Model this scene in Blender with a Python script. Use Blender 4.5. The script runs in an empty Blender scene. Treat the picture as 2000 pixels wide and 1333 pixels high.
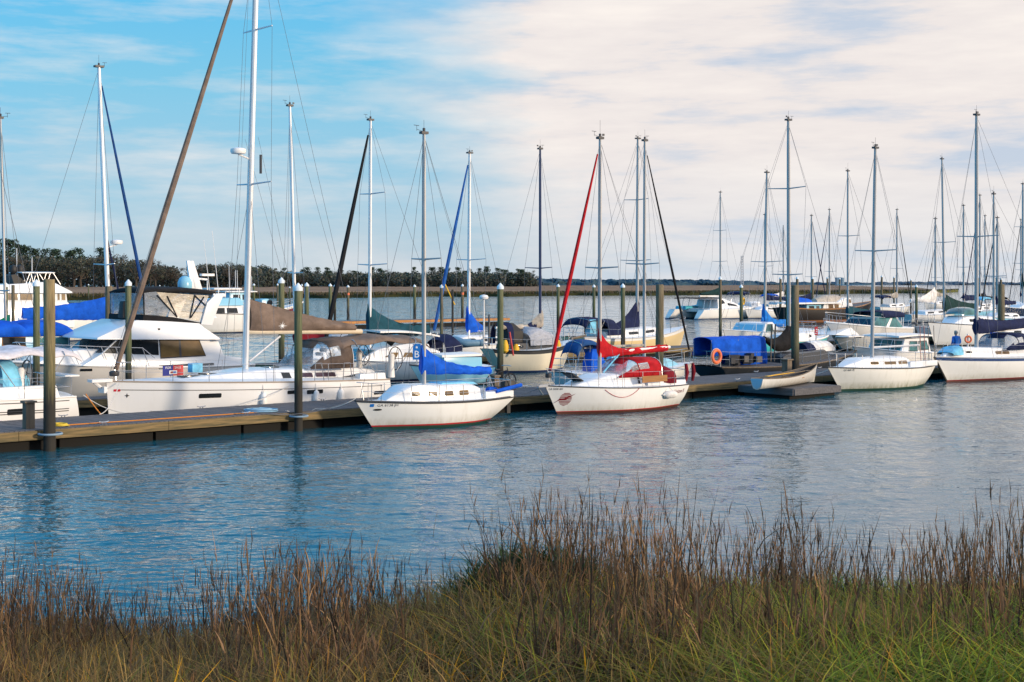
import bpy, bmesh, math, random
import numpy as np
from mathutils import Vector, Matrix, noise as mnoise
R = random.Random(7)
sc = bpy.context.scene
COL = sc.collection
PI = math.pi
EYE, FPX, HX, HY = 5.0, 2778.0, 1000.0, 553.0      # eye height, focal length, principal column, horizon row of a 2000 px wide picture

# ------------------------------------------------------------------ materials
MATS = {}
def new_mat(name):
    m = bpy.data.materials.new(name); m.use_nodes = True
    nt = m.node_tree; b = nt.nodes['Principled BSDF']
    return m, nt, b
def nd(nt, t, **kw):
    n = nt.nodes.new(t)
    for k, v in kw.items():
        if k in n.inputs: n.inputs[k].default_value = v
        else: setattr(n, k, v)
    return n
def mixcol(nt, fac, a, b, mode='MIX'):
    n = nt.nodes.new('ShaderNodeMix'); n.data_type = 'RGBA'; n.blend_type = mode
    for idx, v in ((0, fac), (6, a), (7, b)):
        if hasattr(v, 'is_output') or isinstance(v, bpy.types.NodeSocket): nt.links.new(v, n.inputs[idx])
        elif idx == 0: n.inputs[0].default_value = v
        else: n.inputs[idx].default_value = (*v, 1)
    return n.outputs[2]
def mth(nt, op, a, b=None, c=None, clamp=False):
    n = nt.nodes.new('ShaderNodeMath'); n.operation = op; n.use_clamp = clamp
    for i, v in enumerate((a, b, c)):
        if v is None: continue
        if isinstance(v, bpy.types.NodeSocket): nt.links.new(v, n.inputs[i])
        else: n.inputs[i].default_value = v
    return n.outputs[0]
def ramp(nt, fac, stops):
    n = nt.nodes.new('ShaderNodeValToRGB')
    while len(n.color_ramp.elements) < len(stops): n.color_ramp.elements.new(.5)
    for e, (p, c) in zip(n.color_ramp.elements, stops):
        e.position = p; e.color = (*c, 1) if len(c) == 3 else c
    nt.links.new(fac, n.inputs[0]); return n.outputs[0]
def noise_tex(nt, vec, scale, detail=4, rough=.55, sc3=None):
    if sc3:
        mp = nt.nodes.new('ShaderNodeMapping'); mp.inputs['Scale'].default_value = sc3
        nt.links.new(vec, mp.inputs[0]); vec = mp.outputs[0]
    n = nd(nt, 'ShaderNodeTexNoise', Scale=scale, Detail=detail, Roughness=rough)
    nt.links.new(vec, n.inputs['Vector']); return n.outputs['Fac']
def bump(nt, b, h, strength=.3, dist=.02):
    n = nd(nt, 'ShaderNodeBump', Strength=strength, Distance=dist)
    nt.links.new(h, n.inputs['Height']); nt.links.new(n.outputs[0], b.inputs['Normal'])

def gelcoat(name, col, rough=.28, dirt=.18, dirtcol=(.33, .29, .2)):
    if name in MATS: return MATS[name]
    m, nt, b = new_mat(name)
    tc = nd(nt, 'ShaderNodeTexCoord').outputs['Object']
    n1 = noise_tex(nt, tc, 1.0, 5, .6, (2.2, 2.2, .5))
    n2 = noise_tex(nt, tc, 1.0, 3, .6, (7, 7, .6))
    f = mth(nt, 'MULTIPLY', ramp(nt, n1, [(.45, (0, 0, 0)), (.8, (1, 1, 1))]), ramp(nt, n2, [(.45, (0, 0, 0)), (.75, (1, 1, 1))]))
    sep = nd(nt, 'ShaderNodeSeparateXYZ'); nt.links.new(tc, sep.inputs[0])
    low = mth(nt, 'MULTIPLY', ramp(nt, sep.outputs[2], [(.05, (1, 1, 1)), (.45, (.0, .0, .0))]), n2)
    f = mth(nt, 'ADD', mth(nt, 'MULTIPLY', f, dirt), mth(nt, 'MULTIPLY', low, dirt * 2.4), clamp=True)
    c = mixcol(nt, f, col, dirtcol)
    n3 = noise_tex(nt, tc, 3, 2)
    c = mixcol(nt, mth(nt, 'MULTIPLY', n3, .12), c, tuple(x * .82 for x in col))
    nt.links.new(c, b.inputs['Base Color']); b.inputs['Roughness'].default_value = rough
    MATS[name] = m; return m
def plain(name, col, rough=.5, metal=0, var=.15, scale=6):
    if name in MATS: return MATS[name]
    m, nt, b = new_mat(name)
    tc = nd(nt, 'ShaderNodeTexCoord').outputs['Object']
    n = noise_tex(nt, tc, scale, 4)
    c = mixcol(nt, n, tuple(x * (1 - var) for x in col), tuple(min(1, x * (1 + var)) for x in col))
    nt.links.new(c, b.inputs['Base Color'])
    b.inputs['Roughness'].default_value = rough; b.inputs['Metallic'].default_value = metal
    MATS[name] = m; return m
def canvas(name, col):
    if name in MATS: return MATS[name]
    m, nt, b = new_mat(name)
    tc = nd(nt, 'ShaderNodeTexCoord').outputs['Object']
    n = noise_tex(nt, tc, 2.5, 5, .6)
    c = mixcol(nt, ramp(nt, n, [(.3, (0, 0, 0)), (.7, (1, 1, 1))]), tuple(x * .7 for x in col), tuple(min(1, x * 1.25) for x in col))
    nt.links.new(c, b.inputs['Base Color'])
    b.inputs['Roughness'].default_value = .85
    w = noise_tex(nt, tc, 1.0, 3, .5, (3, 3, 4))
    w2 = noise_tex(nt, tc, 14, 3, .6)
    bump(nt, b, mth(nt, 'ADD', w, mth(nt, 'MULTIPLY', w2, .2)), .5, .07); b.inputs['Specular IOR Level'].default_value = .18
    MATS[name] = m; return m
def glass(name, col=(.012, .016, .02), rough=.06):
    if name in MATS: return MATS[name]
    m, nt, b = new_mat(name)
    tc = nd(nt, 'ShaderNodeTexCoord').outputs['Object']
    n = noise_tex(nt, tc, 1.2, 3)
    c = mixcol(nt, ramp(nt, n, [(.35, (0, 0, 0)), (.7, (1, 1, 1))]), tuple(x * .6 for x in col), tuple(x * 1.5 for x in col))
    nt.links.new(c, b.inputs['Base Color']); b.inputs['Roughness'].default_value = rough
    b.inputs['IOR'].default_value = 1.5
    MATS[name] = m; return m
def vinyl(name, tint=(.75, .8, .85), alpha=.35, rough=.15):
    if name in MATS: return MATS[name]
    m, nt, b = new_mat(name)
    tc = nd(nt, 'ShaderNodeTexCoord').outputs['Object']
    n = noise_tex(nt, tc, 1.0, 5, .65, (2.5, 2.5, 6))
    b.inputs['Base Color'].default_value = (*tint, 1); b.inputs['Roughness'].default_value = rough
    a = mth(nt, 'MULTIPLY_ADD', ramp(nt, n, [(.3, (0, 0, 0)), (.7, (1, 1, 1))]), .4, alpha - .2, clamp=True)
    nt.links.new(a, b.inputs['Alpha'])
    bump(nt, b, n, 1.0, .15)
    MATS[name] = m; return m
def wood(name, col, dark, scale3=(1.2, 12, 12), rough=.8, wet=None):
    """weathered timber; wet = height below which the timber is dark, tidal and green"""
    if name in MATS: return MATS[name]
    m, nt, b = new_mat(name)
    tc = nd(nt, 'ShaderNodeTexCoord').outputs['Object']
    n = noise_tex(nt, tc, 1, 6, .65, scale3)
    n2 = noise_tex(nt, tc, .9, 4, .6)
    c = mixcol(nt, ramp(nt, n, [(.34, (0, 0, 0)), (.62, (1, 1, 1))]), dark, col)
    c = mixcol(nt, mth(nt, 'MULTIPLY', n2, .55), c, tuple(x * .55 for x in col))
    if wet is not None:
        geo = nd(nt, 'ShaderNodeNewGeometry'); sep = nd(nt, 'ShaderNodeSeparateXYZ')
        nt.links.new(geo.outputs['Position'], sep.inputs[0])
        h = mth(nt, 'ADD', sep.outputs[2], mth(nt, 'MULTIPLY', mth(nt, 'SUBTRACT', n, .5), 1.2))
        f = nd(nt, 'ShaderNodeMapRange'); nt.links.new(h, f.inputs[0])
        f.inputs[1].default_value = wet - .5; f.inputs[2].default_value = wet + .5; f.inputs[3].default_value = 1; f.inputs[4].default_value = 0
        g = nd(nt, 'ShaderNodeMapRange'); nt.links.new(h, g.inputs[0])
        g.inputs[1].default_value = wet + .2; g.inputs[2].default_value = wet + 2.4; g.inputs[3].default_value = .55; g.inputs[4].default_value = 0
        c = mixcol(nt, g.outputs[0], c, (.045, .07, .03))
        c = mixcol(nt, f.outputs[0], c, (.022, .02, .016))
    nt.links.new(c, b.inputs['Base Color']); b.inputs['Roughness'].default_value = rough
    bump(nt, b, n, .6, .03)
    MATS[name] = m; return m

WHITE = gelcoat('white_gelcoat', (.77, .76, .74), .2, .42)
WHITE2 = gelcoat('clean_white_gelcoat', (.76, .77, .79), .2, .12)
CREAM = gelcoat('cream_gelcoat', (.74, .67, .52), .3, .25)
DIRTY = gelcoat('stained_gelcoat', (.76, .74, .69), .35, .6, (.22, .22, .12))
OCHRE = gelcoat('yellow_gelcoat', (.70, .55, .30), .3, .3)
GREYHULL = gelcoat('grey_gelcoat', (.45, .43, .40), .25, .15)
NAVYHULL = gelcoat('navy_gelcoat', (.015, .03, .07), .15, .1)
TEAL = gelcoat('turquoise_gelcoat', (.05, .45, .47), .3, .2)
PALEBLUE = gelcoat('pale_blue_gelcoat', (.22, .50, .68), .3, .15)
MAROON = gelcoat('maroon_gelcoat', (.20, .018, .03), .25, .15)
BROWNHULL = gelcoat('dark_brown_hull', (.014, .010, .009), .6, .25, (.08, .035, .018))
BLACKHULL = gelcoat('dark_grey_hull', (.03, .032, .036), .35, .3, (.1, .09, .07))
DECK = gelcoat('deck_gelcoat', (.74, .76, .78), .5, .15)
C_BLUE = canvas('royal_blue_canvas', (.008, .095, .55))
C_NAVY = canvas('navy_canvas', (.012, .018, .06))
C_RED = canvas('red_canvas', (.42, .010, .016))
C_MAROON = canvas('maroon_canvas', (.17, .010, .02))
C_TAUPE = canvas('taupe_canvas', (.17, .125, .10))
C_TAUPE_D = canvas('dark_taupe_canvas', (.115, .085, .07))
C_GREEN = canvas('dark_green_canvas', (.01, .035, .035))
C_TEALD = canvas('petrol_canvas', (.012, .06, .085))
C_BLACK = canvas('black_canvas', (.014, .014, .016))
C_WHITE = canvas('white_canvas', (.72, .70, .68))
C_BEIGE = canvas('beige_canvas', (.40, .36, .31))
C_GRN = canvas('bright_green_canvas', (.0, .14, .09))
C_TARP = canvas('blue_tarpaulin', (.006, .09, .55))
C_LBLUE = canvas('light_blue_canvas', (.18, .50, .72))
C_YEL = plain('yellow_foam', (.75, .42, .02), .6)
C_ORANGE = plain('orange_buoy_foam', (.72, .16, .06), .55)
GLASS = glass('dark_window_glass')
GLASSTAN = glass('bronze_window_glass', (.16, .10, .04), .08)
GLASSTEAL = glass('teal_window_glass', (.05, .16, .17), .08)
GLASSPURP = glass('purple_window_glass', (.07, .05, .07), .08)
VINYL = vinyl('clear_vinyl')
VINYLD = vinyl('grey_vinyl', (.32, .36, .42), .6)
ALU = plain('mast_aluminium', (.62, .62, .63), .38, .55, .1, 2)
ALUW = plain('white_mast_paint', (.78, .77, .76), .35, 0, .08, 2)
ALUG = plain('grey_mast', (.42, .41, .40), .5, .15, .12, 2)
ALUB = plain('navy_mast_paint', (.03, .04, .10), .35, 0, .1, 2)
STEEL = plain('stainless_steel', (.55, .55, .56), .25, .9, .1)
WIRE = plain('rigging_wire', (.17, .17, .18), .5, .4, .1)
WIREL = plain('white_line', (.55, .54, .52), .8)
BLACK = plain('black_rubber', (.012, .012, .013), .6)
DARK = plain('dark_trim', (.04, .04, .045), .5)
REDPAINT = plain('red_paint', (.45, .015, .02), .4)
TEXTBLACK = plain('black_lettering', (.02, .02, .025), .5)
TEXTRED = plain('dark_red_lettering', (.20, .012, .02), .5)
TEXTWHITE = plain('white_lettering', (.8, .8, .8), .5)
TEXTPINK = plain('pale_red_lettering', (.5, .28, .30), .5)
SIGNBLUE = plain('sign_blue', (.01, .16, .52), .4)
SIGNNAVY = plain('sign_navy', (.008, .02, .22), .7)
SIGNRED = plain('sign_red', (.55, .015, .03), .4)
ANTIG = plain('green_antifouling', (.01, .055, .04), .7)
ANTIB = plain('blue_antifouling', (.01, .03, .10), .7)
ANTIR = plain('brown_antifouling', (.09, .03, .02), .7)
ANTIK = plain('black_antifouling', (.015, .018, .02), .7)
PILE = wood('piling_timber', (.34, .26, .13), (.07, .055, .03), (14, 14, .9), .85, 1.9)
PILEG = wood('green_piling_timber', (.20, .21, .11), (.05, .06, .03), (14, 14, .9), .85, 2.0)
PILEK = wood('old_piling_timber', (.22, .18, .11), (.05, .042, .03), (14, 14, .9), .85, 1.5)
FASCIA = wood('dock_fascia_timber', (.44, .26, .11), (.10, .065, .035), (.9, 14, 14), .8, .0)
FASCIAO = wood('sunlit_fascia_timber', (.62, .28, .085), (.22, .11, .04), (.9, 14, 14), .8)  # fascia timber with warm sunlight put into its colour
DECKW = wood('dock_deck_timber', (.135, .13, .14), (.06, .06, .066), (9, .8, 9), .85)
POSTW = wood('dock_post_timber', (.22, .17, .12), (.10, .08, .06), (8, 8, 1), .85)
TEAK = wood('varnished_teak', (.42, .19, .05), (.25, .11, .03), (1, 14, 14), .4)
FLOAT = plain('dock_float_plastic', (.004, .0036, .003), .9, 0, .4, 3)
SKIN = plain('skin', (.45, .26, .19), .5)
HAIRG = plain('grey_hair', (.34, .31, .28), .8)
TROUSER = plain('dark_trousers', (.05, .05, .07), .85)
JACKET = canvas('blue_jacket_cloth', (.02, .15, .55))

# ------------------------------------------------------------------ mesh builder
class MB:
    def __init__(s): s.v = []; s.f = []; s.m = []
    def add(s, vs, fs, m=0):
        o = len(s.v); s.v += [tuple(p) for p in vs]
        for f in fs: s.f.append(tuple(i + o for i in f)); s.m.append(m)
    def box(s, c, d, m=0, rz=0, top=1.0):
        cx, cy, cz = c; a, b, h = d[0] / 2, d[1] / 2, d[2] / 2
        vs = []
        for z, k in ((-h, 1), (h, top)):
            for x, y in ((-a, -b), (a, -b), (a, b), (-a, b)):
                x *= k; y *= k
                vs.append((cx + x * math.cos(rz) - y * math.sin(rz), cy + x * math.sin(rz) + y * math.cos(rz), cz + z))
        s.add(vs, [(3, 2, 1, 0), (4, 5, 6, 7), (0, 1, 5, 4), (1, 2, 6, 5), (2, 3, 7, 6), (3, 0, 4, 7)], m)
    def rings(s, rings, closed=True, cap=True, m=0):
        n = len(rings[0]); vs = [p for r in rings for p in r]; fs = []
        for i in range(len(rings) - 1):
            for j in range(n if closed else n - 1):
                k = (j + 1) % n
                fs.append((i * n + j, i * n + k, (i + 1) * n + k, (i + 1) * n + j))
        if cap and closed:
            fs.append(tuple(range(n - 1, -1, -1))); fs.append(tuple((len(rings) - 1) * n + j for j in range(n)))
        s.add(vs, fs, m)
    def tube(s, pts, r, n=6, m=0, cap=True, flat=1.0):
        pts = [Vector(p) for p in pts]; rings = []
        ov = pts[-1] - pts[0]; ov = ov.normalized() if ov.length > 1e-9 else Vector((0, 0, 1))
        up = Vector((0, 0, 1)) if abs(ov.z) < .8 else Vector((0, 1, 0))
        for i, p in enumerate(pts):
            d = (pts[min(i + 1, len(pts) - 1)] - pts[max(i - 1, 0)])
            d = d.normalized() if d.length > 1e-9 else Vector((0, 0, 1))
            a = d.cross(up if abs(d.dot(up)) < .999 else Vector((1, 0, 0))).normalized(); b = a.cross(d).normalized()
            rr = r[i] if isinstance(r, (list, tuple)) else r
            rings.append([tuple(p + a * (rr * flat * math.cos(2 * PI * k / n)) + b * (rr * math.sin(2 * PI * k / n))) for k in range(n)])
        s.rings(rings, True, cap, m)
    def lathe(s, prof, c=(0, 0, 0), n=12, m=0):
        s.rings([[(c[0] + r * math.cos(2 * PI * k / n), c[1] + r * math.sin(2 * PI * k / n), c[2] + z) for k in range(n)] for r, z in prof], True, True, m)
    def torus(s, c, Rr, r, axis='y', n=20, k=6, m=0, arc=2 * PI):
        rings = []
        full = arc > 6.2
        for i in range(n if full else n + 1):
            a = arc * i / n; ring = []
            for j in range(k):
                b = 2 * PI * j / k; q = Rr + r * math.cos(b); h = r * math.sin(b)
                x, y = q * math.cos(a), q * math.sin(a)
                p = {'y': (x, h, y), 'z': (x, y, h), 'x': (h, x, y)}[axis]
                ring.append((c[0] + p[0], c[1] + p[1], c[2] + p[2]))
            rings.append(ring)
        if full: rings.append(rings[0])
        s.rings(rings, True, False, m)
    def poly(s, pts, m=0): s.add(pts, [tuple(range(len(pts)))], m)
    def build(s, name, mat, parent=None, smooth=True, ang=38, bevel=0, xf=None, merge=False):
        me = bpy.data.meshes.new(name)
        vs = s.v if xf is None else [tuple(xf @ Vector(p)) for p in s.v]
        me.from_pydata(vs, [], s.f)
        mats = mat if isinstance(mat, (list, tuple)) else [mat]
        for mm in mats: me.materials.append(mm)
        if len(mats) > 1: me.polygons.foreach_set('material_index', s.m)
        if merge:
            bm = bmesh.new(); bm.from_mesh(me); bmesh.ops.remove_doubles(bm, verts=bm.verts, dist=1e-4); bmesh.ops.recalc_face_normals(bm, faces=bm.faces); bm.to_mesh(me); bm.free()
        if bevel:
            bm = bmesh.new(); bm.from_mesh(me)
            bmesh.ops.remove_doubles(bm, verts=bm.verts, dist=1e-4)
            bmesh.ops.recalc_face_normals(bm, faces=bm.faces)
            es = [e for e in bm.edges if len(e.link_faces) == 2 and e.calc_face_angle(0) > .5]
            try: bmesh.ops.bevel(bm, geom=es, offset=bevel, segments=2, affect='EDGES', profile=.6, clamp_overlap=True)
            except Exception: pass
            bm.to_mesh(me); bm.free()
        if smooth:
            me.polygons.foreach_set('use_smooth', [True] * len(me.polygons))
            me.set_sharp_from_angle(angle=math.radians(ang))
        me.update()
        o = bpy.data.objects.new(name, me); COL.objects.link(o)
        if parent is not None: o.parent = parent
        return o
def tag(o, label=None, cat=None, group=None, kind=None):
    if label: o['label'] = label
    if cat: o['category'] = cat
    if group: o['group'] = group
    if kind: o['kind'] = kind
    return o
def thing(name, label, cat, group=None, loc=(0, 0, 0), rz=0):
    o = bpy.data.objects.new(name, None); COL.objects.link(o); o.empty_display_size = .3
    o.location = loc; o.rotation_euler = (0, 0, rz)
    return tag(o, label, cat, group)
def wire(name, p0, p1, r, parent, mat=None, sag=0, n=4):
    mb = MB()
    if sag:
        pts = []
        for i in range(9):
            q = i / 8; p = Vector(p0).lerp(Vector(p1), q); p.z -= sag * 4 * q * (1 - q); pts.append(p)
    else: pts = [p0, p1]
    mb.tube(pts, r, n); return mb.build(name, mat or WIRE, parent)
TXT = {}
def text_mesh(s, size=1.0, align='LEFT', shear=0):
    key = (s, align, shear)
    if key not in TXT:
        cu = bpy.data.curves.new('lettering', 'FONT'); cu.body = s; cu.align_x = align; cu.size = 1; cu.resolution_u = 2; cu.shear = shear
        o = bpy.data.objects.new('lettering', cu); me = o.to_mesh()
        TXT[key] = ([tuple(v.co) for v in me.vertices], [tuple(p.vertices) for p in me.polygons])
        o.to_mesh_clear(); bpy.data.objects.remove(o); bpy.data.curves.remove(cu)
    v, f = TXT[key]
    return [(a * size, b * size, 0) for a, b, c in v], f

# ------------------------------------------------------------------ marina frame: s runs along the main dock, t across it (away from the shore)
UX, UY = .7568, .6537
AX, AY = -15.0, 41.7
DOCK_A = math.atan2(UY, UX)
def P(s, t, z=0): return Vector((AX + UX * s - UY * t, AY + UY * s + UX * t, z))
def s_at(px, t):
    k = (px - HX) / FPX; X0, Y0 = AX - UY * t, AY + UX * t
    return (k * Y0 - X0) / (UX - k * UY)
class Frame:
    """a boat's own frame: x towards the bow, z up; d = +1 bow along the dock direction, -1 bow against it"""
    def __init__(s, t, bow, stern, d, sdt=0.0, bdt=0.0, ang=0.0):
        sb, ss = s_at(bow, t + bdt), s_at(stern, t + sdt)
        s.d = d; s.L = abs(sb - ss); c = (sb + ss) / 2; s.C = P(c, t)
        s.a = DOCK_A + (PI if d < 0 else 0) + ang
        s.h = Vector((math.cos(s.a), math.sin(s.a), 0)); s.cam = -d     # sign of local y that faces the shore
    @classmethod
    def at(cls, px, yw, L, d, ang=0.0, off=0.0):
        f = cls.__new__(cls); D = FPX * EYE / (yw - HY); f.L = L; f.d = d
        f.a = DOCK_A + (PI if d < 0 else 0) + ang; f.h = Vector((math.cos(f.a), math.sin(f.a), 0)); f.cam = -d
        f.C = Vector(((px - HX) / FPX * D, D, 0)) + f.h * off; return f
    def x(s, px, dt=0.0):
        k = (px - HX) / FPX; m = Vector((-UY, UX, 0)) * dt; c = s.C + m
        return (k * c.y - c.x) / (s.h.x - k * s.h.y)
    def z(s, px, y, dt=0.0):
        x = s.x(px, dt); Y = s.C.y + UX * dt + x * s.h.y
        return EYE - (y - HY) / FPX * Y
    def thing(s, name, label, cat, group=None): return thing(name, label, cat, group, s.C, s.a)
def lerp(a, b, q): return a + (b - a) * q
def clamp(x, a=0.0, b=1.0): return max(a, min(b, x))

# ------------------------------------------------------------------ hull
class Hull:
    def __init__(s, L, B, zst, zmid, zbow, rake=.6, srake=.2, tr=.7, um=.42, flare=.18, full=2.1):
        s.L, s.B, s.zz = L, B, (zst, zmid, zbow); s.rake, s.srake, s.tr, s.um, s.flare, s.full = rake, srake, tr, um, flare, full
    def S(s, u): return clamp((u - .5) / .5) ** 1.6
    def zs(s, u):
        a, m, b = s.zz; k = .45
        return a * (u - k) * (u - 1) / (k) + m * u * (u - 1) / (k * (k - 1)) + b * u * (u - k) / (1 - k)
    def b(s, u):
        if u < s.um: return s.B / 2 * (s.tr + (1 - s.tr) * math.sin(u / s.um * PI / 2))
        q = (u - s.um) / (1 - s.um); return s.B / 2 * max(.012, 1 - q ** s.full)
    def hb(s, u, z):
        w = z / s.zs(u); k = s.flare + .4 * clamp((u - .55) / .45) + .22 * clamp((.3 - u) / .3)
        if w >= 0: return s.b(u) * (1 - k * (1 - w) ** 2)
        return s.b(u) * (1 - k) * max(.15, 1 + w * 1.3)
    def pos(s, u, z, side):
        w = z / s.zs(u)
        return ((u - .5) * s.L - s.rake * (1 - w) * s.S(u) + s.srake * (1 - w) * s.S(1 - u), side * s.hb(u, z), z)
    def u_of(s, x, z):
        u = clamp(x / s.L + .5)
        for _ in range(12): u = clamp(u - (s.pos(u, z, 1)[0] - x) / s.L)
        return u
    def pt(s, x, z, side, off=0.0):
        u = s.u_of(x, z); p = s.pos(u, z, side); return Vector((x, p[1] + side * off, z))
    def edge(s, x, side, inset=0.0, dz=0.0):
        u = s.u_of(x, s.zs(clamp(x / s.L + .5))); z = s.zs(u)
        return Vector((x, side * max(.0, s.b(u) - inset), z + dz))
    def build(s, parent, mats, sheer=None, boot=(.05, .12), deckmat=None, rail=None, rail_r=.035, n=26):
        rows = [('a', -.4), ('a', -.02), ('a', boot[0]), ('a', boot[1])] + [('w', w) for w in (.35, .5, .64, .76, .84, .91, .96, 1.0)]
        us = [0, .02] + [i / n for i in range(1, n)] + [.985, 1.0]
        us = sorted(set(us)); mb = MB()
        for side in (1, -1):
            rings = [[s.pos(u, r[1] if r[0] == 'a' else r[1] * s.zs(u), side) for r in rows] for u in us]
            nr = len(rows)
            for j in range(nr - 1):
                w = rows[j + 1]
                m = 1 if j < 2 else 2 if j == 2 else 0
                if sheer and w[0] == 'w' and sheer[0] <= w[1] - .001 <= sheer[1]: m = 3
                strip = []
                for i in range(len(us) - 1):
                    q = [rings[i][j], rings[i + 1][j], rings[i + 1][j + 1], rings[i][j + 1]]
                    mb.add(q if side < 0 else q[::-1], [(0, 1, 2, 3)], m)
        st = [s.pos(0, r[1] if r[0] == 'a' else r[1] * s.zs(0), 1) for r in rows]
        for j in range(len(st) - 1):
            a, b2 = st[j], st[j + 1]
            mb.add([a, b2, (b2[0], -b2[1], b2[2]), (a[0], -a[1], a[2])], [(0, 1, 2, 3)], 1 if j < 2 else 2 if j == 2 else 0)
        me = mb.build('hull', mats, parent, False)
        bm = bmesh.new(); bm.from_mesh(me.data); bmesh.ops.remove_doubles(bm, verts=bm.verts, dist=.0005)
        bmesh.ops.recalc_face_normals(bm, faces=bm.faces); bm.to_mesh(me.data); bm.free()
        me.data.polygons.foreach_set('use_smooth', [True] * len(me.data.polygons)); me.data.set_sharp_from_angle(angle=math.radians(40))
        d = MB(); rg = []
        for u in us:
            b = s.b(u) - .004; z = s.zs(u); x = (u - .5) * s.L
            rg.append([(x, b * q, z - .004 + .07 * b * (1 - q * q)) for q in (-1, -.5, 0, .5, 1)])
        d.rings(rg, False, False); d.build('deck', deckmat or DECK, parent)
        if rail:
            for side in (1, -1):
                r = MB(); r.tube([s.pos(u, s.zs(u) - .01, side) for u in us], rail_r, 6); r.build('rub_rail', rail, parent)
        return me
def hull_text(H, parent, name, txt, x0, x1, z0, h, side, mat, F, shear=0):
    """lettering laid on the hull side, reading left to right for someone on the shore"""
    v, f = text_mesh(txt, 1, 'LEFT', shear)
    w = max(a[0] for a in v) or 1; mb = MB(); vs = []
    for a in v: 
        x = lerp(x0, x1, a[0] / w); vs.append(H.pt(x, z0 + a[1] / .72 * h, side, .008))
    mb.add(vs, f); return mb.build(name, mat, parent, False)
def rounded(x0, x1, z0, z1, r=.3, n=4, slant=0.0):
    """rounded rectangle outline; r as a share of the height"""
    h = z1 - z0; rr = min(r * abs(h), abs(x1 - x0) / 2); sg = 1 if x1 > x0 else -1; pts = []
    for cx, cz, a0 in ((x1 - sg * rr, z1 - rr, 0), (x0 + sg * rr, z1 - rr, 90), (x0 + sg * rr, z0 + rr, 180), (x1 - sg * rr, z0 + rr, 270)):
        for i in range(n + 1):
            a = math.radians(a0 + 90 * i / n); pts.append((cx + sg * rr * math.cos(a) + slant * (cz + rr * math.sin(a) - z0), cz + rr * math.sin(a)))
    return pts
def hull_window(H, parent, F, px0, px1, y0, y1, mat=None, dt=-1.7, name='hull_window'):
    x0, x1 = F.x(px0, dt), F.x(px1, dt); z1, z0 = F.z(px0, y0, dt), F.z(px0, y1, dt)
    mb = MB(); mb.poly([H.pt(x, z, F.cam, .008) for x, z in rounded(x0, x1, z0, z1, .25)]); mb.build(name, mat or GLASS, parent, False)

class Cabin:
    """coachroof: a loft from x0 (aft) to x1 (fore end) on deck"""
    def __init__(s, H, x0, x1, h, slope=.8, wf=.66, ins=.86, aft=.15, hf=None):
        s.H, s.x0, s.x1, s.h, s.sl, s.wf, s.ins, s.aft, s.hf = H, x0, x1, h, slope, wf, ins, aft, hf or h
    def H0(s, x):
        return s.H.zs(clamp(x / s.H.L + .5)) - .01
    def ht(s, x):
        q = clamp((s.x1 - x) / s.sl); e = clamp((x - s.x0) / max(.01, s.aft)); k = clamp((s.x1 - x) / (s.x1 - s.x0))
        return lerp(s.hf, s.h, k) * q ** .85 * (.75 + .25 * e)
    def wd(s, x):
        u = clamp(x / s.H.L + .5); q = clamp((s.x1 - x) / (s.sl * .8)); return max(.12, s.H.b(u) * s.wf * (.72 + .28 * q))
    def side(s, x, f, sd, off=0.0):
        w = s.wd(x); return Vector((x, sd * (lerp(w, w * s.ins, f) + off), s.H0(x) + s.ht(x) * f * .9))
    def build(s, parent, mat, n=20):
        mb = MB(); rg = []
        for i in range(n + 1):
            x = lerp(s.x0, s.x1 - .01, i / n); w = s.wd(x); h = s.ht(x); z = s.H0(x); a = s.ins
            half = [(w, 0), (lerp(w, w * a, .5), h * .45), (w * a, h * .9), (w * a * .9, h * .985)]
            top = [(.5 * w * a, h * 1.03)]
            pts = [(x, y, z + q) for y, q in half + top] + [(x, 0, z + h * 1.05)] + [(x, -y, z + q) for y, q in (half + top)[::-1]]
            rg.append(pts)
        mb.rings(rg, False, False)
        k = len(rg[0]); mb.poly(rg[0]); mb.poly(rg[-1][::-1])
        s.obj = mb.build('cabin', mat, parent, True, 28); return s.obj
    def window(s, x0, x1, f0, f1, mat, frame=None, r=.3, both=True, pts=None):
        for sd in ((1, -1) if both else (s.cam,)):
            o = rounded(x0, x1, f0, f1, r) if pts is None else pts
            if frame:
                cx, cf = (x0 + x1) / 2, (f0 + f1) / 2; kx = 1 + .07 / abs(x1 - x0); kf = 1 + .07 / (abs(f1 - f0) * s.h)
                fr = MB(); fr.poly([s.side(cx + (x - cx) * kx, cf + (f - cf) * kf, sd, .006) for x, f in o]); fr.build('window_frame', frame, s.obj, False)
            mb = MB(); mb.poly([s.side(x, f, sd, .014) for x, f in o]); mb.build('window', mat, s.obj, False)
# ------------------------------------------------------------------ boat fittings
def mast_gear(root, mast, xt, zt, r, k=0):
    mb = MB(); rr = random.Random(k)
    mb.tube([(xt, 0, zt), (xt, 0, zt + .45 + .3 * rr.random())], .007, 4)
    e = rr.uniform(.22, .42); mb.tube([(xt + .02, 0, zt + .08), (xt + e, .1, zt + .13)], .008, 4)
    mb.tube([(xt + e, .1, zt + .08), (xt + e, .1, zt + .26)], .008, 4)
    mb.tube([(xt + e - .1, .1, zt + .26), (xt + e + .12, .09, zt + .27)], .010, 4)
    if rr.random() < .5: mb.tube([(xt, 0, zt + .05), (xt - .26, -.1, zt + .16)], .008, 4); mb.box((xt - .28, -.1, zt + .19), (.09, .04, .08))
    mb.box((xt, 0, zt + .04), (r * 3.4, r * 2, .09)); mb.lathe([(.05, .08), (.05, .2), (.0, .22)], (xt, 0, zt), 8)
    return mb.build('masthead_gear', DARK, mast)
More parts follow.
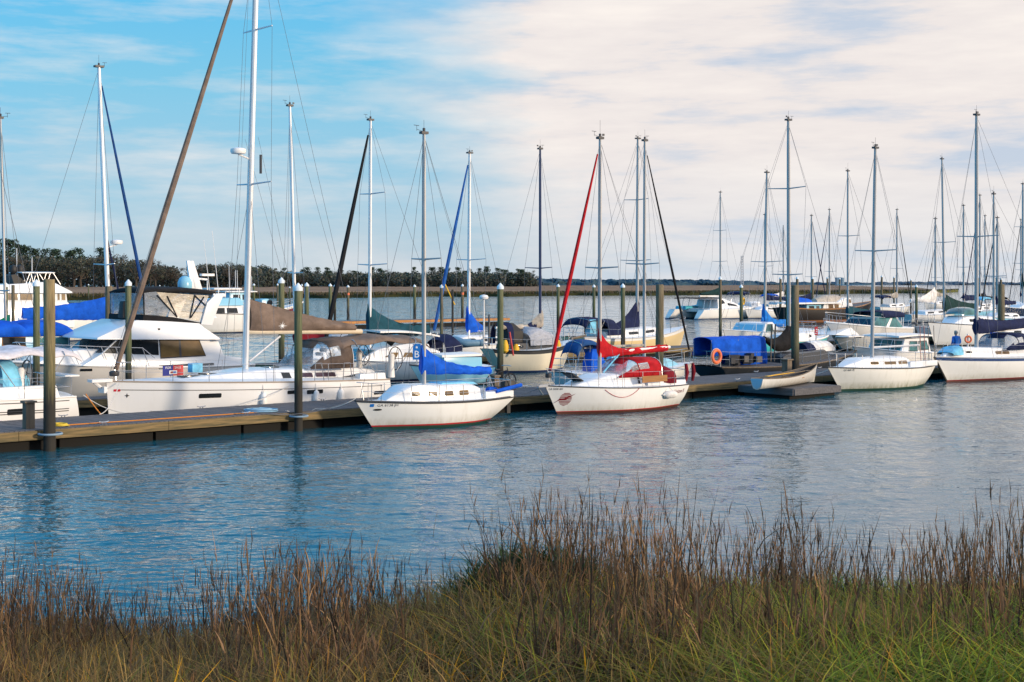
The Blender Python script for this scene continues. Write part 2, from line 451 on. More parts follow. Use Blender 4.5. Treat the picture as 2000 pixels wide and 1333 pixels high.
def rig(root, F, H, xm, zb, zt, r, mat=ALU, lean=0.0, spread=((.5, .9),), fx=None, bx=None, frac=1.0, furl=None, furl_r=.07, wr=.0085, k=0, fz=None, lowers=True, radar=None, gear=True, furl_lo=.05, furl_hi=.95):
    """mast with spreaders and standing rigging; spread = (share of height, half width)"""
    at = lambda q: Vector((xm + lean * q, 0, lerp(zb, zt, q)))
    mb = MB(); mb.tube([at(0), at(.5), at(.85), at(1)], [r, r, r * .92, r * .72], 10, flat=.8); mast = mb.build('mast', mat, root)
    if gear: mast_gear(root, mast, at(1).x, zt, r, k)
    cp = [H.edge(xm - .15, sd, .06) for sd in (1, -1)]
    tips = {}
    for q, w in spread:
        for i, sd in enumerate((1, -1)):
            p = at(q); tip = p + Vector((-.12 * w, sd * w, .04 * w)); tips.setdefault(i, []).append(tip)
            m2 = MB(); m2.tube([p, tip], [.04, .025], 6, flat=1); m2.build('spreader', mat if mat not in (ALUW,) else ALU, mast)
    for i in (0, 1):
        pts = [at(.985)] + sorted(tips.get(i, []), key=lambda p: -p.z) + [cp[i]]
        for a, b in zip(pts, pts[1:]): wire('shroud', a, b, wr, root)
        if lowers and spread:
            q0 = min(q for q, w in spread) - .01
            wire('lower_shroud', at(q0), cp[i] + Vector((.35, 0, 0)), wr, root)
    if fx is not None:
        a, b = at(frac * .985), Vector((fx, 0, fz if fz is not None else H.zs(1) + .1))
        wire('forestay', a, b, wr, root)
        if furl:
            n = 22; mb = MB(); pts = []; rs = []
            for i in range(n + 1):
                q = furl_lo + (furl_hi - furl_lo) * i / n; pts.append(b.lerp(a, q))
                rs.append(furl_r * (.55 + .6 * math.sin(PI * clamp(.12 + i / n * .8))) * (1 - .45 * i / n))
            mb.tube(pts, rs, 8); fs = mb.build('furled_sail', furl, root)
            dm = MB(); dm.lathe([(furl_r * 1.3, -.05), (furl_r * 1.5, 0), (furl_r * 1.5, .1), (furl_r * .9, .14)], b.lerp(a, furl_lo * .5), 10); dm.build('furling_drum', DARK, fs)
    if k < 10:
        for dx, dy, q in ((.16, .05, .97), (-.14, -.06, .9)): wire('halyard', at(q) + Vector((dx * .6, dy, 0)), (xm + dx * 1.6, dy * 3, zb + .1), .006, root)
    if bx is not None: wire('backstay', at(.995), Vector((bx, 0, H.zs(0) + .1)), wr, root)
    if radar:
        z, sgn = radar; q = (z - zb) / (zt - zb); p = at(q); mb = MB()
        mb.lathe([(.02, 0), (.26, .02), (.30, .1), (.28, .2), (.12, .25), (0, .26)], (p.x + sgn * (.42 + r), 0, z), 14)
        mb.tube([(p.x, 0, z - .18), (p.x + sgn * (.42 + r), 0, z)], .035, 6)
        mb.build('radar_dome', ALUW, mast)
    return mast, at
def sail_cover(root, xm, xe, z0, ze, hm, he, mat, w=.16, pw=2.2, seed=1, name='sail_cover', droop=0.0, n=22, lead=.13):
    """folded sail under its canvas cover along the boom: high at the mast, low at the boom end"""
    mb = MB(); rg = []; k = 18; n = int(n * 1.7); sg = 1 if xe > xm else -1
    for i in range(n + 1):
        q = i / n; x = lerp(xm - sg * lead, xe, q); zb = lerp(z0, ze, q) - droop * math.sin(PI * q)
        h = he + (hm - he) * (1 - q) ** pw; ww = w * (1.15 - .45 * q) * (1 if q > .1 else .75 + 2.5 * q)
        rg.append([])
        for j in range(k):
            a = 2 * PI * j / k; cy, cz = math.cos(a), math.sin(a)
            nz = mnoise.noise(Vector((x * 2.2, cz * 2 + seed * 7, cy * 2))) * .05 + mnoise.noise(Vector((x * 6 + cz * 2, seed * 3, cy))) * .025 - abs(mnoise.noise(Vector((x * 3.2 + cz * 1.6, cz * 1.2 + seed, cy * .7)))) * .07
            yy = ww * cy * (1 - .55 * max(0, cz)) + nz * (1 if cy >= 0 else -1)
            zz = zb + h * (.5 + .5 * cz) + nz * .8
            rg[-1].append((x + nz * .5, yy, zz))
    mb.rings(rg, True, True); return mb.build(name, mat, root, True, 60)
def boom(root, xm, xe, z0, ze, r=.055, mat=ALU):
    mb = MB(); mb.tube([(xm, 0, z0), (xe, 0, ze)], r, 8); return mb.build('boom', mat, root)
def arch_shell(stations, w_n=10, pw=.5):
    rg = []
    for x, w, zb, h in stations:
        ring = []
        for j in range(w_n + 1):
            a = PI * j / w_n; c, sn = math.cos(a), math.sin(a)
            ring.append((x, w * math.copysign(abs(c) ** .6, c), zb + h * sn ** pw))
        rg.append(ring)
    return rg
def dodger(root, xf, xa, w, z0, h, mat, win=VINYL, seed=0):
    """spray hood: clear front and side panels under a canvas roof"""
    d = 1 if xa < xf else -1; l = abs(xf - xa)
    st = [(xf, w * .86, z0, .05), (xf - d * l * .3, w * .95, z0, h * .68), (xf - d * l * .45, w, z0, h * .93), (xf - d * l * .7, w, z0, h * 1.0), (xa, w * 1.0, z0, h * .98)]
    rg = arch_shell(st, 14, .55); fr = MB(); cl = MB(); n = len(rg[0])
    for i in range(len(rg) - 1):
        for j in range(n - 1):
            q = [rg[i][j], rg[i + 1][j], rg[i + 1][j + 1], rg[i][j + 1]]
            clear = (i == 0 and 2 <= j <= n - 4) or (i == 1 and 1 <= j <= n - 3 and not 6 <= j <= n - 8) or (i == 2 and j in (1, 2, n - 4, n - 3))
            (cl if clear else fr).add(q, [(0, 1, 2, 3)])
    o = fr.build('dodger', mat, root, True, 60, merge=True)
    sol = o.modifiers.new('thick', 'SOLIDIFY'); sol.thickness = .02
    cl.build('clear_panel', win, o, True, 60, merge=True)
    for x, w, z_, h_ in (st[0], st[2], st[4]):
        f = MB(); f.tube([(x, w * 1.005 * math.copysign(abs(math.cos(a)) ** .6, math.cos(a)), z_ + h_ * 1.01 * math.sin(a) ** .55) for a in [PI * i / 14 for i in range(15)]], .02, 5); f.build('hoop', STEEL if x != st[2][0] else mat, o)
    return o
def bimini(root, x0, x1, w, z, mat, foot, drop=.16, sag=.0, name='bimini', seed=0, hoops=3, camber=.14):
    mb = MB(); rg = []; n = 14
    for i in range(n + 1):
        q = i / n; x = lerp(x0, x1, q); e = 1 - (2 * q - 1) ** 2
        rg.append([(x, w * v, z - drop * (1 - e) ** 2 - camber * v * v - (.12 * max(0, abs(v) - .8) / .2) + sag * .06 * math.sin(q * PI * 5) + .02 * mnoise.noise(Vector((x * 2, v * 3, seed)))) for v in [-1 + j / 5 for j in range(11)]])
    mb.rings(rg, False, False); o = mb.build(name, mat, root, True, 60)
    sm = o.modifiers.new('thick', 'SOLIDIFY'); sm.thickness = .03
    for i in range(hoops):
        q = (i + .5) / hoops; x = lerp(x0, x1, q); f = MB(); xf = lerp(x0, x1, .5 + (q - .5) * .35)
        f.tube([(xf, w * .98, foot), (x, w, z - .26), (x, w * .9, z - .15), (x, 0, z - .03), (x, -w * .9, z - .15), (x, -w, z - .26), (xf, -w * .98, foot)], .016, 6)
        f.build('bimini_frame', STEEL, o)
    return o
def rails(root, H, x_bow=None, x_st=None, h=.6, n_st=5, push=True, pulp=True, r=.014, mid=True):
    """pulpit, pushpit, stanchions and lifelines"""
    L = H.L; xb = x_bow if x_bow is not None else L / 2 - 1.1; xs = x_st if x_st is not None else -L / 2 + .9
    E = lambda x, sd, dz=0: H.edge(x, sd, .06, dz)
    if pulp:
        p = MB(); tip = Vector((L / 2 - .06, 0, H.zs(1) + h + .03)); A = [E(xb, sd, h) for sd in (1, -1)]
        mid1 = [Vector((L / 2 - .45, sd * (.12 + abs(E(L / 2 - .45, 1).y)), H.zs(.95) + h + .02)) for sd in (1, -1)]
        p.tube([E(xb, 1), A[0], mid1[0], tip, mid1[1], A[1], E(xb, -1)], r, 6)
        for sd, m in zip((1, -1), mid1): p.tube([m, E(L / 2 - .5, sd)], r, 6)
        for sd, m in zip((1, -1), mid1): p.tube([E(xb, sd, h * .5), lerp_v(m, E(L / 2 - .5, sd), .5)], r * .8, 5)
        p.build('pulpit', STEEL, root)
    if push:
        p = MB(); z = H.zs(0) + h; b = H.b(0) - .06; x = -L / 2 + .1
        p.tube([E(xs, 1), E(xs, 1, h), (x + .1, b, z), (x, b - .12, z), (x, -b + .12, z), (x + .1, -b, z), E(xs, -1, h), E(xs, -1)], r, 6)
        for y in (b - .1, .0, -b + .1): p.tube([(x, y, z), (x, y, H.zs(0))], r, 5)
        p.tube([E(xs, 1, h * .5), (x + .1, b, z - h * .5), (x, -b + .12, z - h * .5), E(xs, -1, h * .5)], r * .8, 5)
        p.build('pushpit', STEEL, root)
    for sd in (1, -1):
        xsn = [lerp(xs, xb, (i + 1) / (n_st + 1)) for i in range(n_st)]
        for x in xsn:
            m = MB(); m.tube([E(x, sd), E(x, sd, h)], r, 5); m.build('stanchion', STEEL, root)
        pts = [xs] + xsn + [xb]
        for f in ((1, .52) if mid else (1,)):
            w = MB(); w.tube([E(x, sd, h * f) for x in pts], .006, 4); w.build('lifeline', STEEL, root)
def lerp_v(a, b, q): return Vector(a).lerp(Vector(b), q)
def wheel(root, x, y, z, r=.42):
    m = MB(); m.torus((0, 0, 0), r, .02, 'x', 20, 6)
    for k in range(5):
        a = 2 * PI * k / 5; m.tube([(0, 0, 0), (0, r * math.cos(a), r * math.sin(a))], .012, 5)
    o = m.build('steering_wheel', DARK, root, xf=Matrix.Translation((x, y, z)))
    m = MB(); m.lathe([(.14, -.75), (.11, -.3), (.13, .0), (.15, .12), (.08, .2), (0, .21)], (x + .2, y, z), 10); m.build('wheel_pedestal', ALUW, o)
def outboard(root, x, z, y=0, name='outboard_engine'):
    m = MB(); m.rings([[(x + a * k, y + b * k, z + h) for a, b in ((.26, .12), (.26, -.12), (.1, -.19), (-.26, -.16), (-.3, 0), (-.26, .16), (.1, .19))] for h, k in ((-.05, .6), (0, .95), (.22, 1.0), (.34, .8), (.37, .35))])
    m.box((x + .02, y, z - .45), (.16, .12, .8)); m.box((x + .18, y, z - .15), (.25, .2, .08)); m.tube([(x + .3, y, z + .1), (x + .75, y + .1, z + .16)], .025, 5)
    return m.build(name, BLACK, root)
def fender(label, F, x, z, side, hull, mat=ALUW, horizontal=False, l=.62, r=.12):
    p = hull.pt(x, max(.05, z), side, r * .9); m = MB()
    prof = [(.02, 0), (r * .75, .06), (r, .16), (r, l - .16), (r * .75, l - .06), (.03, l), (.03, l + .06)]
    m.lathe(prof, (0, 0, 0), 12)
    rot = Matrix.Rotation(PI / 2, 4, 'Y') if horizontal else Matrix.Identity(4)
    Wm = Matrix.Translation(F.C) @ Matrix.Rotation(F.a, 4, 'Z') @ Matrix.Translation(p)
    o = m.build('fender', mat, None, xf=rot @ Matrix.Translation((0, 0, -l / 2)))
    o.matrix_world = Wm
    top = hull.edge(x, side, .03, .0) - p
    r_ = MB(); r_.tube([(0, 0, l / 2) if not horizontal else (l / 2, 0, 0), tuple(top)], .009, 4)
    if horizontal: r_.tube([(-l / 2, 0, 0), tuple(top)], .009, 4)
    r_.build('fender_rope', WIREL, o)
    return tag(o, label, 'fender', 'fenders hung on boat sides')
# houses of motor boats: side profile traced in the boat's own plane, given a width
class House:
    def __init__(s, F, root, name, pts, w, mat, dt=None, taper=.9, bevel=.05, local=False):
        dt = -w if dt is None else dt
        s.F, s.w, s.tp, s.root = F, w, taper, root
        s.p = [(p[0], p[1]) if local else (F.x(p[0], dt), F.z(p[0], p[1], dt)) for p in pts]; s.dt = dt
        zs = [p[1] for p in s.p]; s.z0, s.z1 = min(zs), max(zs)
        mb = MB(); n = len(s.p)
        A = [(x, s.W(z), z) for x, z in s.p]; B = [(x, -s.W(z), z) for x, z in s.p]
        mb.add(A + B, [tuple(range(n)), tuple(range(2 * n - 1, n - 1, -1))] + [(i, i + n, (i + 1) % n + n, (i + 1) % n) for i in range(n)])
        s.o = mb.build(name, mat, root, True, 40, bevel)
        bm = bmesh.new(); bm.from_mesh(s.o.data); bmesh.ops.recalc_face_normals(bm, faces=bm.faces); bm.to_mesh(s.o.data); bm.free()
        s.o.data.set_sharp_from_angle(angle=math.radians(40))
    def W(s, z): return s.w * lerp(1, s.tp, clamp((z - s.z0) / max(.01, s.z1 - s.z0)))
    def panel(s, pts, mat, name='window', off=.012, both=True, local=False, frame=None):
        q = [(p[0], p[1]) if local else (s.F.x(p[0], s.dt), s.F.z(p[0], p[1], s.dt)) for p in pts]
        for sd in ((1, -1) if both else (s.F.cam,)):
            mb = MB(); mb.poly([(x, sd * (s.W(z) + off), z) for x, z in q]); mb.build(name, mat, s.o, False)
            if frame:
                fm = MB(); fm.tube([(x, sd * (s.W(z) + off), z) for x, z in q + [q[0]]], .025, 5); fm.build('window_frame', frame, s.o)
    def front(s, i, j, mat, inset=.1, n=3, off=.015, name='windscreen', gap=.06, v0=.12, v1=.88):
        (xa, za), (xb, zb) = s.p[i], s.p[j]; d = Vector((xb - xa, 0, zb - za)); nrm = Vector((-d.z, 0, d.x)).normalized()
        c = Vector((sum(p[0] for p in s.p) / len(s.p), 0, sum(p[1] for p in s.p) / len(s.p)))
        if (Vector((xa, 0, za)) - c).dot(nrm) < 0: nrm = -nrm
        wa, wb = s.W(za) - inset, s.W(zb) - inset
        for k in range(n):
            y0, y1 = -1 + 2 * k / n + gap / 2, -1 + 2 * (k + 1) / n - gap / 2; mb = MB()
            f = lambda y, v: tuple(Vector((lerp(xa, xb, v), y * lerp(wa, wb, v), lerp(za, zb, v))) + nrm * off)
            mb.poly([f(y0, v0), f(y1, v0), f(y1, v1), f(y0, v1)]); mb.build(name, mat, s.o, False)
def slab(F, root, name, px0, px1, y, w, mat, th=.07, dt=None, local=None, bow=0.0, bevel=.02, tilt=0.0):
    """a thin roof"""
    dt = -w if dt is None else dt
    x0, x1 = F.x(px0, dt), F.x(px1, dt); z = F.z((px0 + px1) / 2, y, dt)
    mb = MB(); rg = []
    for i in range(7):
        q = i / 6; x = lerp(x0, x1, q); ww = w * (1 if 0 < i < 6 else .9)
        for_z = z + bow * (1 - (2 * q - 1) ** 2) + tilt * (q - .5)
        rg.append([(x, ww * v, for_z + .06 * (1 - v * v) + e) for v, e in ((-1, 0), (0, 0), (1, 0), (1, th), (.5, th), (0, th), (-.5, th), (-1, th))])
    mb.rings(rg, True, True); return mb.build(name, mat, root, True, 40)
def posts(root, lst, r=.02, mat=STEEL, name='roof_post'):
    for a, b in lst:
        m = MB(); m.tube([a, b], r, 6); m.build(name, mat, root)
def canopy_arch(root, x0, x1, w, zb, h, mat, name='canopy', n=8, power=.5, sag=0, win=None, dome=False):
    st = [(lerp(x0, x1, i / n), w, zb, h * (.72 + .28 * math.sin(PI * (.15 + .7 * i / n)) if not dome else max(.4, math.sin(PI * (.03 + .94 * i / n)) ** .34))) for i in range(n + 1)]
    rg = arch_shell(st, 12, power); mb = MB(); mb.rings(rg, False, False)
    o = mb.build(name, mat, root, True, 60); o.modifiers.new('thick', 'SOLIDIFY').thickness = .02; return o
# ================================================================== boats along the near side of the main dock
G_SAIL = 'sailboats moored in the marina'
def c1():
    F = Frame(-1.62, 694, 1010, -1, sdt=-.85); r = F.thing('sailboat', 'small white sloop with royal blue boom cover, red waterline stripe and four square cabin windows', 'sailboat', G_SAIL)
    H = Hull(F.L, 2.45, .90, .88, 1.03, rake=.75, srake=1.15, tr=.62, flare=.16, full=1.9)
    H.build(r, [WHITE, ANTIG, REDPAINT], boot=(.10, .15), rail=DARK, rail_r=.045)
    cb = Cabin(H, F.x(938, -.7), F.x(760, -.5), .56, slope=.9, wf=.68, ins=.88, aft=.35); cb.build(r, WHITE2)
    for a, b in ((811, 827), (839, 856), (870, 886), (898, 916)): cb.window(F.x(a, -.8), F.x(b, -.8), .38, .72, GLASSTAN, ALU, .18)
    hd = House(F, r, 'sliding_hatch', [(846, 751.5), (852, 747), (912, 745), (920, 750)], .42, C_LBLUE, dt=0, bevel=.02)
    m = MB()
    for sd in (1, -1):
        m.box((lerp(-F.L / 2, cb.x0, .52), sd * .78, H.zz[0] + .1), (cb.x0 + F.L / 2 - .3, .2, .24))
    m.box((-F.L / 2 + .2, 0, H.zz[0] + .05), (.3, 1.3, .16)); m.build('cockpit_coaming', WHITE2, r, bevel=.03)
    for sd in (1, -1):
        g = MB(); g.tube([cb.side(x, 1.0, sd, -.12) + Vector((0, 0, .05)) for x in [lerp(cb.x0 + .2, cb.x1 - 1.2, i / 6) for i in range(7)]], .018, 5); g.build('grab_rail', WHITE, r)
    xm = F.x(828); mast, at = rig(r, F, H, xm, F.z(828, 752), F.z(828, 262), .085, ALUG, spread=((.50, .85),), fx=F.L / 2 - .2, bx=-F.L / 2 + .1, k=1)
    xe = F.x(957); boom(r, xm, xe, 1.86, 1.80, .05)
    sail_cover(r, xm, xe, 1.82, 1.68, 1.05, .27, C_BLUE, .17, 3.2, 3)
    wire('topping_lift', (xe, 0, 1.85), at(.99), .006, r)
    wire('mainsheet', (xe + .1, 0, 1.75), (xe - .2, 0, H.zz[0] + .2), .012, r, WIREL)
    rails(r, H, x_bow=F.x(745, -.4), x_st=F.x(938, -.9), h=.58, n_st=3)
    v = F.cam
    hull_text(H, r, 'registration_number', 'GA 6138 JH', F.L / 2 - .66, F.L / 2 - 1.3, .81, .085, v, TEXTBLACK, F)
    s = MB(); xs = F.L / 2 - .42; s.poly([H.pt(x, z, v, .008) for x, z in rounded(xs - .03, xs - .15, .80, .905, .2)]); s.build('registration_sticker', SIGNBLUE, r, False)
    e = MB(); e.poly([H.pt(F.L / 2 - .70 + .13 * math.cos(a), .70 + .035 * math.sin(a), v, .01) for a in [2 * PI * i / 12 for i in range(12)]]); e.build('hawse_hole', BLACK, r, False)
    outboard(r, -F.L / 2 + .0, 1.1, .35)
    m = MB(); m.tube([(F.x(938), .9, 1.12), (F.x(985), .95, 1.3)], .07, 8); m.build('rolled_awning', C_BLUE, r)
    m = MB(); m.rings([[(-F.L / 2 + .75 + a * k, .3 + b * k, 1.0 + h) for a, b in ((.2, .1), (.2, -.1), (-.2, -.1), (-.2, .1))] for h, k in ((0, 1), (.18, 1), (.24, .5))]); m.build('cockpit_cushion', C_BLUE, r)
    return F, H
F1, H1 = c1()
def c2():
    F = Frame(-1.62, 1064, 1346, -1, sdt=-.95); r = F.thing('sailboat', 'white sloop with bright red sail cover, red spray hood and gull emblem on its bow', 'sailboat', G_SAIL)
    H = Hull(F.L, 2.75, .92, .95, 1.14, rake=.65, srake=.35, tr=.7, flare=.14, full=2.0)
    H.build(r, [WHITE, ANTIR, REDPAINT], boot=(.10, .125), rail=DARK, rail_r=.025)
    cb = Cabin(H, F.x(1258, -.9), F.x(1118, -.3), .50, slope=1.6, wf=.72, ins=.84, aft=.1); cb.build(r, WHITE2)
    xw = [F.x(p, -.95) for p in (1178, 1205, 1251)]
    cb.window(0, 1, 0, 1, GLASS, pts=[(xw[0], .32), (xw[2], .30), (xw[2], .82), (xw[1], .74)])
    hb = MB(); xh = F.x(1130, -.3); zz = cb.H0(xh) + .32; hb.rings([[(xh + a, b, zz + (a * .55) + k) for a, b in ((.28, .3), (.28, -.3), (-.3, -.3), (-.3, .3))] for k in (0, .05)]); hb.build('open_hatch', BLACK, r)
    xm = F.x(1171); mast, at = rig(r, F, H, xm, F.z(1171, 752), F.z(1173, 272), .085, ALUG, lean=-.03, spread=((.475, .92),), fx=F.L / 2 - .12, bx=-F.L / 2, furl=C_RED, furl_r=.082, k=2)
    xe = F.x(1303); boom(r, xm, F.x(1308), 2.28, 2.38, .06, ALUW)
    sail_cover(r, xm, xe, 2.08, 2.24, 1.22, .26, C_RED, .125, 8, 5, lead=.07, n=34)
    st = MB(); st.tube([(xm - .15, .05, 1.5), (xm - 1.1, .05, 2.25)], .035, 6); st.build('boom_vang', C_LBLUE, r)
    wire('topping_lift', (xe, 0, 2.4), at(.99), .006, r); wire('mainsheet', (xe + .5, 0, 2.3), (xe + .4, 0, 1.3), .012, r, WIREL)
    d = dodger(r, F.x(1188, -.3), F.x(1275, -.5), 1.0, cb.H0(0) + .38, .72, C_RED, vinyl('rosy_vinyl', (.7, .6, .62), .45))
    m = MB(); m.rings(arch_shell([(F.x(1280, -.5), .95, 1.05, .62), (F.x(1292, -.5), 1.0, 1.0, .70), (F.x(1303, -.5), .98, 1.0, .55)], 14, .5), False, False); m.build('folded_hood', C_MAROON, r).modifiers.new('thick', 'SOLIDIFY').thickness = .03
    b = MB(); x0, x1 = F.x(1253, -1.3), F.x(1305, -1.3); v = F.cam
    p0, p1 = H.edge(x0, v, .03, .18), H.edge(x1, v, .03, .20)
    b.rings([[tuple(p + Vector((0, dy, dz))) for dy, dz in ((-.012, 0), (.012, 0), (.012, .25), (-.012, .25))] for p in (p0, p1)]); b.build('lee_board', TEAK, r, False)
    m = MB()
    for sd in (1, -1): m.box((-F.L / 2 + 1.3, sd * .85, .98), (2.2, .22, .26))
    m.box((-F.L / 2 + .25, 0, .95), (.14, 1.9, .2)); m.build('cockpit_coaming', WHITE2, r, bevel=.03)
    rails(r, H, x_bow=F.x(1120, -.6), x_st=F.x(1313, -1), h=.6, n_st=4)
    v = F.cam
    hull_text(H, r, 'registration_number', 'GA 5058 AH', F.x(1087, -.5), F.x(1115, -.8), .955, .085, v, TEXTBLACK, F)
    hull_text(H, r, 'name_lettering', 'New', F.x(1305, -1.2), F.x(1314, -1.2), .60, .14, v, TEXTRED, F, .2)
    hull_text(H, r, 'name_lettering', 'Horizon II', F.x(1317.5, -1.2), F.x(1341, -1.15), .61, .16, v, TEXTRED, F, .2)
    # gull over a striped sun
    cx, cz = F.x(1118, -.7), .60; xs = lambda a: cx - a * .85; Rr = .26
    for k in range(10):
        z0, z1 = -Rr + 2 * Rr * k / 10, -Rr + 2 * Rr * (k + .62) / 10; o = []
        g = lambda z: math.sqrt(max(0, Rr * Rr - z * z)) * .92
        mb = MB(); mb.poly([H.pt(xs(a), cz + z, v, .006) for a, z in ((-g(z0), z0), (g(z0), z0), (g(z1), z1), (-g(z1), z1))])
        mb.build('emblem_stripe', TEXTRED, r, False)
    gull = [(-.62, -.25), (-.36, -.08), (-.26, .03), (-.10, .02), (.02, .10), (.18, .15), (.42, .26), (.20, .11), (.08, .03), (.04, -.02), (.12, -.05), (-.03, -.05), (-.14, -.04), (-.26, -.05), (-.42, -.15)]
    mb = MB(); mb.poly([H.pt(xs(a * .85), cz + z * .82, v, .012) for a, z in gull]); mb.build('gull_emblem', TEXTRED, r, False)
    m = MB(); m.box((F.L / 2 + .1, 0, H.zs(1) - .02), (.5, .16, .08)); m.tube([(F.L / 2 + .35, 0, H.zs(1) - .05), (F.L / 2 + .1, 0, H.zs(1) - .35)], .03, 6); m.build('bow_roller', STEEL, r)
    for px in (1318, 1331):
        x = F.x(px, 0); m = MB(); m.tube([(x, .6, 1.0), (x - .05, .62, 1.35), (x - .02, .6, 1.72)], [.05, .09, .06], 8); m.build('rolled_flag', C_MAROON, r)
    fender('pale fender hanging level by the stern lettering of the red-covered sloop', F, F.x(1307, -1.3), .60, v, H, C_WHITE, True, .7, .15)
    l = MB(); pts = []
    for i in range(11):
        q = i / 10; pts.append(H.pt(lerp(F.x(1190, -1.3), F.x(1246, -1.3), q), .93 - .32 * 4 * q * (1 - q), v, .02))
    l.tube(pts, .01, 4); l.build('hanging_line', REDPAINT, r)
    return F, H
F2, H2 = c2()
def r1():
    F = Frame(-1.62, 1616, 1827, -1, sdt=-.6); r = F.thing('sailboat', 'weathered cream white sloop with green stains on its bow and a bare grey mast', 'sailboat', G_SAIL)
    H = Hull(F.L, 2.7, .98, 1.0, 1.16, rake=1.0, srake=.7, tr=.45, flare=.18, full=1.9)
    H.build(r, [DIRTY, ANTIG, ANTIG], boot=(.06, .10), rail=DARK, rail_r=.03)
    cb = Cabin(H, F.x(1778, -.8), F.x(1652, -.4), .52, slope=1.3, wf=.66, ins=.86, aft=.3, hf=.42); cb.build(r, WHITE2)
    for a, b in ((1708, 1721), (1731, 1751), (1756, 1773)): cb.window(F.x(a, -.85), F.x(b, -.85), .4, .72, GLASSTAN, ALU, .25)
    for sd in (1, -1): m = MB(); m.box((-F.L / 2 + 1.5, sd * .85, 1.12), (2.3, .2, .26)); m.build('cockpit_coaming', WHITE2, r, bevel=.03)
    xm = F.x(1703); mast, at = rig(r, F, H, xm, F.z(1703, 697), F.z(1705, 290), .095, ALUG, lean=-.28, spread=((.507, 1.15),), fx=F.L / 2 - .15, bx=-F.L / 2, k=3, wr=.008)
    boom(r, xm, F.x(1795), 1.95, 1.95, .05)
    rails(r, H, x_bow=F.x(1650, -.6), x_st=F.x(1800, -.8), h=.6, n_st=4)
    for px in (1785, 1793, 1801, 1812):
        m = MB(); x = F.x(px); m.tube([(x, .4, 1.0), (x - .05, .3, 2.9)], .018, 5); m.build('fishing_rod', TEXTRED if px in (1785, 1793) else DARK, r)
    hull_text(H, r, 'registration_number', 'GA 4681 PE', F.x(1660, -.7), F.x(1680, -.9), .95, .1, F.cam, TEXTBLACK, F)
    return F, H
FR1, HR1 = r1()
def r2():
    F = Frame(-1.62, 1825, 2120, -1, sdt=-.6); r = F.thing('sailboat', 'white sloop with dark blue sheer stripe, navy boom cover and navy spray hood', 'sailboat', G_SAIL)
    H = Hull(F.L, 3.1, 1.15, 1.12, 1.36, rake=1.1, srake=.6, tr=.6, flare=.16, full=1.95)
    H.build(r, [WHITE, ANTIR, TEXTRED, plain('sheer_stripe_blue', (.015, .05, .16), .3)], sheer=(.84, .96), boot=(.07, .12), rail=ALU, rail_r=.025)
    cb = Cabin(H, F.x(2040, -1), F.x(1852, -.4), .5, slope=1.2, wf=.68, ins=.84, aft=.2); cb.build(r, WHITE2)
    cb.window(F.x(1887, -.9), F.x(1893, -.9), .45, .7, GLASS, ALU, .3); cb.window(F.x(1903, -.9), F.x(1912, -.9), .45, .7, GLASS, ALU, .3)
    cb.window(F.x(1953, -1), F.x(1976, -1), .38, .75, GLASSTAN, ALU, .3)
    m = MB(); xh = F.x(1868, -.3); m.rings(arch_shell([(xh + .55, .5, cb.H0(xh) + .12, .12), (xh + .1, .55, cb.H0(xh) + .1, .42), (xh - .35, .5, cb.H0(xh) + .1, .46)], 10, .6), False, False); m.poly(arch_shell([(xh - .35, .5, cb.H0(xh) + .1, .46)], 10, .6)[0]); m.build('hatch_cover', C_LBLUE, r)
    xm = F.x(1907); mast, at = rig(r, F, H, xm, F.z(1907, 690), F.z(1909, 226), .105, ALUG, lean=-.02, spread=((.49, 1.2),), fx=F.L / 2 - .1, bx=-F.L / 2, k=4, wr=.008)
    xe = F.x(2010); boom(r, xm, F.x(2020), 2.45, 2.55, .065, ALUW)
    sail_cover(r, xm, xe, 2.35, 2.6, .95, .55, C_NAVY, .24, 3.5, 8)
    d = dodger(r, F.x(1945, -.4), F.x(1995, -.6), 1.15, cb.H0(0) + .42, .85, C_NAVY, VINYLD)
    rails(r, H, x_bow=F.x(1848, -.6), x_st=-F.L / 2 + 1.2, h=.62, n_st=5)
    hull_text(H, r, 'registration_number', 'GA 2871 BF', F.x(1843, -.6), F.x(1866, -.9), 1.07, .11, F.cam, TEXTWHITE, F)
    m = MB(); m.tube([(F.L / 2 + .0, 0, H.zs(1) - .05), (F.L / 2 - 1.05, 0, .1)], .06, 6); m.build('stem_fender', PILE, r)
    return F, H
FR2, HR2 = r2()
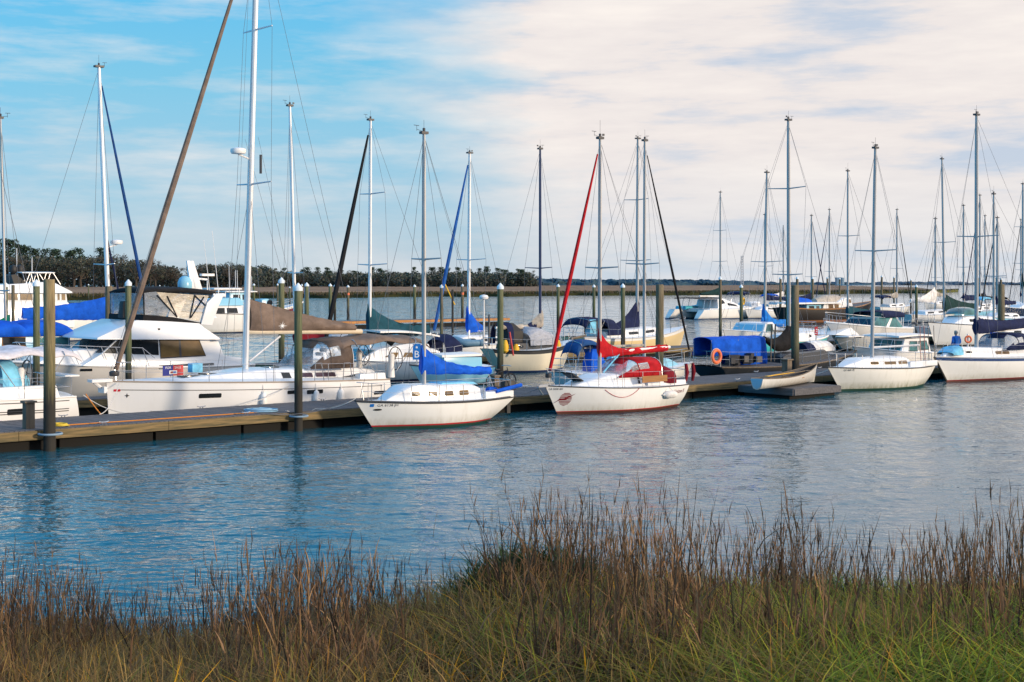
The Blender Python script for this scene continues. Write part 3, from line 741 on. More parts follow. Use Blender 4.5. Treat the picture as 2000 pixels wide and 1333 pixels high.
# ================================================================== boats along the far side of the main dock
def g1():
    F = Frame(5.75, 207, 758, -1, sdt=-1.5); r = F.thing('sailing_yacht', 'long white sailing yacht with grey-brown sail cover bearing a white compass star', 'sailing yacht', G_SAIL)
    H = Hull(F.L, 3.95, 1.22, 1.36, 1.56, rake=.12, srake=-.25, tr=.82, um=.4, flare=.08, full=2.2)
    H.build(r, [WHITE2, ANTIK, DARK], boot=(.06, .10), rail=plain('beige_rail', (.35, .29, .24), .6), rail_r=.03)
    v = F.cam
    for sd in (1, -1):
        for zf, th in ((.80, .012),):
            s = MB(); s.tube([H.pt(x, H.zs(clamp(x / F.L + .5)) * zf, sd, .004) for x in [lerp(-F.L / 2 + .4, F.L / 2 - .35, i / 30) for i in range(31)]], th, 4); s.build('styling_line', DARK, r)
    for a, b, c, d in ((400, 438, 771, 780), (557, 577, 763, 770), (595, 627, 762, 770), (735, 760, 765, 772)): hull_window(H, r, F, a, b, c, d, GLASS, -1.8)
    cb = Cabin(H, F.x(742, -1.2), F.x(318, -.3), .46, slope=3.8, wf=.62, ins=.78, aft=.8, hf=.40); cb.build(r, WHITE2)
    W = lambda px: F.x(px, -1.5)
    cb.window(0, 1, 0, 1, GLASS, pts=[(W(562), .22), (W(700), .22), (W(728), .62), (W(562), .80)])
    for a, b in ((592, 622), (628, 668)): 
        for sd in (1, -1):
            q = MB(); q.poly([cb.side(x, f, sd, .022) for x, f in rounded(W(a), W(b), .30, .70, .12)]); q.build('window_pane', GLASSPURP, cb.obj, False)
    for sd in (1, -1): m = MB(); m.box((-F.L / 2 + .75, sd * 1.35, 1.30), (1.3, .4, .36), top=.92); m.build('cockpit_coaming', WHITE2, r, bevel=.06)
    for px, l in ((372, .7), (408, .5), (530, .5)):
        x = F.x(px, -.2); m = MB(); z = cb.H0(x) + cb.ht(x) * 1.04; m.box((x, .1, z), (l, .55, .05)); m.build('deck_hatch', GLASS, r, bevel=.015)
    xm = F.x(479); zt = 19.2
    mast, at = rig(r, F, H, xm, F.z(479, 722), zt, .135, ALUW, lean=-.55, spread=((.40, 1.25), (.735, 1.05)), fx=F.L / 2 - .25, bx=-F.L / 2 + .15, furl=C_TAUPE, furl_r=.118, k=5, radar=(F.z(486, 303), 1), fz=F.z(222, 742), wr=.008, furl_lo=.02)
    wire('inner_stay', (F.L / 2 - .1, 0, 1.7), at(.99), .008, r)
    for dy in (.12, -.12): wire('halyard', at(.95) + Vector((.2, dy, 0)), (xm + .25, dy * 4, 2.2), .006, r)
    for dy in (-1.2, 1.2): wire('lazy_jack', at(.5) + Vector((0, dy * .4, 0)), (xm - 2.3, dy * .1, 3.4), .006, r)
    m = MB(); m.tube([at(.42) + Vector((.1, .9, 0)), at(.42) + Vector((.1, .9, .7))], .05, 8); m.build('radar_reflector', DARK, mast)
    xe = F.x(706); boom(r, xm, xe, F.z(490, 648), F.z(706, 648), .10, plain('cream_boom', (.62, .52, .38), .4))
    zb = F.z(490, 648)
    cov = sail_cover(r, xm, F.x(692), zb - .02, F.z(692, 646), 1.28, .27, C_TAUPE, .24, 1.25, 11, lead=-.16)
    # compass star
    cx, cz = F.x(551, -.2), F.z(551, 637, -.2); s = MB(); pts = []
    for i in range(16):
        a = PI / 8 * i; q = (.21 if i % 4 == 0 else .15) if i % 2 == 0 else .04; pts.append((cx + q * math.sin(a), cz + q * math.cos(a)))
    from mathutils.bvhtree import BVHTree
    bv = BVHTree.FromPolygons([tuple(p.co) for p in cov.data.vertices], [tuple(p.vertices) for p in cov.data.polygons]); pts = [(a, (bv.ray_cast(Vector((a, v * 2, b)), Vector((0, -v, 0)))[0] or Vector((0, v * .3, 0))).y + v * .03, b) for a, b in pts]
    s.poly(pts); s.build('star_emblem', TEXTWHITE, r, False)
    m = MB(); m.tube([(xm - .15, .05, F.z(488, 706)), (F.x(546), .05, F.z(546, 657))], .045, 8); m.build('boom_vang', ALU, r)
    wire('mainsheet', (F.x(672), 0, zb), (F.x(640), 0, 1.9), .015, r, DARK)
    d = dodger(r, F.x(588, -.6), F.x(672, -.8), 1.45, 1.72, 1.12, C_TAUPE_D, VINYL)
    bimini(r, F.x(648, -.8), F.x(828, -.9), 1.35, F.z(740, 660, -.8) + .1, C_TAUPE, 1.5, .3, 1, seed=3)
    wheel(r, F.x(711, .9), -.95 * v, 2.05, .42); wheel(r, F.x(771, -.9), .95 * v, 1.98, .46)
    rails(r, H, x_bow=F.x(268, -.7), x_st=F.x(735, -1.6), h=.64, n_st=7)
    for px in (610, 668):
        g = MB(); x = F.x(px, -1.75); e = H.edge(x, v, .06)
        g.tube([e, e + Vector((-.05, 0, .66)), e + Vector((-.32, 0, .66)), e + Vector((-.42, 0, 0))], .016, 6); g.build('boarding_gate', STEEL, r)
    m = MB(); m.box((F.L / 2 + .22, 0, H.zs(1) + .02), (.75, .4, .1)); m.tube([(F.L / 2 + .45, 0, H.zs(1) - .02), (F.L / 2 + .2, 0, H.zs(1) - .22)], .06, 6); m.box((F.L / 2 + .12, 0, H.zs(1) - .3), (.12, .5, .22)); m.build('bow_roller', WHITE2, r)
    m = MB(); x = F.x(366, .6); m.box((x, 0, cb.H0(x) + .45), (.42, .36, .34)); m.build('deck_box', C_LBLUE, r, bevel=.02)
    e = MB(); e.poly([H.pt(F.L / 2 - .62 + q * math.sin(PI / 4 * i), 1.03 + q * math.cos(PI / 4 * i), v, .01) for i in range(8) for q in [(.085 if i % 2 == 0 else .03)]]); e.build('bow_star_emblem', DARK, r, False)
    e = MB(); e.poly([H.pt(x, z, v, .01) for x, z in rounded(F.L / 2 - .22, F.L / 2 - .42, 1.18, 1.26, .2)]); e.build('bow_sticker', SIGNRED, r, False)
    fender('white fender hanging amidships on the long yacht, left of the capped piling', F, F.x(516, -2), .68, v, H, ALUW)
    fender('white fender on the long yacht between the capped piling and its paired hull windows', F, F.x(617, -2), .68, v, H, ALUW)
    fender('aftmost white fender on the long yacht, below its cabin window', F, F.x(668, -2), .66, v, H, ALUW)
    # for sale board on the far lifeline
    sx = F.x(334, -.9); p = H.edge(sx, v, .04, .1); sgn = thing('sale_sign', 'blue and red FOR SALE board tied to the lifeline of the long yacht', 'sign', None)
    sgn.matrix_world = Matrix.Translation(F.C) @ Matrix.Rotation(F.a, 4, 'Z') @ Matrix.Translation(p) @ Matrix.Rotation(PI, 4, 'Z')
    w, h = .80, .36; y = -.02
    for nm, a, b, mt in (('blue_half', -w / 2, 0, SIGNNAVY), ('red_half', 0, w / 2, SIGNRED)):
        q = MB(); q.box(((a + b) / 2, 0, .3), (abs(b - a), .012, h)); q.build(nm, mt, sgn, False)
    q = MB(); q.box((0, -.012, .24), (.30, .008, .13)); q.build('label_panel', TEXTWHITE, sgn, False)
    q = MB(); q.box((-.06, -.02, .24), (.1, .006, .07)); q.build('label_mark', TEXTRED, sgn, False)
    q = MB(); q.box((.05, -.02, .24), (.1, .006, .06)); q.build('label_mark', SIGNBLUE, sgn, False)
    for tx, x0 in (('FOR', -.30), ('SALE', .05)):
        vv, ff = text_mesh(tx, .12); q = MB(); q.add([(x0 + a, -.012, .365 + b) for a, b, c in vv], ff); q.build('lettering', TEXTWHITE, sgn, False)
    return F, H
FG, HG = g1()
def w1():
    F = Frame(5.6, -420, 147, -1, sdt=-1.5); r = F.thing('sailing_yacht', 'white yacht under a pale grey bimini, its stern beside the long yacht bow', 'sailing yacht', G_SAIL)
    H = Hull(F.L, 3.7, 1.22, 1.28, 1.5, rake=.15, srake=-.3, tr=.85, um=.4, flare=.08, full=2.2)
    H.build(r, [WHITE2, ANTIK, DARK], boot=(.06, .1), rail=ALUW, rail_r=.03)
    v = F.cam
    for zf in (.62, .68, .9):
        s = MB(); s.tube([H.pt(x, H.zs(clamp(x / F.L + .5)) * zf, v, .004) for x in [lerp(-F.L / 2 + .25, F.L / 2 - .8, i / 30) for i in range(31)]], .014, 4); s.build('styling_line', DARK, r)
    hull_window(H, r, F, 14, 46, 800, 812, GLASS, -1.8)
    cb = Cabin(H, F.x(30, -1), F.x(-330, -.3), .5, slope=3, wf=.64, ins=.8, aft=.5); cb.build(r, WHITE2)
    for sd in (1, -1): m = MB(); m.box((-F.L / 2 + 2.2, sd * 1.3, 1.4), (3.4, .4, .45), top=.92); m.build('cockpit_coaming', WHITE2, r, bevel=.06)
    bimini(r, F.x(-60, -.8), F.x(148, -.9), 1.4, F.z(60, 672, -.8) - .12, canvas('pale_grey_canvas', (.60, .58, .62)), 1.5, .22, 1, seed=5)
    wheel(r, F.x(48, -.6), .8 * v, 2.0, .45)
    m = MB(); m.rings(arch_shell([(F.x(-10, -.4), 1.1, 1.6, .8), (F.x(20, -.4), 1.0, 1.5, .95), (F.x(50, -.4), .8, 1.4, .55)], 10, .6), False, False); m.build('cockpit_cover', C_LBLUE, r)
    rails(r, H, x_bow=F.x(-350), x_st=F.x(100, -1.6), h=.66, n_st=6)
    m = MB(); m.box((-F.L / 2 + .1, .4, 1.9), (.5, 2.2, .05)); m.build('stern_seat', WHITE2, r)
    xm = F.x(-130); rig(r, F, H, xm, 1.8, 17.5, .12, ALUW, spread=((.4, 1.2), (.7, 1)), fx=F.L / 2 - .2, bx=-F.L / 2 + .1, k=6, wr=.008)
    return F, H
FW, HW = w1()
def m1():
    F = Frame(5.6, 1353, 1098, 1, bdt=0); r = F.thing('sailboat', 'white sloop with black furled foresail and blue canopy, behind the red-hooded sloop', 'sailboat', G_SAIL)
    H = Hull(F.L, 2.9, .95, .92, 1.12, rake=.8, srake=.5, tr=.65)
    H.build(r, [WHITE, ANTIB, ANTIB], rail=ALU)
    cb = Cabin(H, F.x(1195), F.x(1320), .45, slope=1.2); cb.build(r, PALEBLUE)
    cb.window(F.x(1215), F.x(1250), .35, .75, GLASS)
    xm = F.x(1258); mast, at = rig(r, F, H, xm, 1.3, F.z(1259, 276), .085, ALUG, lean=.05, spread=((.44, 1.1),), fx=F.L / 2 - .1, bx=-F.L / 2, furl=C_BLACK, furl_r=.06, k=7, wr=.008)
    boom(r, xm, F.x(1140), 2.05, 2.05, .06, C_BEIGE)
    o = bimini(r, F.x(1112, 0), F.x(1160, 0), .55, F.z(1135, 668) + .08, C_NAVY if 0 else canvas('denim_canvas', (.015, .07, .22)), 1.0, .55, 0, camber=.1)
    m = MB(); x = F.x(1145); m.rings([[(x + a * k, b * k - .5, .9 + h) for a, b in ((.45, .3), (.45, -.3), (-.45, -.3), (-.45, .3))] for h, k in ((0, 1), (.5, .95), (.95, .7), (1.1, .3))]); m.build('engine_cover', C_BLUE, r, True, 60)
    m = MB(); x = F.x(1187); m.box((x, -.3, 1.35), (.5, .4, 1.0), top=.8); m.build('deck_chair', C_LBLUE, r, bevel=.05)
    rails(r, H, x_bow=F.x(1318), h=.62, n_st=4)
m1()
def tarp():
    F = Frame(5.9, 1672, 1378, 1); r = F.thing('sailboat', 'dark-hulled sailboat hung with a bright blue tarpaulin and a sagging black boom cover', 'sailboat', G_SAIL)
    H = Hull(F.L, 3.5, .85, .80, 1.25, rake=1.4, srake=.9, tr=.6)
    H.build(r, [BLACKHULL, ANTIK, ANTIK], rail=POSTW, rail_r=.04, deckmat=DECKW)
    cb = Cabin(H, F.x(1500), F.x(1610), .55, slope=1.0); cb.build(r, BLACKHULL)
    xm = F.x(1541); mast, at = rig(r, F, H, xm, 1.6, F.z(1541, 236), .11, ALUG, lean=-.05, spread=((.70, 1.25), (.32, 1.0)), fx=F.L / 2, bx=-F.L / 2, k=8, wr=.009)
    boom(r, xm, F.x(1497), F.z(1541, 676), F.z(1497, 668), .06, DARK)
    sail_cover(r, xm, F.x(1492), F.z(1541, 682), F.z(1492, 664), 1.5, .22, C_BLACK, .25, 1.3, 13, droop=.35)
    m = MB(); x0, x1 = F.x(1389, -.6), F.x(1496, -.6); xb = F.x(1442, -.6); n = 24; rg = []
    zt = F.z(1440, 664, -.9)
    for i in range(n + 1):
        q = i / n; x = lerp(x0, x1, q); zlo = F.z(1450, 695, -.9) if x < xb else F.z(1450, 722, -.9); ring = []
        for j in range(17):
            w = -1 + j / 8; yy = -F.cam * 0 + .62 * math.copysign(min(1, abs(w) * 1.8), w); k = clamp((abs(w) - .5) / .5)
            ring.append((x + .05 * math.sin(k * 3 + i), yy + .07 * mnoise.noise(Vector((x * 2, k * 1.5, 3))) * k, lerp(zt + .12 * (1 - (yy / .62) ** 2), zlo, k) + .05 * mnoise.noise(Vector((x * 1.5, yy, 1)))))
        rg.append(ring)
    m.rings(rg, False, False); o = m.build('tarpaulin', C_TARP, r, True, 50); o.modifiers.new('thick', 'SOLIDIFY').thickness = .02
    for px in (1390, 1442, 1495):
        for sd in (1, -1):
            p = MB(); x = F.x(px, -.6); p.tube([(x, sd * .58, .9), (x, sd * .58, zt)], .02, 6); p.build('awning_pole', STEEL, r)
    for px in (1502, 1509):
        p = MB(); x = F.x(px, -1); p.tube([(x, -1.1, 1), (x + .1, -1.1, 2.9)], .04, 6); p.build('timber_crutch', POSTW, r)
    rails(r, H, x_bow=F.x(1630), x_st=F.x(1392), h=.75, n_st=5)
    m = MB(); m.box((F.L / 2 - .6, 0, 2.05), (1.4, .9, .05)); m.build('bow_platform', ALUW, r)
    m = MB(); x = F.x(1596, 0); m.rings([[(x + q * 1.1, w * math.cos(a) * .65, 1.35 + .55 * w * math.sin(a)) for a in [PI * i / 8 for i in range(9)]] for q, w in ((-1, .8), (-.6, 1), (0, 1.02), (.6, .95), (1, .6))], True, True); m.build('deck_bundle_cover', C_WHITE, r)
    m = MB(); x = F.x(1573, 0); m.rings([[(x + q * .5, w * math.cos(a) * .62, 1.35 + .5 * w * math.sin(a)) for a in [PI * i / 8 for i in range(9)]] for q, w in ((-1, .9), (0, 1), (1, .9))], True, True); m.build('dark_bundle_cover', C_NAVY, r)
    m = MB()
    for i in range(7): m.box((-F.L / 2 + .7 + i * .35, -1.0 + .1 * (i % 3), 1.15 + .06 * (i % 2)), (.3, .4, .3 + .1 * (i % 3)), rz=i)
    m.build('deck_clutter', DARK, r)
    # lifebuoy on the near rail
    x = F.x(1416, -1.7); p = H.edge(x, F.cam, -.1, .55); b = MB(); b.torus((0, 0, 0), .30, .085, 'y', 24, 8)
    W = Matrix.Translation(F.C) @ Matrix.Rotation(F.a, 4, 'Z') @ Matrix.Translation(p)
    b_ = b.build('lifebuoy', C_ORANGE); b_.matrix_world = W; tag(b_, 'orange lifebuoy hanging on the rail beneath the blue tarpaulin', 'lifebuoy')
    g = MB(); g.torus((0, 0, 0), .40, .012, 'y', 24, 4); g.build('grab_line', WIREL, b_)
tarp()
def b2():
    F = Frame(6.0, 1666, 1828, -1, sdt=-1.2); r = F.thing('cabin_cruiser', 'white cabin cruiser with teal wheelhouse windows, behind the stained cream sloop', 'cabin cruiser', 'motor boats in the marina')
    H = Hull(F.L, 3.0, 1.0, 1.1, 1.5, rake=1.0, srake=.1, tr=.85); H.build(r, [WHITE, ANTIB, ANTIB], rail=ALUW)
    fw = House(F, r, 'fore_cabin', [(1735, 714), (1752, 694), (1800, 688), (1800, 716)], 1.15, PALEBLUE)
    h = House(F, r, 'wheelhouse', [(1760, 694), (1770, 663), (1815, 660), (1823, 706), (1823, 716), (1760, 716)], 1.2, WHITE2, taper=.93)
    h.front(0, 1, GLASSTEAL, .08, 3, v0=.1, v1=.9); h.panel([(1776, 686), (1779, 667), (1793, 667), (1793, 686)], GLASSTEAL, frame=DARK); h.panel([(1796, 684), (1796, 667), (1811, 666), (1815, 683)], GLASSTEAL, frame=DARK)
    pass
    slab(F, r, 'roof', 1760, 1826, 659, 1.4, ALUW, .09, bow=.06)
    m = MB(); x = F.x(1765, 0); m.box((x, 0, F.z(1765, 655)), (.8, .6, .25)); m.build('roof_locker', C_LBLUE, r, bevel=.04)
    m = MB(); m.tube([(x - .5, .3, 2.9), (x - .5, .3, 3.9)], .03, 5); m.build('aerial', DARK, r)
    rails(r, H, h=.6, n_st=3, push=False)
b2()
# ================================================================== further boats
G_MOT = 'motor boats in the marina'
def yacht():
    F = Frame(13.2, 24, 492, -1, sdt=-1.6); r = F.thing('motor_yacht', 'large white motor yacht with black flybridge canopy and tan saloon window', 'motor yacht', G_MOT)
    H = Hull(F.L, 4.2, 1.55, 1.62, 1.95, rake=1.7, srake=-.1, tr=.88, um=.45, flare=.22, full=2.4)
    H.build(r, [gelcoat('grey_white_gelcoat', (.60, .57, .53), .2, .1), ANTIK, DARK], boot=(.08, .14), rail=ALUW, rail_r=.05)
    fd = House(F, r, 'foredeck_trunk', [(70, 712), (115, 690), (170, 683), (230, 683), (230, 714)], 1.25, WHITE2, taper=.8, bevel=.08)
    h = House(F, r, 'deckhouse', [(200, 692), (234, 662), (428, 660), (440, 695), (474, 699), (490, 716), (160, 716)], 1.72, WHITE2, taper=.9, bevel=.06)
    h.front(0, 1, GLASS, .05, 3, v0=.05, v1=.97, gap=.03)
    h.panel([(205, 690), (235, 663.5), (312, 664), (312, 694), (250, 692)], GLASS, 'side_glazing')
    h.panel([(315, 664), (391, 662), (403, 695), (315, 700)], GLASSTAN, 'saloon_window', frame=DARK)
    h.panel([(352, 663), (356, 663), (356, 698), (352, 698)], DARK, 'window_mullion', off=.02)
    fb = House(F, r, 'flybridge', [(190, 664), (192, 660), (230, 643), (272, 626), (330, 628), (394, 632), (402, 640), (430, 660.5), (430, 664)], 1.85, WHITE2, taper=.88, bevel=.04)
    cm = House(F, r, 'flybridge_coaming', [(279, 627), (280, 615), (340, 620), (394, 631), (390, 640), (340, 634)], 1.58, C_BLACK, taper=1.0, bevel=.02)
    def P3(px, y): return F.x(px, -1.5), F.z(px, y, -1.5)
    top = MB(); rg = []
    for px, y in ((278, 574), (287, 570.5), (305, 569), (340, 568.5), (380, 570), (418, 573), (422, 582)):
        x, z = P3(px, y); rg.append([(x, 1.5 * v, z + .12 * (1 - v * v)) for v in (-1, -.6, 0, .6, 1)])
    top.rings(rg, False, False); o = top.build('flybridge_canopy', C_BLACK, r, True, 60); sm = o.modifiers.new('thick', 'SOLIDIFY'); sm.thickness = .14; sm.offset = 0
    for sd in (1, -1):
        m = MB(); q = [P3(281, 615), P3(279, 573), P3(305, 570), P3(340, 618)]; m.poly([(x, sd * 1.5, z) for x, z in q]); m.build('clear_screen', VINYLD, o, False)
        m = MB(); q = [P3(341, 619), P3(306, 571), P3(408, 578), P3(388, 628)]; m.poly([(x, sd * 1.5, z) for x, z in q]); m.build('clear_screen', vinyl('shiny_vinyl', (.8, .7, .55), .6, .1), o, False)
        for a, b in (((281, 618), (280, 572)), ((306, 577), (345, 620)), ((326, 579), (345, 619)), ((380, 576), (370, 622)), ((398, 580), (372, 621)), ((380, 578), (408, 604)), ((408, 604), (391, 632)), ((418, 578), (391, 632))):
            m = MB(); (x, z), (x2, z2) = P3(*a), P3(*b); m.tube([(x, sd * 1.53, z), (x2, sd * 1.53, z2)], .028, 5); m.build('canopy_frame', C_BLACK, o)
    m = MB(); q = [P3(281, 614), P3(279, 573)]; m.poly([(q[0][0] + .02, -1.5, q[0][1]), (q[0][0] + .02, 1.5, q[0][1]), (q[1][0] + .02, 1.5, q[1][1]), (q[1][0] + .02, -1.5, q[1][1])]); m.build('clear_screen', VINYLD, o, False)
    m = MB(); x, z = P3(268, 606); m.box((x, .3, z), (.35, .5, .7), top=.7); m.build('helm_seat', BLACK, r, bevel=.08)
    ar = MB()
    for sd in (1, -1):
        q = [P3(390, 634), P3(402, 592), P3(420, 574), P3(436, 573), P3(424, 600), P3(412, 636)]
        ar.add([(x, sd * 1.62, z) for x, z in q] + [(x, sd * 1.45, z) for x, z in q], [(0, 1, 2, 3, 4, 5), (11, 10, 9, 8, 7, 6)] + [(i, i + 6, (i + 1) % 6 + 6, (i + 1) % 6) for i in range(6)])
    x, z = P3(428, 577); ar.box((x, 0, z), (.6, 3.1, .14)); ar.build('radar_arch', WHITE2, r, bevel=.03)
    m = MB(); x, z = P3(395, 566); m.lathe([(.18, -.18), (.26, -.1), (.30, .1), (.30, .3), (.22, .48), (.1, .56), (0, .58)], (x, 0, z), 14); m.build('satellite_dome', PALEBLUE, r)  # pale blue stands for the blue light on a white dome
    m = MB(); x, z = P3(418, 572); rg = []
    for k, (dx, dz) in enumerate(((0, 0), (.32, 1.35))): rg.append([(x + dx + a * (1 - .45 * k), b * (1 - .5 * k), z + dz) for a, b in ((.28, .1), (.28, -.1), (-.28, -.1), (-.28, .1))])
    m.rings(rg); m.build('raked_mast', WHITE2, r, bevel=.02)
    m = MB(); m.tube([(x - .5, 0, z + .55), (x + .1, 0, z + .6)], .05, 5); m.tube([(x - .35, .3, z), (x - .35, .3, z + .5)], .03, 5); m.box((x - .5, 0, z + .75), (.6, .2, .1)); m.build('radar_scanner', ALUW, r)
    for dx, hh in ((-.2, 2.2), (-.6, 2.6)):
        m = MB(); m.tube([(x + dx, .8, z), (x + dx + .3, .8, z + hh)], .015, 4); m.build('aerial', ALUW, r)
    # bow rail
    m = MB(); E = lambda x, sd, dz=0: H.edge(x, sd, .08, dz); xs = [lerp(F.x(300, -1.9), F.L / 2 - .2, i / 9) for i in range(10)]
    for sd in (1, -1):
        m.tube([E(x, sd, .75 if i else .35) for i, x in enumerate(xs)] + [(F.L / 2 - .02, 0, H.zs(1) + .72)], .018, 6)
        for i, x in enumerate(xs[1:]): m.tube([E(x, sd, .75), E(x - .3, sd)], .015, 5)
    m.build('bow_rail', STEEL, r)
    m = MB(); x, z = F.x(310, -1.7), F.z(310, 645, -1.7); m.lathe([(.05, 0), (.07, .06), (.0, .08)], (x, F.cam * 1.7, z), 8); m.build('deck_light', BLACK, r)
    hull_window(H, r, F, 166, 186, 722, 727, GLASS, -1.9); hull_window(H, r, F, 310, 420, 714, 722, GLASS, -2.1)
    m = MB(); x = F.x(480, -1.5)
    for y in (1.6, -1.6, 0): m.tube([(x, y, 1.5), (x, y, 2.6)], .02, 5)
    m.tube([(x, 1.6, 2.6), (x, -1.6, 2.6)], .02, 5); m.tube([(F.x(415, -1.7), F.cam * 1.7, 1.6 + 1), (x, F.cam * 1.6, 2.6)], .02, 5); m.build('cockpit_rail', STEEL, r)
yacht()
def sail2(label, F, zz, B, hull, anti, deck=DECK, cab=None, cabmat=None, cabh=.5, mast=None, cover=None, boomz=2.4, boom_to=None, ch=(1.2, .3), furl=None, furl_r=.09, fx=None, spread=((.5, 1.0),), k=0, wr=.011, rail=ALU, rake=.8, srake=.5, win=GLASS, radar=None, railn=4, tr=.65, gear=True, pw=2.2, lean=0.0, name='sailboat', sheer=None, sheermat=None, mr=.1, mmat=ALUG, wins=3, boot=None):
    r = F.thing(name, label, 'sailboat', G_SAIL)
    H = Hull(F.L, B, *zz, rake=rake, srake=srake, tr=tr)
    H.build(r, [hull, anti, boot or anti] + ([sheermat] if sheermat else []), rail=rail, deckmat=deck, sheer=sheer, n=18)
    c = None
    if cab:
        c = Cabin(H, cab[0], cab[1], cabh, slope=1.2); c.build(r, cabmat or WHITE2, 12)
        for i in range(wins):
            a = lerp(c.x0, c.x1 - 1.0, (i + .2) / wins); b = lerp(c.x0, c.x1 - 1.0, (i + .75) / wins); c.window(a, b, .4, .75, win, None, .3)
    at = None
    if mast:
        xm, zb, zt = mast
        m_, at = rig(r, F, H, xm, zb, zt, mr, mmat, lean=lean, spread=spread, fx=F.L / 2 - .1 if fx is None else fx, bx=-F.L / 2, furl=furl, furl_r=furl_r, k=k, wr=wr, radar=radar, gear=gear)
        if boom_to is not None:
            boom(r, xm, boom_to, boomz, boomz, .07, ALUW)
            if cover: sail_cover(r, xm, lerp(xm, boom_to, .96), boomz - .12, boomz - .05, ch[0], ch[1], cover, .2, pw, k)
    if railn: rails(r, H, h=.62, n_st=railn, mid=False, r=.018)
    return r, H, c, at
def m2():
    F = Frame(18, 626, 884, -1); lx = F.x
    r, H, c, at = sail2('white sloop with petrol blue sail cover, black furled foresail and white hardtop', F, (1.1, 1.0, 1.25), 3.4, WHITE, ANTIB, cab=(lx(840), lx(690)), cabh=.6, mast=(lx(722), 1.6, F.z(727, 236)), cover=C_TEALD, boomz=F.z(760, 655), boom_to=lx(842), ch=(1.75, .55), furl=C_BLACK, furl_r=.13, spread=((.37, 1.3), (.68, 1.1)), k=21, win=GLASSTAN, wr=.009, pw=2.6, lean=-.05, mr=.1, mmat=ALUW)
    h = House(F, r, 'pilothouse', [(700, 706), (745, 682), (800, 672), (842, 672), (848, 706)], 1.3, WHITE2, taper=.85, bevel=.06)
    h.panel([(752, 698), (770, 689), (781, 689), (776, 698)], GLASSTAN); h.panel([(788, 698), (793, 689), (807, 689), (810, 698)], GLASSTAN); h.front(0, 1, GLASSTEAL, .1, 3)
    slab(F, r, 'hardtop', 746, 862, 655, 1.3, ALUW, .08, bow=.1, tilt=-.3)
    posts(r, [((F.x(px, -1.2), sd * 1.15, 1.2), (F.x(px - 3, -1.2), sd * 1.15, F.z(px, 657, -1.2))) for px in (760, 830, 852) for sd in (1, -1)])
    m = MB(); x = F.x(868, 0); m.rings(arch_shell([(x - .5, .9, 1.1, .9), (x, 1.1, 1.1, 1.2), (x + .6, .9, 1.1, .9)], 10, .6), False, False); m.build('cockpit_cover', C_NAVY, r, True, 60)
    # pale locker block aft and the dinghy of davits
    F2 = Frame(13.2, 800, 940, -1); w = F2.thing('workboat', 'flat pale blue and white workboat moored behind the blue-covered sloop', 'boat', G_MOT)
    H2 = Hull(F2.L, 2.4, .9, .9, 1.1, rake=.8, tr=.9); H2.build(w, [PALEBLUE, ANTIK, ANTIK], rail=DARK)
    hh = House(F2, w, 'wheelhouse', [(868, 718), (868, 697), (942, 698), (942, 720)], .9, PALEBLUE, taper=.98); slab(F2, w, 'roof', 866, 944, 697, 1.0, ALUW, .1)
m2()
def m3():
    F = Frame(30, 842, 1000, -1); lx = F.x
    r, H, c, at = sail2('white sloop with short royal blue sail cover and blue furled foresail near the orange-lit dock', F, (1.1, 1.05, 1.3), 3.2, WHITE, ANTIB, cab=(lx(960), lx(870)), cabh=.55, mast=(lx(915), 1.5, F.z(916, 300)), cover=C_BLUE, boomz=F.z(925, 646), boom_to=lx(946), ch=(1.75, .35), furl=canvas('mid_blue_canvas', (.02, .10, .34)), furl_r=.12, spread=((.42, 1.5),), k=31, lean=-.1, mmat=ALUW, mr=.12, pw=1.5)
    d = thing('inflatable_dinghy', 'grey blue inflatable dinghy slung under the short blue sail cover', 'dinghy', None)
    F2 = Frame(25, 888, 930, -1); d.location = F2.C + Vector((0, 0, 1.4)); d.rotation_euler = (0, 0, F2.a)
    l = F2.L / 2
    for sd in (1, -1):
        m = MB(); m.tube([(-l, sd * .6, 0), (l * .5, sd * .6, 0), (l * .85, sd * .35, .12), (l, 0, .22)], .22, 10); m.build('tube', plain('grey_blue_rubber', (.10, .22, .34), .6), d)
    m = MB(); m.rings([[(x, y, z) for y, z in ((-.6, 0), (0, -.3 * k), (.6, 0))] for x, k in ((-l, .8), (l * .4, 1), (l * .9, .2))], False, False); m.build('floor', plain('dinghy_floor', (.55, .54, .52), .6), d)
    # stern arch with solar gear and dome
    m = MB(); x = lx(945)
    rp = thing('radar_pole', 'slim pole carrying a white radar dome beside the short blue sail cover', 'pole'); p = Frame(24, 945, 900, 1); D = p.C; rp.location = P(s_at(945, 24), 24, .9)
    m = MB(); m.tube([(0, 0, 0), (0, 0, 3.1)], .05, 8); m.build('pole', ALU, rp)
    m = MB(); m.lathe([(.05, 0), (.25, .04), (.28, .15), (.22, .26), (0, .31)], (0, 0, 3.1), 12); m.build('dome', ALUW, rp)
m3()
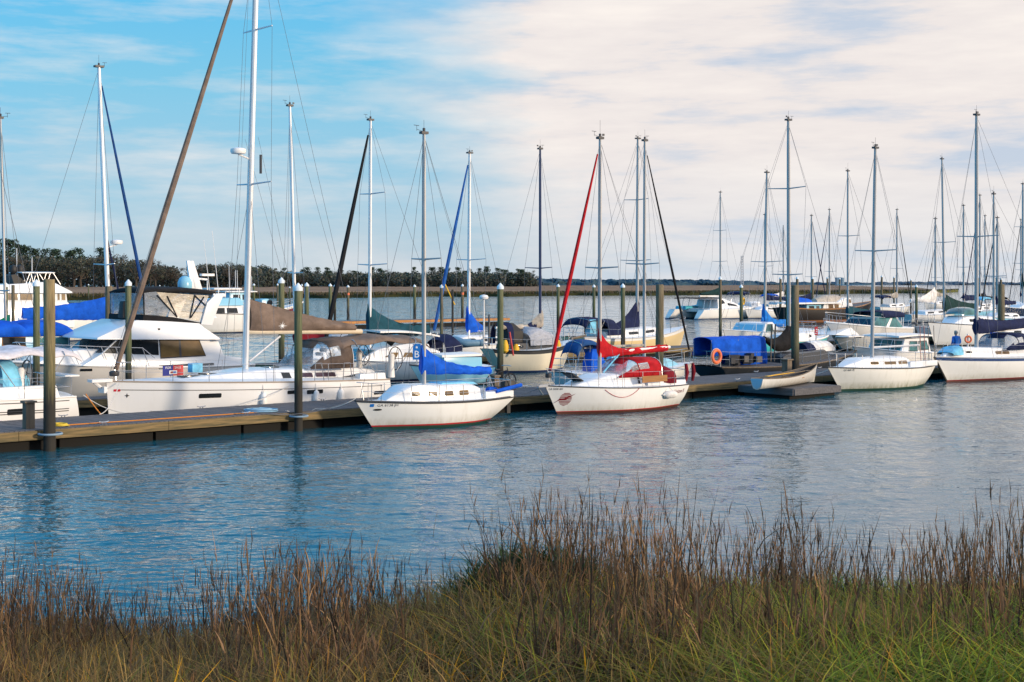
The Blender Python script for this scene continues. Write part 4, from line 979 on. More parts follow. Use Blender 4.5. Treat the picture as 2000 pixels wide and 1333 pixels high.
def m4():
    F = Frame(19, 1122, 950, 1); lx = F.x
    r, H, c, at = sail2('cream double-ended cutter with black rail, navy mast and beige sail cover', F, (1.35, 1.25, 1.75), 3.0, CREAM, ANTIB, cab=(lx(985), lx(1080)), cabh=.45, cabmat=BLACKHULL, mast=(lx(1055), 1.5, F.z(1053, 292)), cover=None, boomz=F.z(1000, 640), boom_to=lx(968), furl=None, spread=((.39, 1.15),), k=41, mmat=ALUB, rail=BLACK, rake=1.0, srake=1.0, tr=.35, sheer=(.86, 1.0), sheermat=BLACKHULL, wr=.01, mr=.09)
    sail_cover(r, lx(1055), lx(1038), F.z(1055, 640), F.z(1036, 643), 1.0, .45, C_BEIGE, .22, 1.2, 3)
    sail_cover(r, lx(1042), lx(1032), F.z(1055, 643), F.z(1036, 645), .55, .35, C_NAVY, .2, 1.0, 5, name='cover_patch')
    sail_cover(r, lx(1034), lx(980), F.z(1034, 645), F.z(980, 643), .3, .24, C_BEIGE, .16, 1.0, 9, name='furled_mainsail')
    m = MB(); rg = arch_shell([(lx(1070), .85, 1.5, .35), (lx(1062), .95, 1.5, .7), (lx(1040), 1.0, 1.5, 1.0), (lx(1022), 1.0, 1.5, 1.05), (lx(1014), .98, 1.5, .7)], 12, .6); m.rings(rg, False, False); m.build('silver_cover', vinyl('silver_sheet', (.4, .42, .48), .95, .35), r, True, 60)
    m = MB(); x = lx(998); m.rings([[(x + a * k, b * k, 1.5 + h) for a, b in ((.5, .5), (.5, -.5), (-.5, -.5), (-.5, .5))] for h, k in ((0, 1), (.8, .95), (1.25, .2))]); m.build('black_tent', BLACK, r, False)
    for px, y, q in ((987, 686, .9), (1008, 688, .7), (1090, 682, .8)):
        m = MB(); m.lathe([(.05, 0), (.17, .1), (.18, .45 * q), (.1, .75 * q), (.05, .8 * q)], (lx(px, -.9), F.cam * .9, F.z(px, y + 4, -.9)), 10); m.build('yellow_canister', C_YEL, r)
    m = MB(); m.tube([(lx(998, -1), F.cam * 1.2, 1.0), (lx(993, -1), F.cam * 1.1, 2.3)], .05, 6); m.build('red_paddle', REDPAINT, r)
    m = MB(); x = lx(962)
    m.lathe([(.02, 0), (.06, .0), (.06, 1.7), (.02, 1.75)], (x, .3, 1.5), 6); m.build('aft_pole', DARK, r)
    for px in (975, 980):
        m = MB(); m.rings(arch_shell([(lx(px), .8, 1.6, 1.1), (lx(px + 6), .8, 1.6, 1.2)], 10, .5), False, False); m.build('blue_hoop_canopy', C_NAVY, r)
    m = MB(); m.tube([(F.L / 2 - .3, 0, H.zs(1)), (F.L / 2 + .9, 0, H.zs(1) + .15)], .07, 6); m.build('bowsprit', POSTW, r)
m4()
def m5():
    F = Frame(29.5, 1340, 1118, 1); lx = F.x
    r, H, c, at = sail2('ochre-hulled sloop with navy sail cover and navy bimini beyond the second dock', F, (1.3, 1.2, 1.85), 3.6, OCHRE, ANTIB, cab=(lx(1165), lx(1285)), cabh=.6, mast=(lx(1244), 1.7, F.z(1247, 272)), cover=C_NAVY, boomz=F.z(1220, 650), boom_to=lx(1172), ch=(2.6, .55), pw=2.4, furl=None, spread=((.36, 1.5), (.68, 1.2)), k=51, sheer=(.9, 1.0), sheermat=WHITE, wr=.012, mr=.12, lean=.1)
    bimini(r, lx(1120), lx(1164), 1.2, F.z(1140, 620), C_NAVY, 1.6, .5)
    m = MB(); x = lx(1178); m.rings(arch_shell([(x + .8, 1.1, 1.4, .5), (x + .2, 1.2, 1.4, 1.1), (x - .7, 1.2, 1.4, 1.1)], 10, .55), False, False); m.build('dodger', C_NAVY, r, True, 60)
    m = MB(); m.box((lx(1136), F.cam * .9, 2.0), (.6, .5, 1.0)); m.build('locker', C_LBLUE, r, bevel=.05)
m5()
def m6():
    F = Frame(23.5, 330, 14, 1); lx = F.x
    r, H, c, at = sail2('cream ketch with a long royal blue boom cover and white mast carrying a radar', F, (1.3, 1.25, 1.7), 3.8, CREAM, ANTIB, cab=(lx(60), lx(250)), cabh=.6, mast=(lx(215), 1.8, F.z(194, 132)), cover=C_BLUE, boomz=F.z(130, 622), boom_to=lx(36), ch=(1.2, .6), pw=1.8, furl=canvas('dull_blue_canvas', (.015, .06, .20)), furl_r=.09, fx=lx(302), spread=((.30, 1.15),), k=61, lean=F.x(193) - F.x(215), mr=.13, mmat=ALUW, wr=.009, radar=(F.z(215, 478), 1))
    sl = MB(); a, b = Vector((lx(255), 0, 1.9)), at(.42); sl.tube([b, a], .05, 6); sl.build('inner_furled_sail', C_NAVY, r)
m6()
def m7():
    F = Frame(16.2, -190, 140, -1, sdt=-1.3); lx = F.x
    r = F.thing('cruising_boat', 'cabin boat under two arched royal blue canopies behind the thick left piling', 'cabin cruiser', G_MOT)
    H = Hull(F.L, 3.5, 1.4, 1.3, 1.7, rake=1.0, tr=.85); H.build(r, [WHITE, ANTIB, ANTIB], rail=TEAK)
    h = House(F, r, 'cabin_side', [(-120, 690), (-110, 656), (138, 656), (138, 692)], 1.4, PALEBLUE, taper=.97)
    h.panel([(75, 676), (75, 658.5), (102, 658.5), (102, 676)], GLASSTEAL, frame=ALUW); h.panel([(106, 676), (106, 658.5), (134, 658.5), (134, 676)], GLASSTEAL, frame=ALUW); h.panel([(5, 676), (5, 659), (50, 659), (50, 676)], GLASS, frame=TEAK)
    for a, b in ((-12, 52), (40, 140)):
        z0 = F.z(60, 657, -1.3); canopy_arch(r, F.x(a, -1.3), F.x(b, -1.3), 1.5, z0, F.z(60, 627, -1.3) - z0, C_BLUE, 'arched_canopy', 14, .45, dome=True)
    m = MB(); m.box((F.x(25, -1.3), F.cam * 1.42, F.z(25, 651, -1.3)), (2.2, .05, .14)); m.build('varnished_trim', TEAK, r)
m7()
def m8():
    F = Frame(21, 545, 700, -1); lx = F.x
    r, H, c, at = sail2('white sloop with maroon sail cover partly hidden behind the grey-brown spray hood', F, (1.1, 1.05, 1.3), 3.3, WHITE, ANTIB, cab=(lx(660), lx(560)), cabh=.55, mast=(lx(578), 1.5, F.z(566, 208)), cover=C_MAROON, boomz=F.z(630, 663), boom_to=lx(672), ch=(.9, .45), pw=1.5, spread=((.32, .75),), k=71, lean=lx(566) - lx(578), mmat=ALUW, mr=.10, wr=.009)
    m = MB(); x = lx(650); m.box((x, 0, 1.9), (1.2, 1.6, 1.1), top=.85); m.build('cockpit_tent', WHITE2, r, bevel=.1)
m8()
def left_mast():
    F = Frame(19, 60, -260, 1)
    sail2('sloop at the picture edge with a thin leaning grey mast, left of the cream ketch', F, (1.1, 1.05, 1.3), 3.2, WHITE, ANTIB, cab=(F.x(-160), F.x(0)), mast=(F.x(13), 1.5, F.z(1, 232)), lean=F.x(1) - F.x(13), spread=((.30, .8),), k=72, wr=.008, mr=.07, boom_to=F.x(-130), cover=C_GRN, boomz=2.6)
left_mast()
def trawler():
    F = Frame.at(70, 668, 17, 1); x = F.x
    r = F.thing('motor_trawler', 'cream flybridge trawler yacht with black scanners, behind the royal blue boom cover', 'trawler yacht', G_MOT)
    H = Hull(F.L, 4.8, 1.9, 1.8, 2.8, rake=1.6, tr=.85); H.build(r, [WHITE, ANTIB, ANTIB], rail=ALUW)
    lo = House(F, r, 'main_house', [(-60, 625), (-60, 588), (130, 588), (136, 592), (146, 605), (146, 640), (-60, 640)], 2.2, WHITE2, dt=-2.2)
    h = House(F, r, 'pilothouse', [(-50, 592), (-50, 571), (130, 571), (132, 592)], 2.0, WHITE2, dt=-2.0, taper=.97)
    for a, b in ((12, 35), (39, 64), (84, 104), (112, 117), (120, 128)): h.panel([(a, 587), (a, 574), (b, 574), (b, 587)], GLASSTAN, frame=ALUW)
    House(F, r, 'flybridge', [(-60, 573), (-55, 560), (108, 551), (143, 571), (140, 573)], 2.3, WHITE2, dt=-2.3, taper=.8)
    slab(F, r, 'sun_roof', 45, 109, 534, 1.6, ALUW, .07, dt=-1.6)
    posts(r, [((F.x(a, -1.5), sd * 1.5, F.z(a, 556, -1.5)), (F.x(b, -1.5), sd * 1.5, F.z(b, 534, -1.5))) for a, b in ((50, 58), (66, 60), (78, 72), (92, 98), (118, 104), (84, 90)) for sd in (1, -1)], .035)
    m = MB(); q = [(F.x(20, 0), F.z(20, 557)), (F.x(14, 0), F.z(14, 538)), (F.x(22, 0), F.z(22, 536)), (F.x(48, 0), F.z(48, 555))]; m.add([(a, .9, b) for a, b in q] + [(a, -.9, b) for a, b in q], [(0, 1, 2, 3), (7, 6, 5, 4)] + [(i, i + 4, (i + 1) % 4 + 4, (i + 1) % 4) for i in range(4)]); m.build('black_screen', BLACK, r, False)
    for px in (26, 39):
        m = MB(); m.lathe([(.2, -.3), (.34, -.1), (.34, .2), (.2, .4), (0, .46)], (F.x(px, 0), 0, F.z(px, 528)), 12); m.build('black_dome', BLACK, r)
    for px, y in ((51, 485), (81, 503)):
        m = MB(); m.tube([(F.x(px, -1), 1, F.z(px, 556)), (F.x(px, -1), 1, F.z(px, y))], .03, 4); m.build('aerial', ALUW, r)
    slab(F, r, 'green_awning', -4, 39, 591, 1.9, C_GRN, .12, dt=-3.0, bow=.15)
    F2 = Frame.at(128, 655, 7.5, 1); q = F2.thing('small_sailboat', 'small boat with navy canopy and upturned pale dinghy beyond the royal blue boom cover', 'boat', G_MOT)
    H2 = Hull(F2.L, 2.5, 1.4, 1.3, 1.6); H2.build(q, [WHITE, ANTIB, ANTIB], rail=ALU)
    bimini(q, F2.x(112), F2.x(156), 1.1, F2.z(134, 592), C_NAVY, 1.4, .3)
    m = MB(); m.rings([[(F2.x(168) + a, w * math.cos(b) * .8, 2.0 + .9 * w * math.sin(b)) for b in [PI * i / 8 for i in range(9)]] for a, w in ((-1.2, .5), (-.6, .9), (.2, 1), (1, .5))], True, True); m.build('covered_dinghy', PALEBLUE, q)
trawler()
def redboat():
    F = Frame.at(508, 626, 13.5, 1); x = F.x
    r = F.thing('fishing_boat', 'white fishing boat with maroon hull and pointed raised bow beyond the grey-brown boom cover', 'fishing boat', G_MOT)
    H = Hull(F.L, 4.2, 1.1, 1.1, 2.4, rake=1.8, tr=.8); H.build(r, [MAROON, ANTIK, ANTIK, WHITE], rail=ALUW, rail_r=.09, sheer=(.84, 1.0))
    h = House(F, r, 'cabin', [(420, 618), (420, 596), (496, 590), (500, 618)], 1.7, WHITE2, dt=-1.7)
    h2 = House(F, r, 'wheelhouse', [(448, 592), (450, 572), (488, 570), (492, 592)], 1.3, PALEBLUE, dt=-1.3); h2.front(2, 3, GLASS, .1, 3); h2.panel([(455, 586), (456, 576), (470, 576), (470, 586)], GLASS); h2.panel([(474, 586), (474, 576), (485, 576), (487, 586)], GLASS)
    slab(F, r, 'wheelhouse_roof', 444, 504, 571, 1.6, ALUW, .1, dt=-1.6)
    m = MB(); m.lathe([(.7, 0), (.7, .4), (.5, .7), (0, .8)], (F.x(433, 0), 0, F.z(433, 592)), 12); m.build('grey_drum', plain('grey_plastic', (.3, .32, .35), .5), r)
    h3 = House(F, r, 'forward_house', [(512, 601), (512, 586), (524, 584), (532, 590), (534, 601)], 1.0, PALEBLUE, dt=-1)
    m = MB(); m.lathe([(0, -.02), (.42, -.02), (.42, .02), (0, .02)], (0, 0, 0), 14); m.build('round_port', GLASS, r, xf=Matrix.Translation((F.x(527, -1), F.cam * 1.02, F.z(527, 592, -1))) @ Matrix.Rotation(PI / 2, 4, 'X'))
    m = MB()
    for sd in (1, -1):
        m.tube([H.edge(q, sd, .1, .8) for q in [lerp(0, F.L / 2 - .2, i / 6) for i in range(7)]], .04, 5)
        for q in [lerp(0, F.L / 2 - .4, i / 6) for i in range(7)]: m.tube([H.edge(q, sd, .1), H.edge(q, sd, .1, .8)], .03, 4)
    m.build('bow_rail', STEEL, r)
    for px, y in ((452, 520), (468, 528), (484, 515), (496, 540)):
        m = MB(); m.tube([(F.x(px, 0), .5, F.z(px, 572)), (F.x(px - 1, 0), .5, F.z(px, y))], .035, 4); m.build('aerial', ALUW, r)
redboat()
def flyboat():
    F = Frame.at(438, 650, 12, -1); r = F.thing('flybridge_cruiser', 'white flybridge cruiser with tall raked mast just behind the motor yacht arch', 'motor yacht', G_MOT)
    H = Hull(F.L, 4.0, 1.9, 1.9, 2.3, rake=1.2, tr=.88); H.build(r, [WHITE, ANTIB, DARK], rail=DARK, rail_r=.05)
    lo = House(F, r, 'saloon', [(402, 622), (412, 598), (472, 596), (478, 622)], 1.7, WHITE2); lo.panel([(416, 612), (420, 602), (440, 602), (440, 612)], GLASS); lo.panel([(444, 612), (444, 602), (464, 602), (466, 612)], GLASS)
    fb = House(F, r, 'flybridge', [(404, 598), (412, 584), (470, 582), (478, 597)], 1.75, PALEBLUE, taper=.85)
    slab(F, r, 'hardtop', 420, 474, 566, 1.5, ALUW, .12)
    posts(r, [((F.x(a, -1.4), sd * 1.35, F.z(a, 584, -1.4)), (F.x(a + 2, -1.4), sd * 1.35, F.z(a, 566, -1.4))) for a in (426, 466) for sd in (1, -1)], .05, ALUW)
    m = MB(); m.tube([(F.x(455, 0), .5, F.z(455, 566)), (F.x(455, 0), .5, F.z(455, 528))], .03, 4); m.build('aerial', ALUW, r)
flyboat()
def b0():
    F = Frame(29.5, 1412, 1568, -1); x = F.x
    r = F.thing('sailboat', 'white pilothouse sloop with sky-blue boom cover above the blue tarpaulin', 'sailboat', G_SAIL)
    H = Hull(F.L, 3.8, 1.3, 1.2, 1.5, rake=.7, tr=.8); H.build(r, [WHITE, ANTIB, ANTIB], rail=ALUW)
    h = House(F, r, 'pilothouse', [(1488, 660), (1500, 632), (1514, 629), (1524, 641), (1548, 643), (1556, 660)], 1.7, WHITE2, taper=.85, bevel=.1)
    h.front(0, 1, PALEBLUE, .1, 3, v0=.15); h.panel([(1497, 650), (1503, 634), (1513, 633), (1513, 650)], GLASSTEAL)
    h.panel([(1508, 651), (1509, 645), (1540, 646), (1543, 651)], GLASSTAN)
    xm = x(1493); rig(r, F, H, xm, 1.6, F.z(1498, 338), .12, ALUG, lean=x(1498) - x(1493), spread=((.42, 1.6),), fx=F.L / 2, bx=-F.L / 2, k=81, wr=.012)
    boom(r, xm, x(1544), F.z(1520, 637), F.z(1520, 637), .07); sail_cover(r, xm, x(1542), F.z(1510, 640), F.z(1540, 637), 1.9, .55, canvas('sky_blue_canvas', (.015, .16, .52)), .25, 4.5, 4)
    sail_cover(r, xm + .2, xm - .3, F.z(1493, 658), F.z(1493, 658), 1.6, 1.4, canvas('sky_blue_canvas', (.015, .16, .52)), .22, 1, 6, name='mast_cover')
    rails(r, H, h=.62, n_st=5, mid=False, r=.018)
    F2 = Frame.at(1548, 694, 8, 1); t = F2.thing('turquoise_boat', 'small turquoise-hulled boat moored behind the black sagging boom cover', 'boat', G_MOT)
    H2 = Hull(F2.L, 2.6, 1.1, 1.05, 1.25, tr=.7); H2.build(t, [TEAL, ANTIB, ANTIB], rail=ALUW, rail_r=.07)
    c = Cabin(H2, -1.5, 2.4, .5); c.build(t, WHITE2, 10); c.window(-.8, 1.2, .35, .75, GLASS); rails(t, H2, h=.6, n_st=3, mid=False, r=.018)
b0()
def b1():
    F = Frame(21.5, 1612, 1778, -1, sdt=-1.3); r = F.thing('express_cruiser', 'white express cruiser with dark raked windscreen, tan window and navy cockpit canopy', 'cabin cruiser', G_MOT)
    H = Hull(F.L, 3.6, 1.6, 1.75, 2.2, rake=2.2, tr=.88, flare=.25, full=2.5); H.build(r, [gelcoat('grey_white_gelcoat', (.60, .57, .53)), ANTIK, DARK], boot=(.1, .2), rail=ALUW, rail_r=.06)
    fd = House(F, r, 'foredeck', [(1632, 655), (1668, 640), (1720, 636), (1768, 642), (1772, 660)], 1.35, WHITE2, taper=.75, bevel=.1)
    h = House(F, r, 'cockpit_surround', [(1702, 640), (1716, 622), (1728, 616), (1752, 618), (1764, 640)], 1.35, GLASSTEAL, taper=.85, bevel=.04)
    h.front(0, 1, GLASS, .08, 3); h.panel([(1730, 640), (1742, 622), (1746, 622), (1736, 640)], ALUW, 'screen_pillar')
    fd.panel([(1708, 648), (1714, 643.5), (1736, 643), (1730, 647.5)], GLASSTAN)
    m = MB(); q = F.x(1666, -.6); m.lathe([(0, 0), (.32, 0), (.3, .04), (0, .05)], (q, 0, F.z(1668, 640) + .05), 12); m.build('deck_hatch', GLASS, r)
    canopy_arch(r, F.x(1722, -1.2), F.x(1764, -1.2), 1.35, F.z(1720, 621, -1.2), .5, C_NAVY, 'cockpit_canopy', 8, .4)
    posts(r, [((F.x(1764 + k * 4, -1.4), F.cam * 1.2, 1.7), (F.x(1766 + k * 4, -1.4), F.cam * 1.2, 3.2)) for k in (0, 1)], .03, ALUW, 'ladder_rail')
    hull_window(H, r, F, 1682, 1690, 657, 661, GLASS, -1.6)
    m = MB(); E = lambda a, sd, dz=0: H.edge(a, sd, .08, dz); xs = [lerp(-.5, F.L / 2 - .1, i / 7) for i in range(8)]
    for sd in (1, -1):
        m.tube([E(a, sd, .7) for a in xs] + [(F.L / 2 + .05, 0, H.zs(1) + .65)], .02, 5)
        for a in xs: m.tube([E(a, sd, .7), E(a - .2, sd)], .016, 4)
    m.build('bow_rail', STEEL, r)
    outboard(r, -F.L / 2 - .1, 1.5)
b1()
def b3():
    F = Frame(21.5, 1812, 1960, -1); x = F.x
    r, H, c, at = sail2('white sloop with dark sheer line and small cabin windows behind the man in blue', F, (1.6, 1.6, 1.95), 3.7, WHITE, ANTIK, cab=(x(1925), x(1850)), cabh=.7, mast=None, rail=DARK, rake=1.0, win=GLASS, wins=2, k=91)
    m = MB(); m.rings(arch_shell([(x(1862), .8, 2.45, .1), (x(1870), 1.0, 2.45, .5), (x(1880), 1.0, 2.45, .62), (x(1888), 1.0, 2.45, .5)], 12, .55), False, False); o = m.build('tinted_windscreen', GLASSTEAL, r, True, 60)
    F2 = Frame(12.5, 1926, 2080, -1); x = F2.x
    r2_, H2, c2_, at2 = sail2('sloop with bright blue bundled mast cover, right of the navy boom cover', F2, (1.2, 1.15, 1.4), 3.1, WHITE, ANTIB, cab=(x(2020), x(1945)), cabh=.55, mast=(x(1941), 1.6, F2.z(1940, 380)), boom_to=x(1990), boomz=F2.z(1960, 668), cover=C_BLUE, ch=(.6, .5), spread=((.4, .9),), k=92, wr=.01, mr=.09, fx=x(1928), mmat=ALUG)
    m = MB(); xx = x(1942); zz = F2.z(1942, 661); m.rings([[(xx + .32 * k * math.cos(a) * (1 + .2 * math.sin(a * 5)), .28 * k * math.sin(a) * (1 + .2 * math.cos(a * 4)), zz + h) for a in [2 * PI * i / 14 for i in range(14)]] for h, k in ((-.2, .6), (.1, 1.1), (.5, .95), (.85, 1.05), (1.0, .4))]); m.build('bundled_sail', C_BLUE, r2_, True, 60)
b3()
# ------------------------------------------------------------------ far moorings
def far(label, px, yt, yw, L, d, hull, cover=None, furl=None, spread=((.5, 1.2),), xoff=.1, k=0, cab=True, zz=(1.1, 1.0, 1.4), ch=(1.15, .42), boomto=.42, mr=.11, canopy=None, lean=0.0, B=3.3, furl_r=.075, mmat=ALUG, bz=2.6):
    F = Frame.at(px, yw, L, d, off=-xoff * L); xm = F.x(px)
    D = FPX * EYE / (yw - HY); zt = EYE - (yt - HY) / FPX * D
    r, H, c, at = sail2(label, F, zz, B, hull, ANTIB, cab=(-L * .22, L * .28) if cab else None, cabh=.6, mast=(xm, 1.4, zt), boom_to=xm - L * boomto, boomz=bz, cover=cover, ch=ch, furl=furl, furl_r=furl_r, spread=spread, k=k, wr=.0065 * D / 90 + .004, mr=mr * max(.8, min(1.3, D / 130)), railn=0 if D > 140 else 4, gear=D < 260, lean=lean, wins=2, mmat=mmat)
    if canopy: bimini(r, -L * .45, -L * .18, 1.3, 3.0, canopy, 1.2, .4)
    return r
far('dark mast sloop with navy canopy and yellow horseshoe buoy, moored beyond the grey pilings', 1494, 420, 622, 11, -1, WHITE, C_NAVY, None, ((.45, 1.3),), k=101, canopy=C_NAVY)
far('distant pale blue sloop with navy boom cover, left of the wooden trawler stern', 1585, 422, 618, 10, 1, PALEBLUE, C_NAVY, C_NAVY, ((.33, 1.1),), k=102)
far('distant sloop with two low spreaders and a slanting furled sail, left of the brown trawler', 1620, 410, 612, 10, -1, WHITE, None, C_NAVY, ((.35, 1.2),), k=103)
far('tall-masted sloop with deep blue boom cover before the brown trawler', 1656, 335, 668, 11.5, -1, WHITE, C_TEALD, None, ((.26, 1.4), (.58, 1.1)), k=104, xoff=.2, ch=(1.25, .75), bz=2.0)
far('sloop with a black furled sail slanting right, behind the capped piling right of centre', 1752, 410, 612, 10.5, 1, WHITE, C_BEIGE, C_BLACK, ((.38, 1.2),), k=105, canopy=C_NAVY)
far('white sloop with a long white sail cover, beyond the express cruiser', 1827, 428, 630, 11.5, 1, WHITE, C_WHITE, None, ((.31, 1.4),), k=106, ch=(2.2, .5), cab=True, boomto=.5)
far('sloop with a dark green sagging sail cover and slim tall mast', 1845, 312, 668, 11, -1, WHITE, C_GREEN, None, ((.26, 1.3), (.5, 1.1)), k=107, ch=(1.7, .7), lean=.4, boomto=.48)
far('distant white sloop with light blue canopy, left of the tall grey mast', 1882, 402, 622, 10.5, -1, PALEBLUE, C_NAVY, None, ((.4, 1.2),), k=108, canopy=C_LBLUE)
far('distant sloop whose mast stands just right of the tall grey mast', 1914, 382, 620, 11, -1, WHITE, C_BLACK, C_NAVY, ((.36, 1.2),), k=109, canopy=C_BLACK)
far('distant white sloop with black canopy and grey mast left of the thick right piling', 1924, 422, 612, 10, 1, WHITE, C_NAVY, None, ((.4, 1.2),), k=110, canopy=C_NAVY)
far('distant pale blue sloop with slim mast just left of the thick right piling', 1948, 426, 640, 9.5, -1, PALEBLUE, C_NAVY, C_BLACK, ((.38, 1.1),), k=111)
far('distant white sloop at the right picture edge with a black furled sail', 1994, 430, 608, 10.5, -1, WHITE, C_NAVY, C_BLACK, ((.4, 1.2),), k=112)
far('slim-masted sloop behind the navy-hulled yacht with the yellow waterline', 1828, 470, 606, 9.5, -1, WHITE, C_BEIGE, C_BLACK, ((.4, 1.1),), k=113)
far('distant sloop anchored left of the brown trawler with a white stubby boom', 1530, 440, 606, 9.5, 1, WHITE, C_WHITE, None, ((.4, 1.1),), k=114, canopy=C_BLUE)
def cat():
    F = Frame.at(1402, 622, 13, 1); x = F.x
    r = F.thing('catamaran', 'white sailing catamaran with green boom cover and dark hardtop, the leftmost far boat', 'catamaran', G_SAIL)
    for sd in (1, -1):
        h = Hull(F.L, 1.5, 1.3, 1.4, 1.7, rake=.4, srake=-1.2, tr=.7); hr = h.build(r, [WHITE, ANTIB, ANTIB], n=14)
        hr.location = (0, sd * 2.7, 0)
        for o in list(r.children):
            if o.name.startswith('deck') and o.location.y == 0 and o.type == 'MESH': o.location = (0, sd * 2.7, 0)
    m = MB(); m.box((-.5, 0, 1.2), (8, 5, .5)); m.build('bridge_deck', WHITE2, r, bevel=.1)
    h = House(F, r, 'saloon', [(1404, 612), (1406, 585), (1416, 583), (1440, 592), (1452, 600), (1456, 612)], 2.3, WHITE2, dt=-2.3, taper=.8, bevel=.15)
    h.panel([(1409, 595), (1409, 588), (1416, 586), (1420, 593)], GLASS); h.panel([(1424, 597), (1424, 592), (1438, 595), (1444, 599)], GLASS)
    slab(F, r, 'hardtop', 1361, 1406, 584, 2.2, C_BLACK, .12, dt=-2.2)
    posts(r, [((F.x(a, -2), sd * 2, 1.4), (F.x(a + 3, -2), sd * 2, F.z(a, 584, -2))) for a in (1374, 1386) for sd in (1, -1)], .04)
    H = Hull(F.L, 6.4, 1.3, 1.4, 1.7); xm = F.x(1407)
    rig(r, F, H, xm, 3.2, F.z(1405, 376), .14, ALUG, spread=((.33, 1.4), (.63, 1.2)), fx=F.L / 2 - .5, bx=-F.L / 2 + .5, k=120, wr=.014)
    boom(r, xm, F.x(1366), F.z(1385, 579), F.z(1366, 579), .12, ALUW); sail_cover(r, xm, F.x(1368), F.z(1385, 577), F.z(1385, 577), 1.2, .35, C_GREEN, .3, 1.5, 3)
    F2 = Frame.at(1349, 622, 4.2, 1); d = F2.thing('inflatable_tender', 'turquoise inflatable tender hoisted off the stern of the far catamaran', 'dinghy'); l = 2.1
    for sd in (1, -1):
        m = MB(); m.tube([(-l, sd * .7, 1.5), (l * .5, sd * .7, 1.5), (l * .85, sd * .4, 1.65), (l, 0, 1.8)], .28, 10); m.build('tube', plain('turquoise_rubber', (.05, .42, .58), .6), d)
    m = MB(); m.rings([[(q, y, z) for y, z in ((-.75, 1.5), (0, .8), (.75, 1.5))] for q in (-l, l * .4, l * .85)], False, False); m.build('floor', plain('dinghy_floor', (.55, .54, .52), .6), d)
    F3 = Frame.at(1462, 620, 10.5, 1, ang=.3); a = F3.thing('anchored_sloop', 'sloop seen by its pale blue stern with navy bimini and yellow horseshoe buoy', 'sailboat', G_SAIL)
    H3 = Hull(F3.L, 3.5, 1.7, 1.5, 1.8, rake=.8, srake=-1.4, tr=.85); H3.build(a, [WHITE, ANTIB, ANTIB], rail=ALUW, rail_r=.05)
    st = MB(); st.poly([(-F3.L / 2 - .03 - .0, y, z) for y, z in ((-1.3, 1.6), (1.3, 1.6), (1.15, .6), (-1.15, .6))]); st.build('stern_panel', PALEBLUE, a, False)
    c = Cabin(H3, -1.5, 3.5, .7); c.build(a, WHITE2); c.window(-1, 2, .4, .75, GLASS)
    bimini(a, -4.8, -2.4, 1.4, 3.8, C_NAVY, 1.7, .4)
    y = MB(); y.torus((-F3.L / 2 + .4, F3.cam * 1.2, 2.4), .42, .14, 'y', 14, 6); y.build('horseshoe_buoy', C_YEL, a)
    m = MB(); m.tube([(0, -2, .4), (3.4, -2.1, .5)], .4, 8); m.build('side_raft', BLACKHULL, a)
cat()
def browntrawler():
    F = Frame.at(1622, 630, 18, 1); x = F.x
    r = F.thing('wooden_trawler', 'old wooden trawler with dark brown hull and white deckhouse', 'trawler', G_MOT)
    H = Hull(F.L, 5.0, 1.9, 1.8, 2.6, rake=1.6, srake=.6, tr=.8); H.build(r, [BROWNHULL, ANTIK, plain('rust_stripe', (.25, .10, .04), .8), WHITE], boot=(.1, .4), rail=TEAK, rail_r=.08, deckmat=DECKW)
    h = House(F, r, 'deckhouse', [(1604, 618), (1612, 594), (1650, 594), (1650, 618)], 1.8, WHITE2, dt=-1.8)
    h.panel([(1620, 606), (1620, 595.5), (1629, 595.5), (1629, 606)], GLASSTAN, frame=TEAK); h.panel([(1632, 606), (1632, 595.5), (1640, 595.5), (1639, 606)], GLASSTAN, frame=TEAK)
    aft = House(F, r, 'aft_shelter', [(1576, 618), (1578, 596), (1606, 596), (1604, 618)], 1.7, PALEBLUE, dt=-1.7); aft.panel([(1582, 614), (1582, 598), (1592, 598), (1592, 614)], GLASS); aft.panel([(1596, 614), (1596, 598), (1602, 598), (1602, 614)], DARK)
    slab(F, r, 'boat_deck', 1562, 1652, 594, 2.2, ALUW, .16, dt=-2.2)
    w = House(F, r, 'wheelhouse', [(1634, 593), (1652, 582), (1664, 582), (1668, 606), (1650, 612)], 1.5, WHITE2, dt=-1.5); w.panel([(1655, 592), (1655, 585), (1663, 585), (1664, 592)], GLASSTAN)
    f = House(F, r, 'fore_cabin', [(1664, 612), (1664, 603), (1688, 604), (1690, 612)], 1.3, CREAM, dt=-1.3); f.panel([(1668, 609), (1668, 605.5), (1672, 605.5), (1672, 609)], GLASS); f.panel([(1677, 609), (1677, 605.5), (1681, 605.5), (1681, 609)], GLASS)
    m = MB(); xx = F.x(1622, 0); m.rings([[(xx + q * 3.4, wv * math.cos(b) * 1.1, F.z(1622, 594) + .2 + 1.0 * wv * math.sin(b)) for b in [PI * i / 8 for i in range(9)]] for q, wv in ((-1, .5), (-.5, .95), (.2, 1), (.8, .6))], True, True); m.build('covered_boat', C_BEIGE, r)
    m = MB(); m.box((F.x(1608, 0), 0, F.z(1608, 591)), (1.6, 1, 1.0)); m.build('deck_locker', plain('rust_paint', (.2, .06, .03), .8), r)
    m = MB(); xx = F.x(1566, 0); m.rings([[(xx + q * 1.6 - .6, wv * math.cos(b) * 1.2, F.z(1566, 595) + .9 * wv * math.sin(b)) for b in [PI * i / 8 for i in range(9)]] for q, wv in ((-1, .8), (0, 1), (1, .8))], True, True); m.build('blue_cover', C_BLUE, r)
browntrawler()
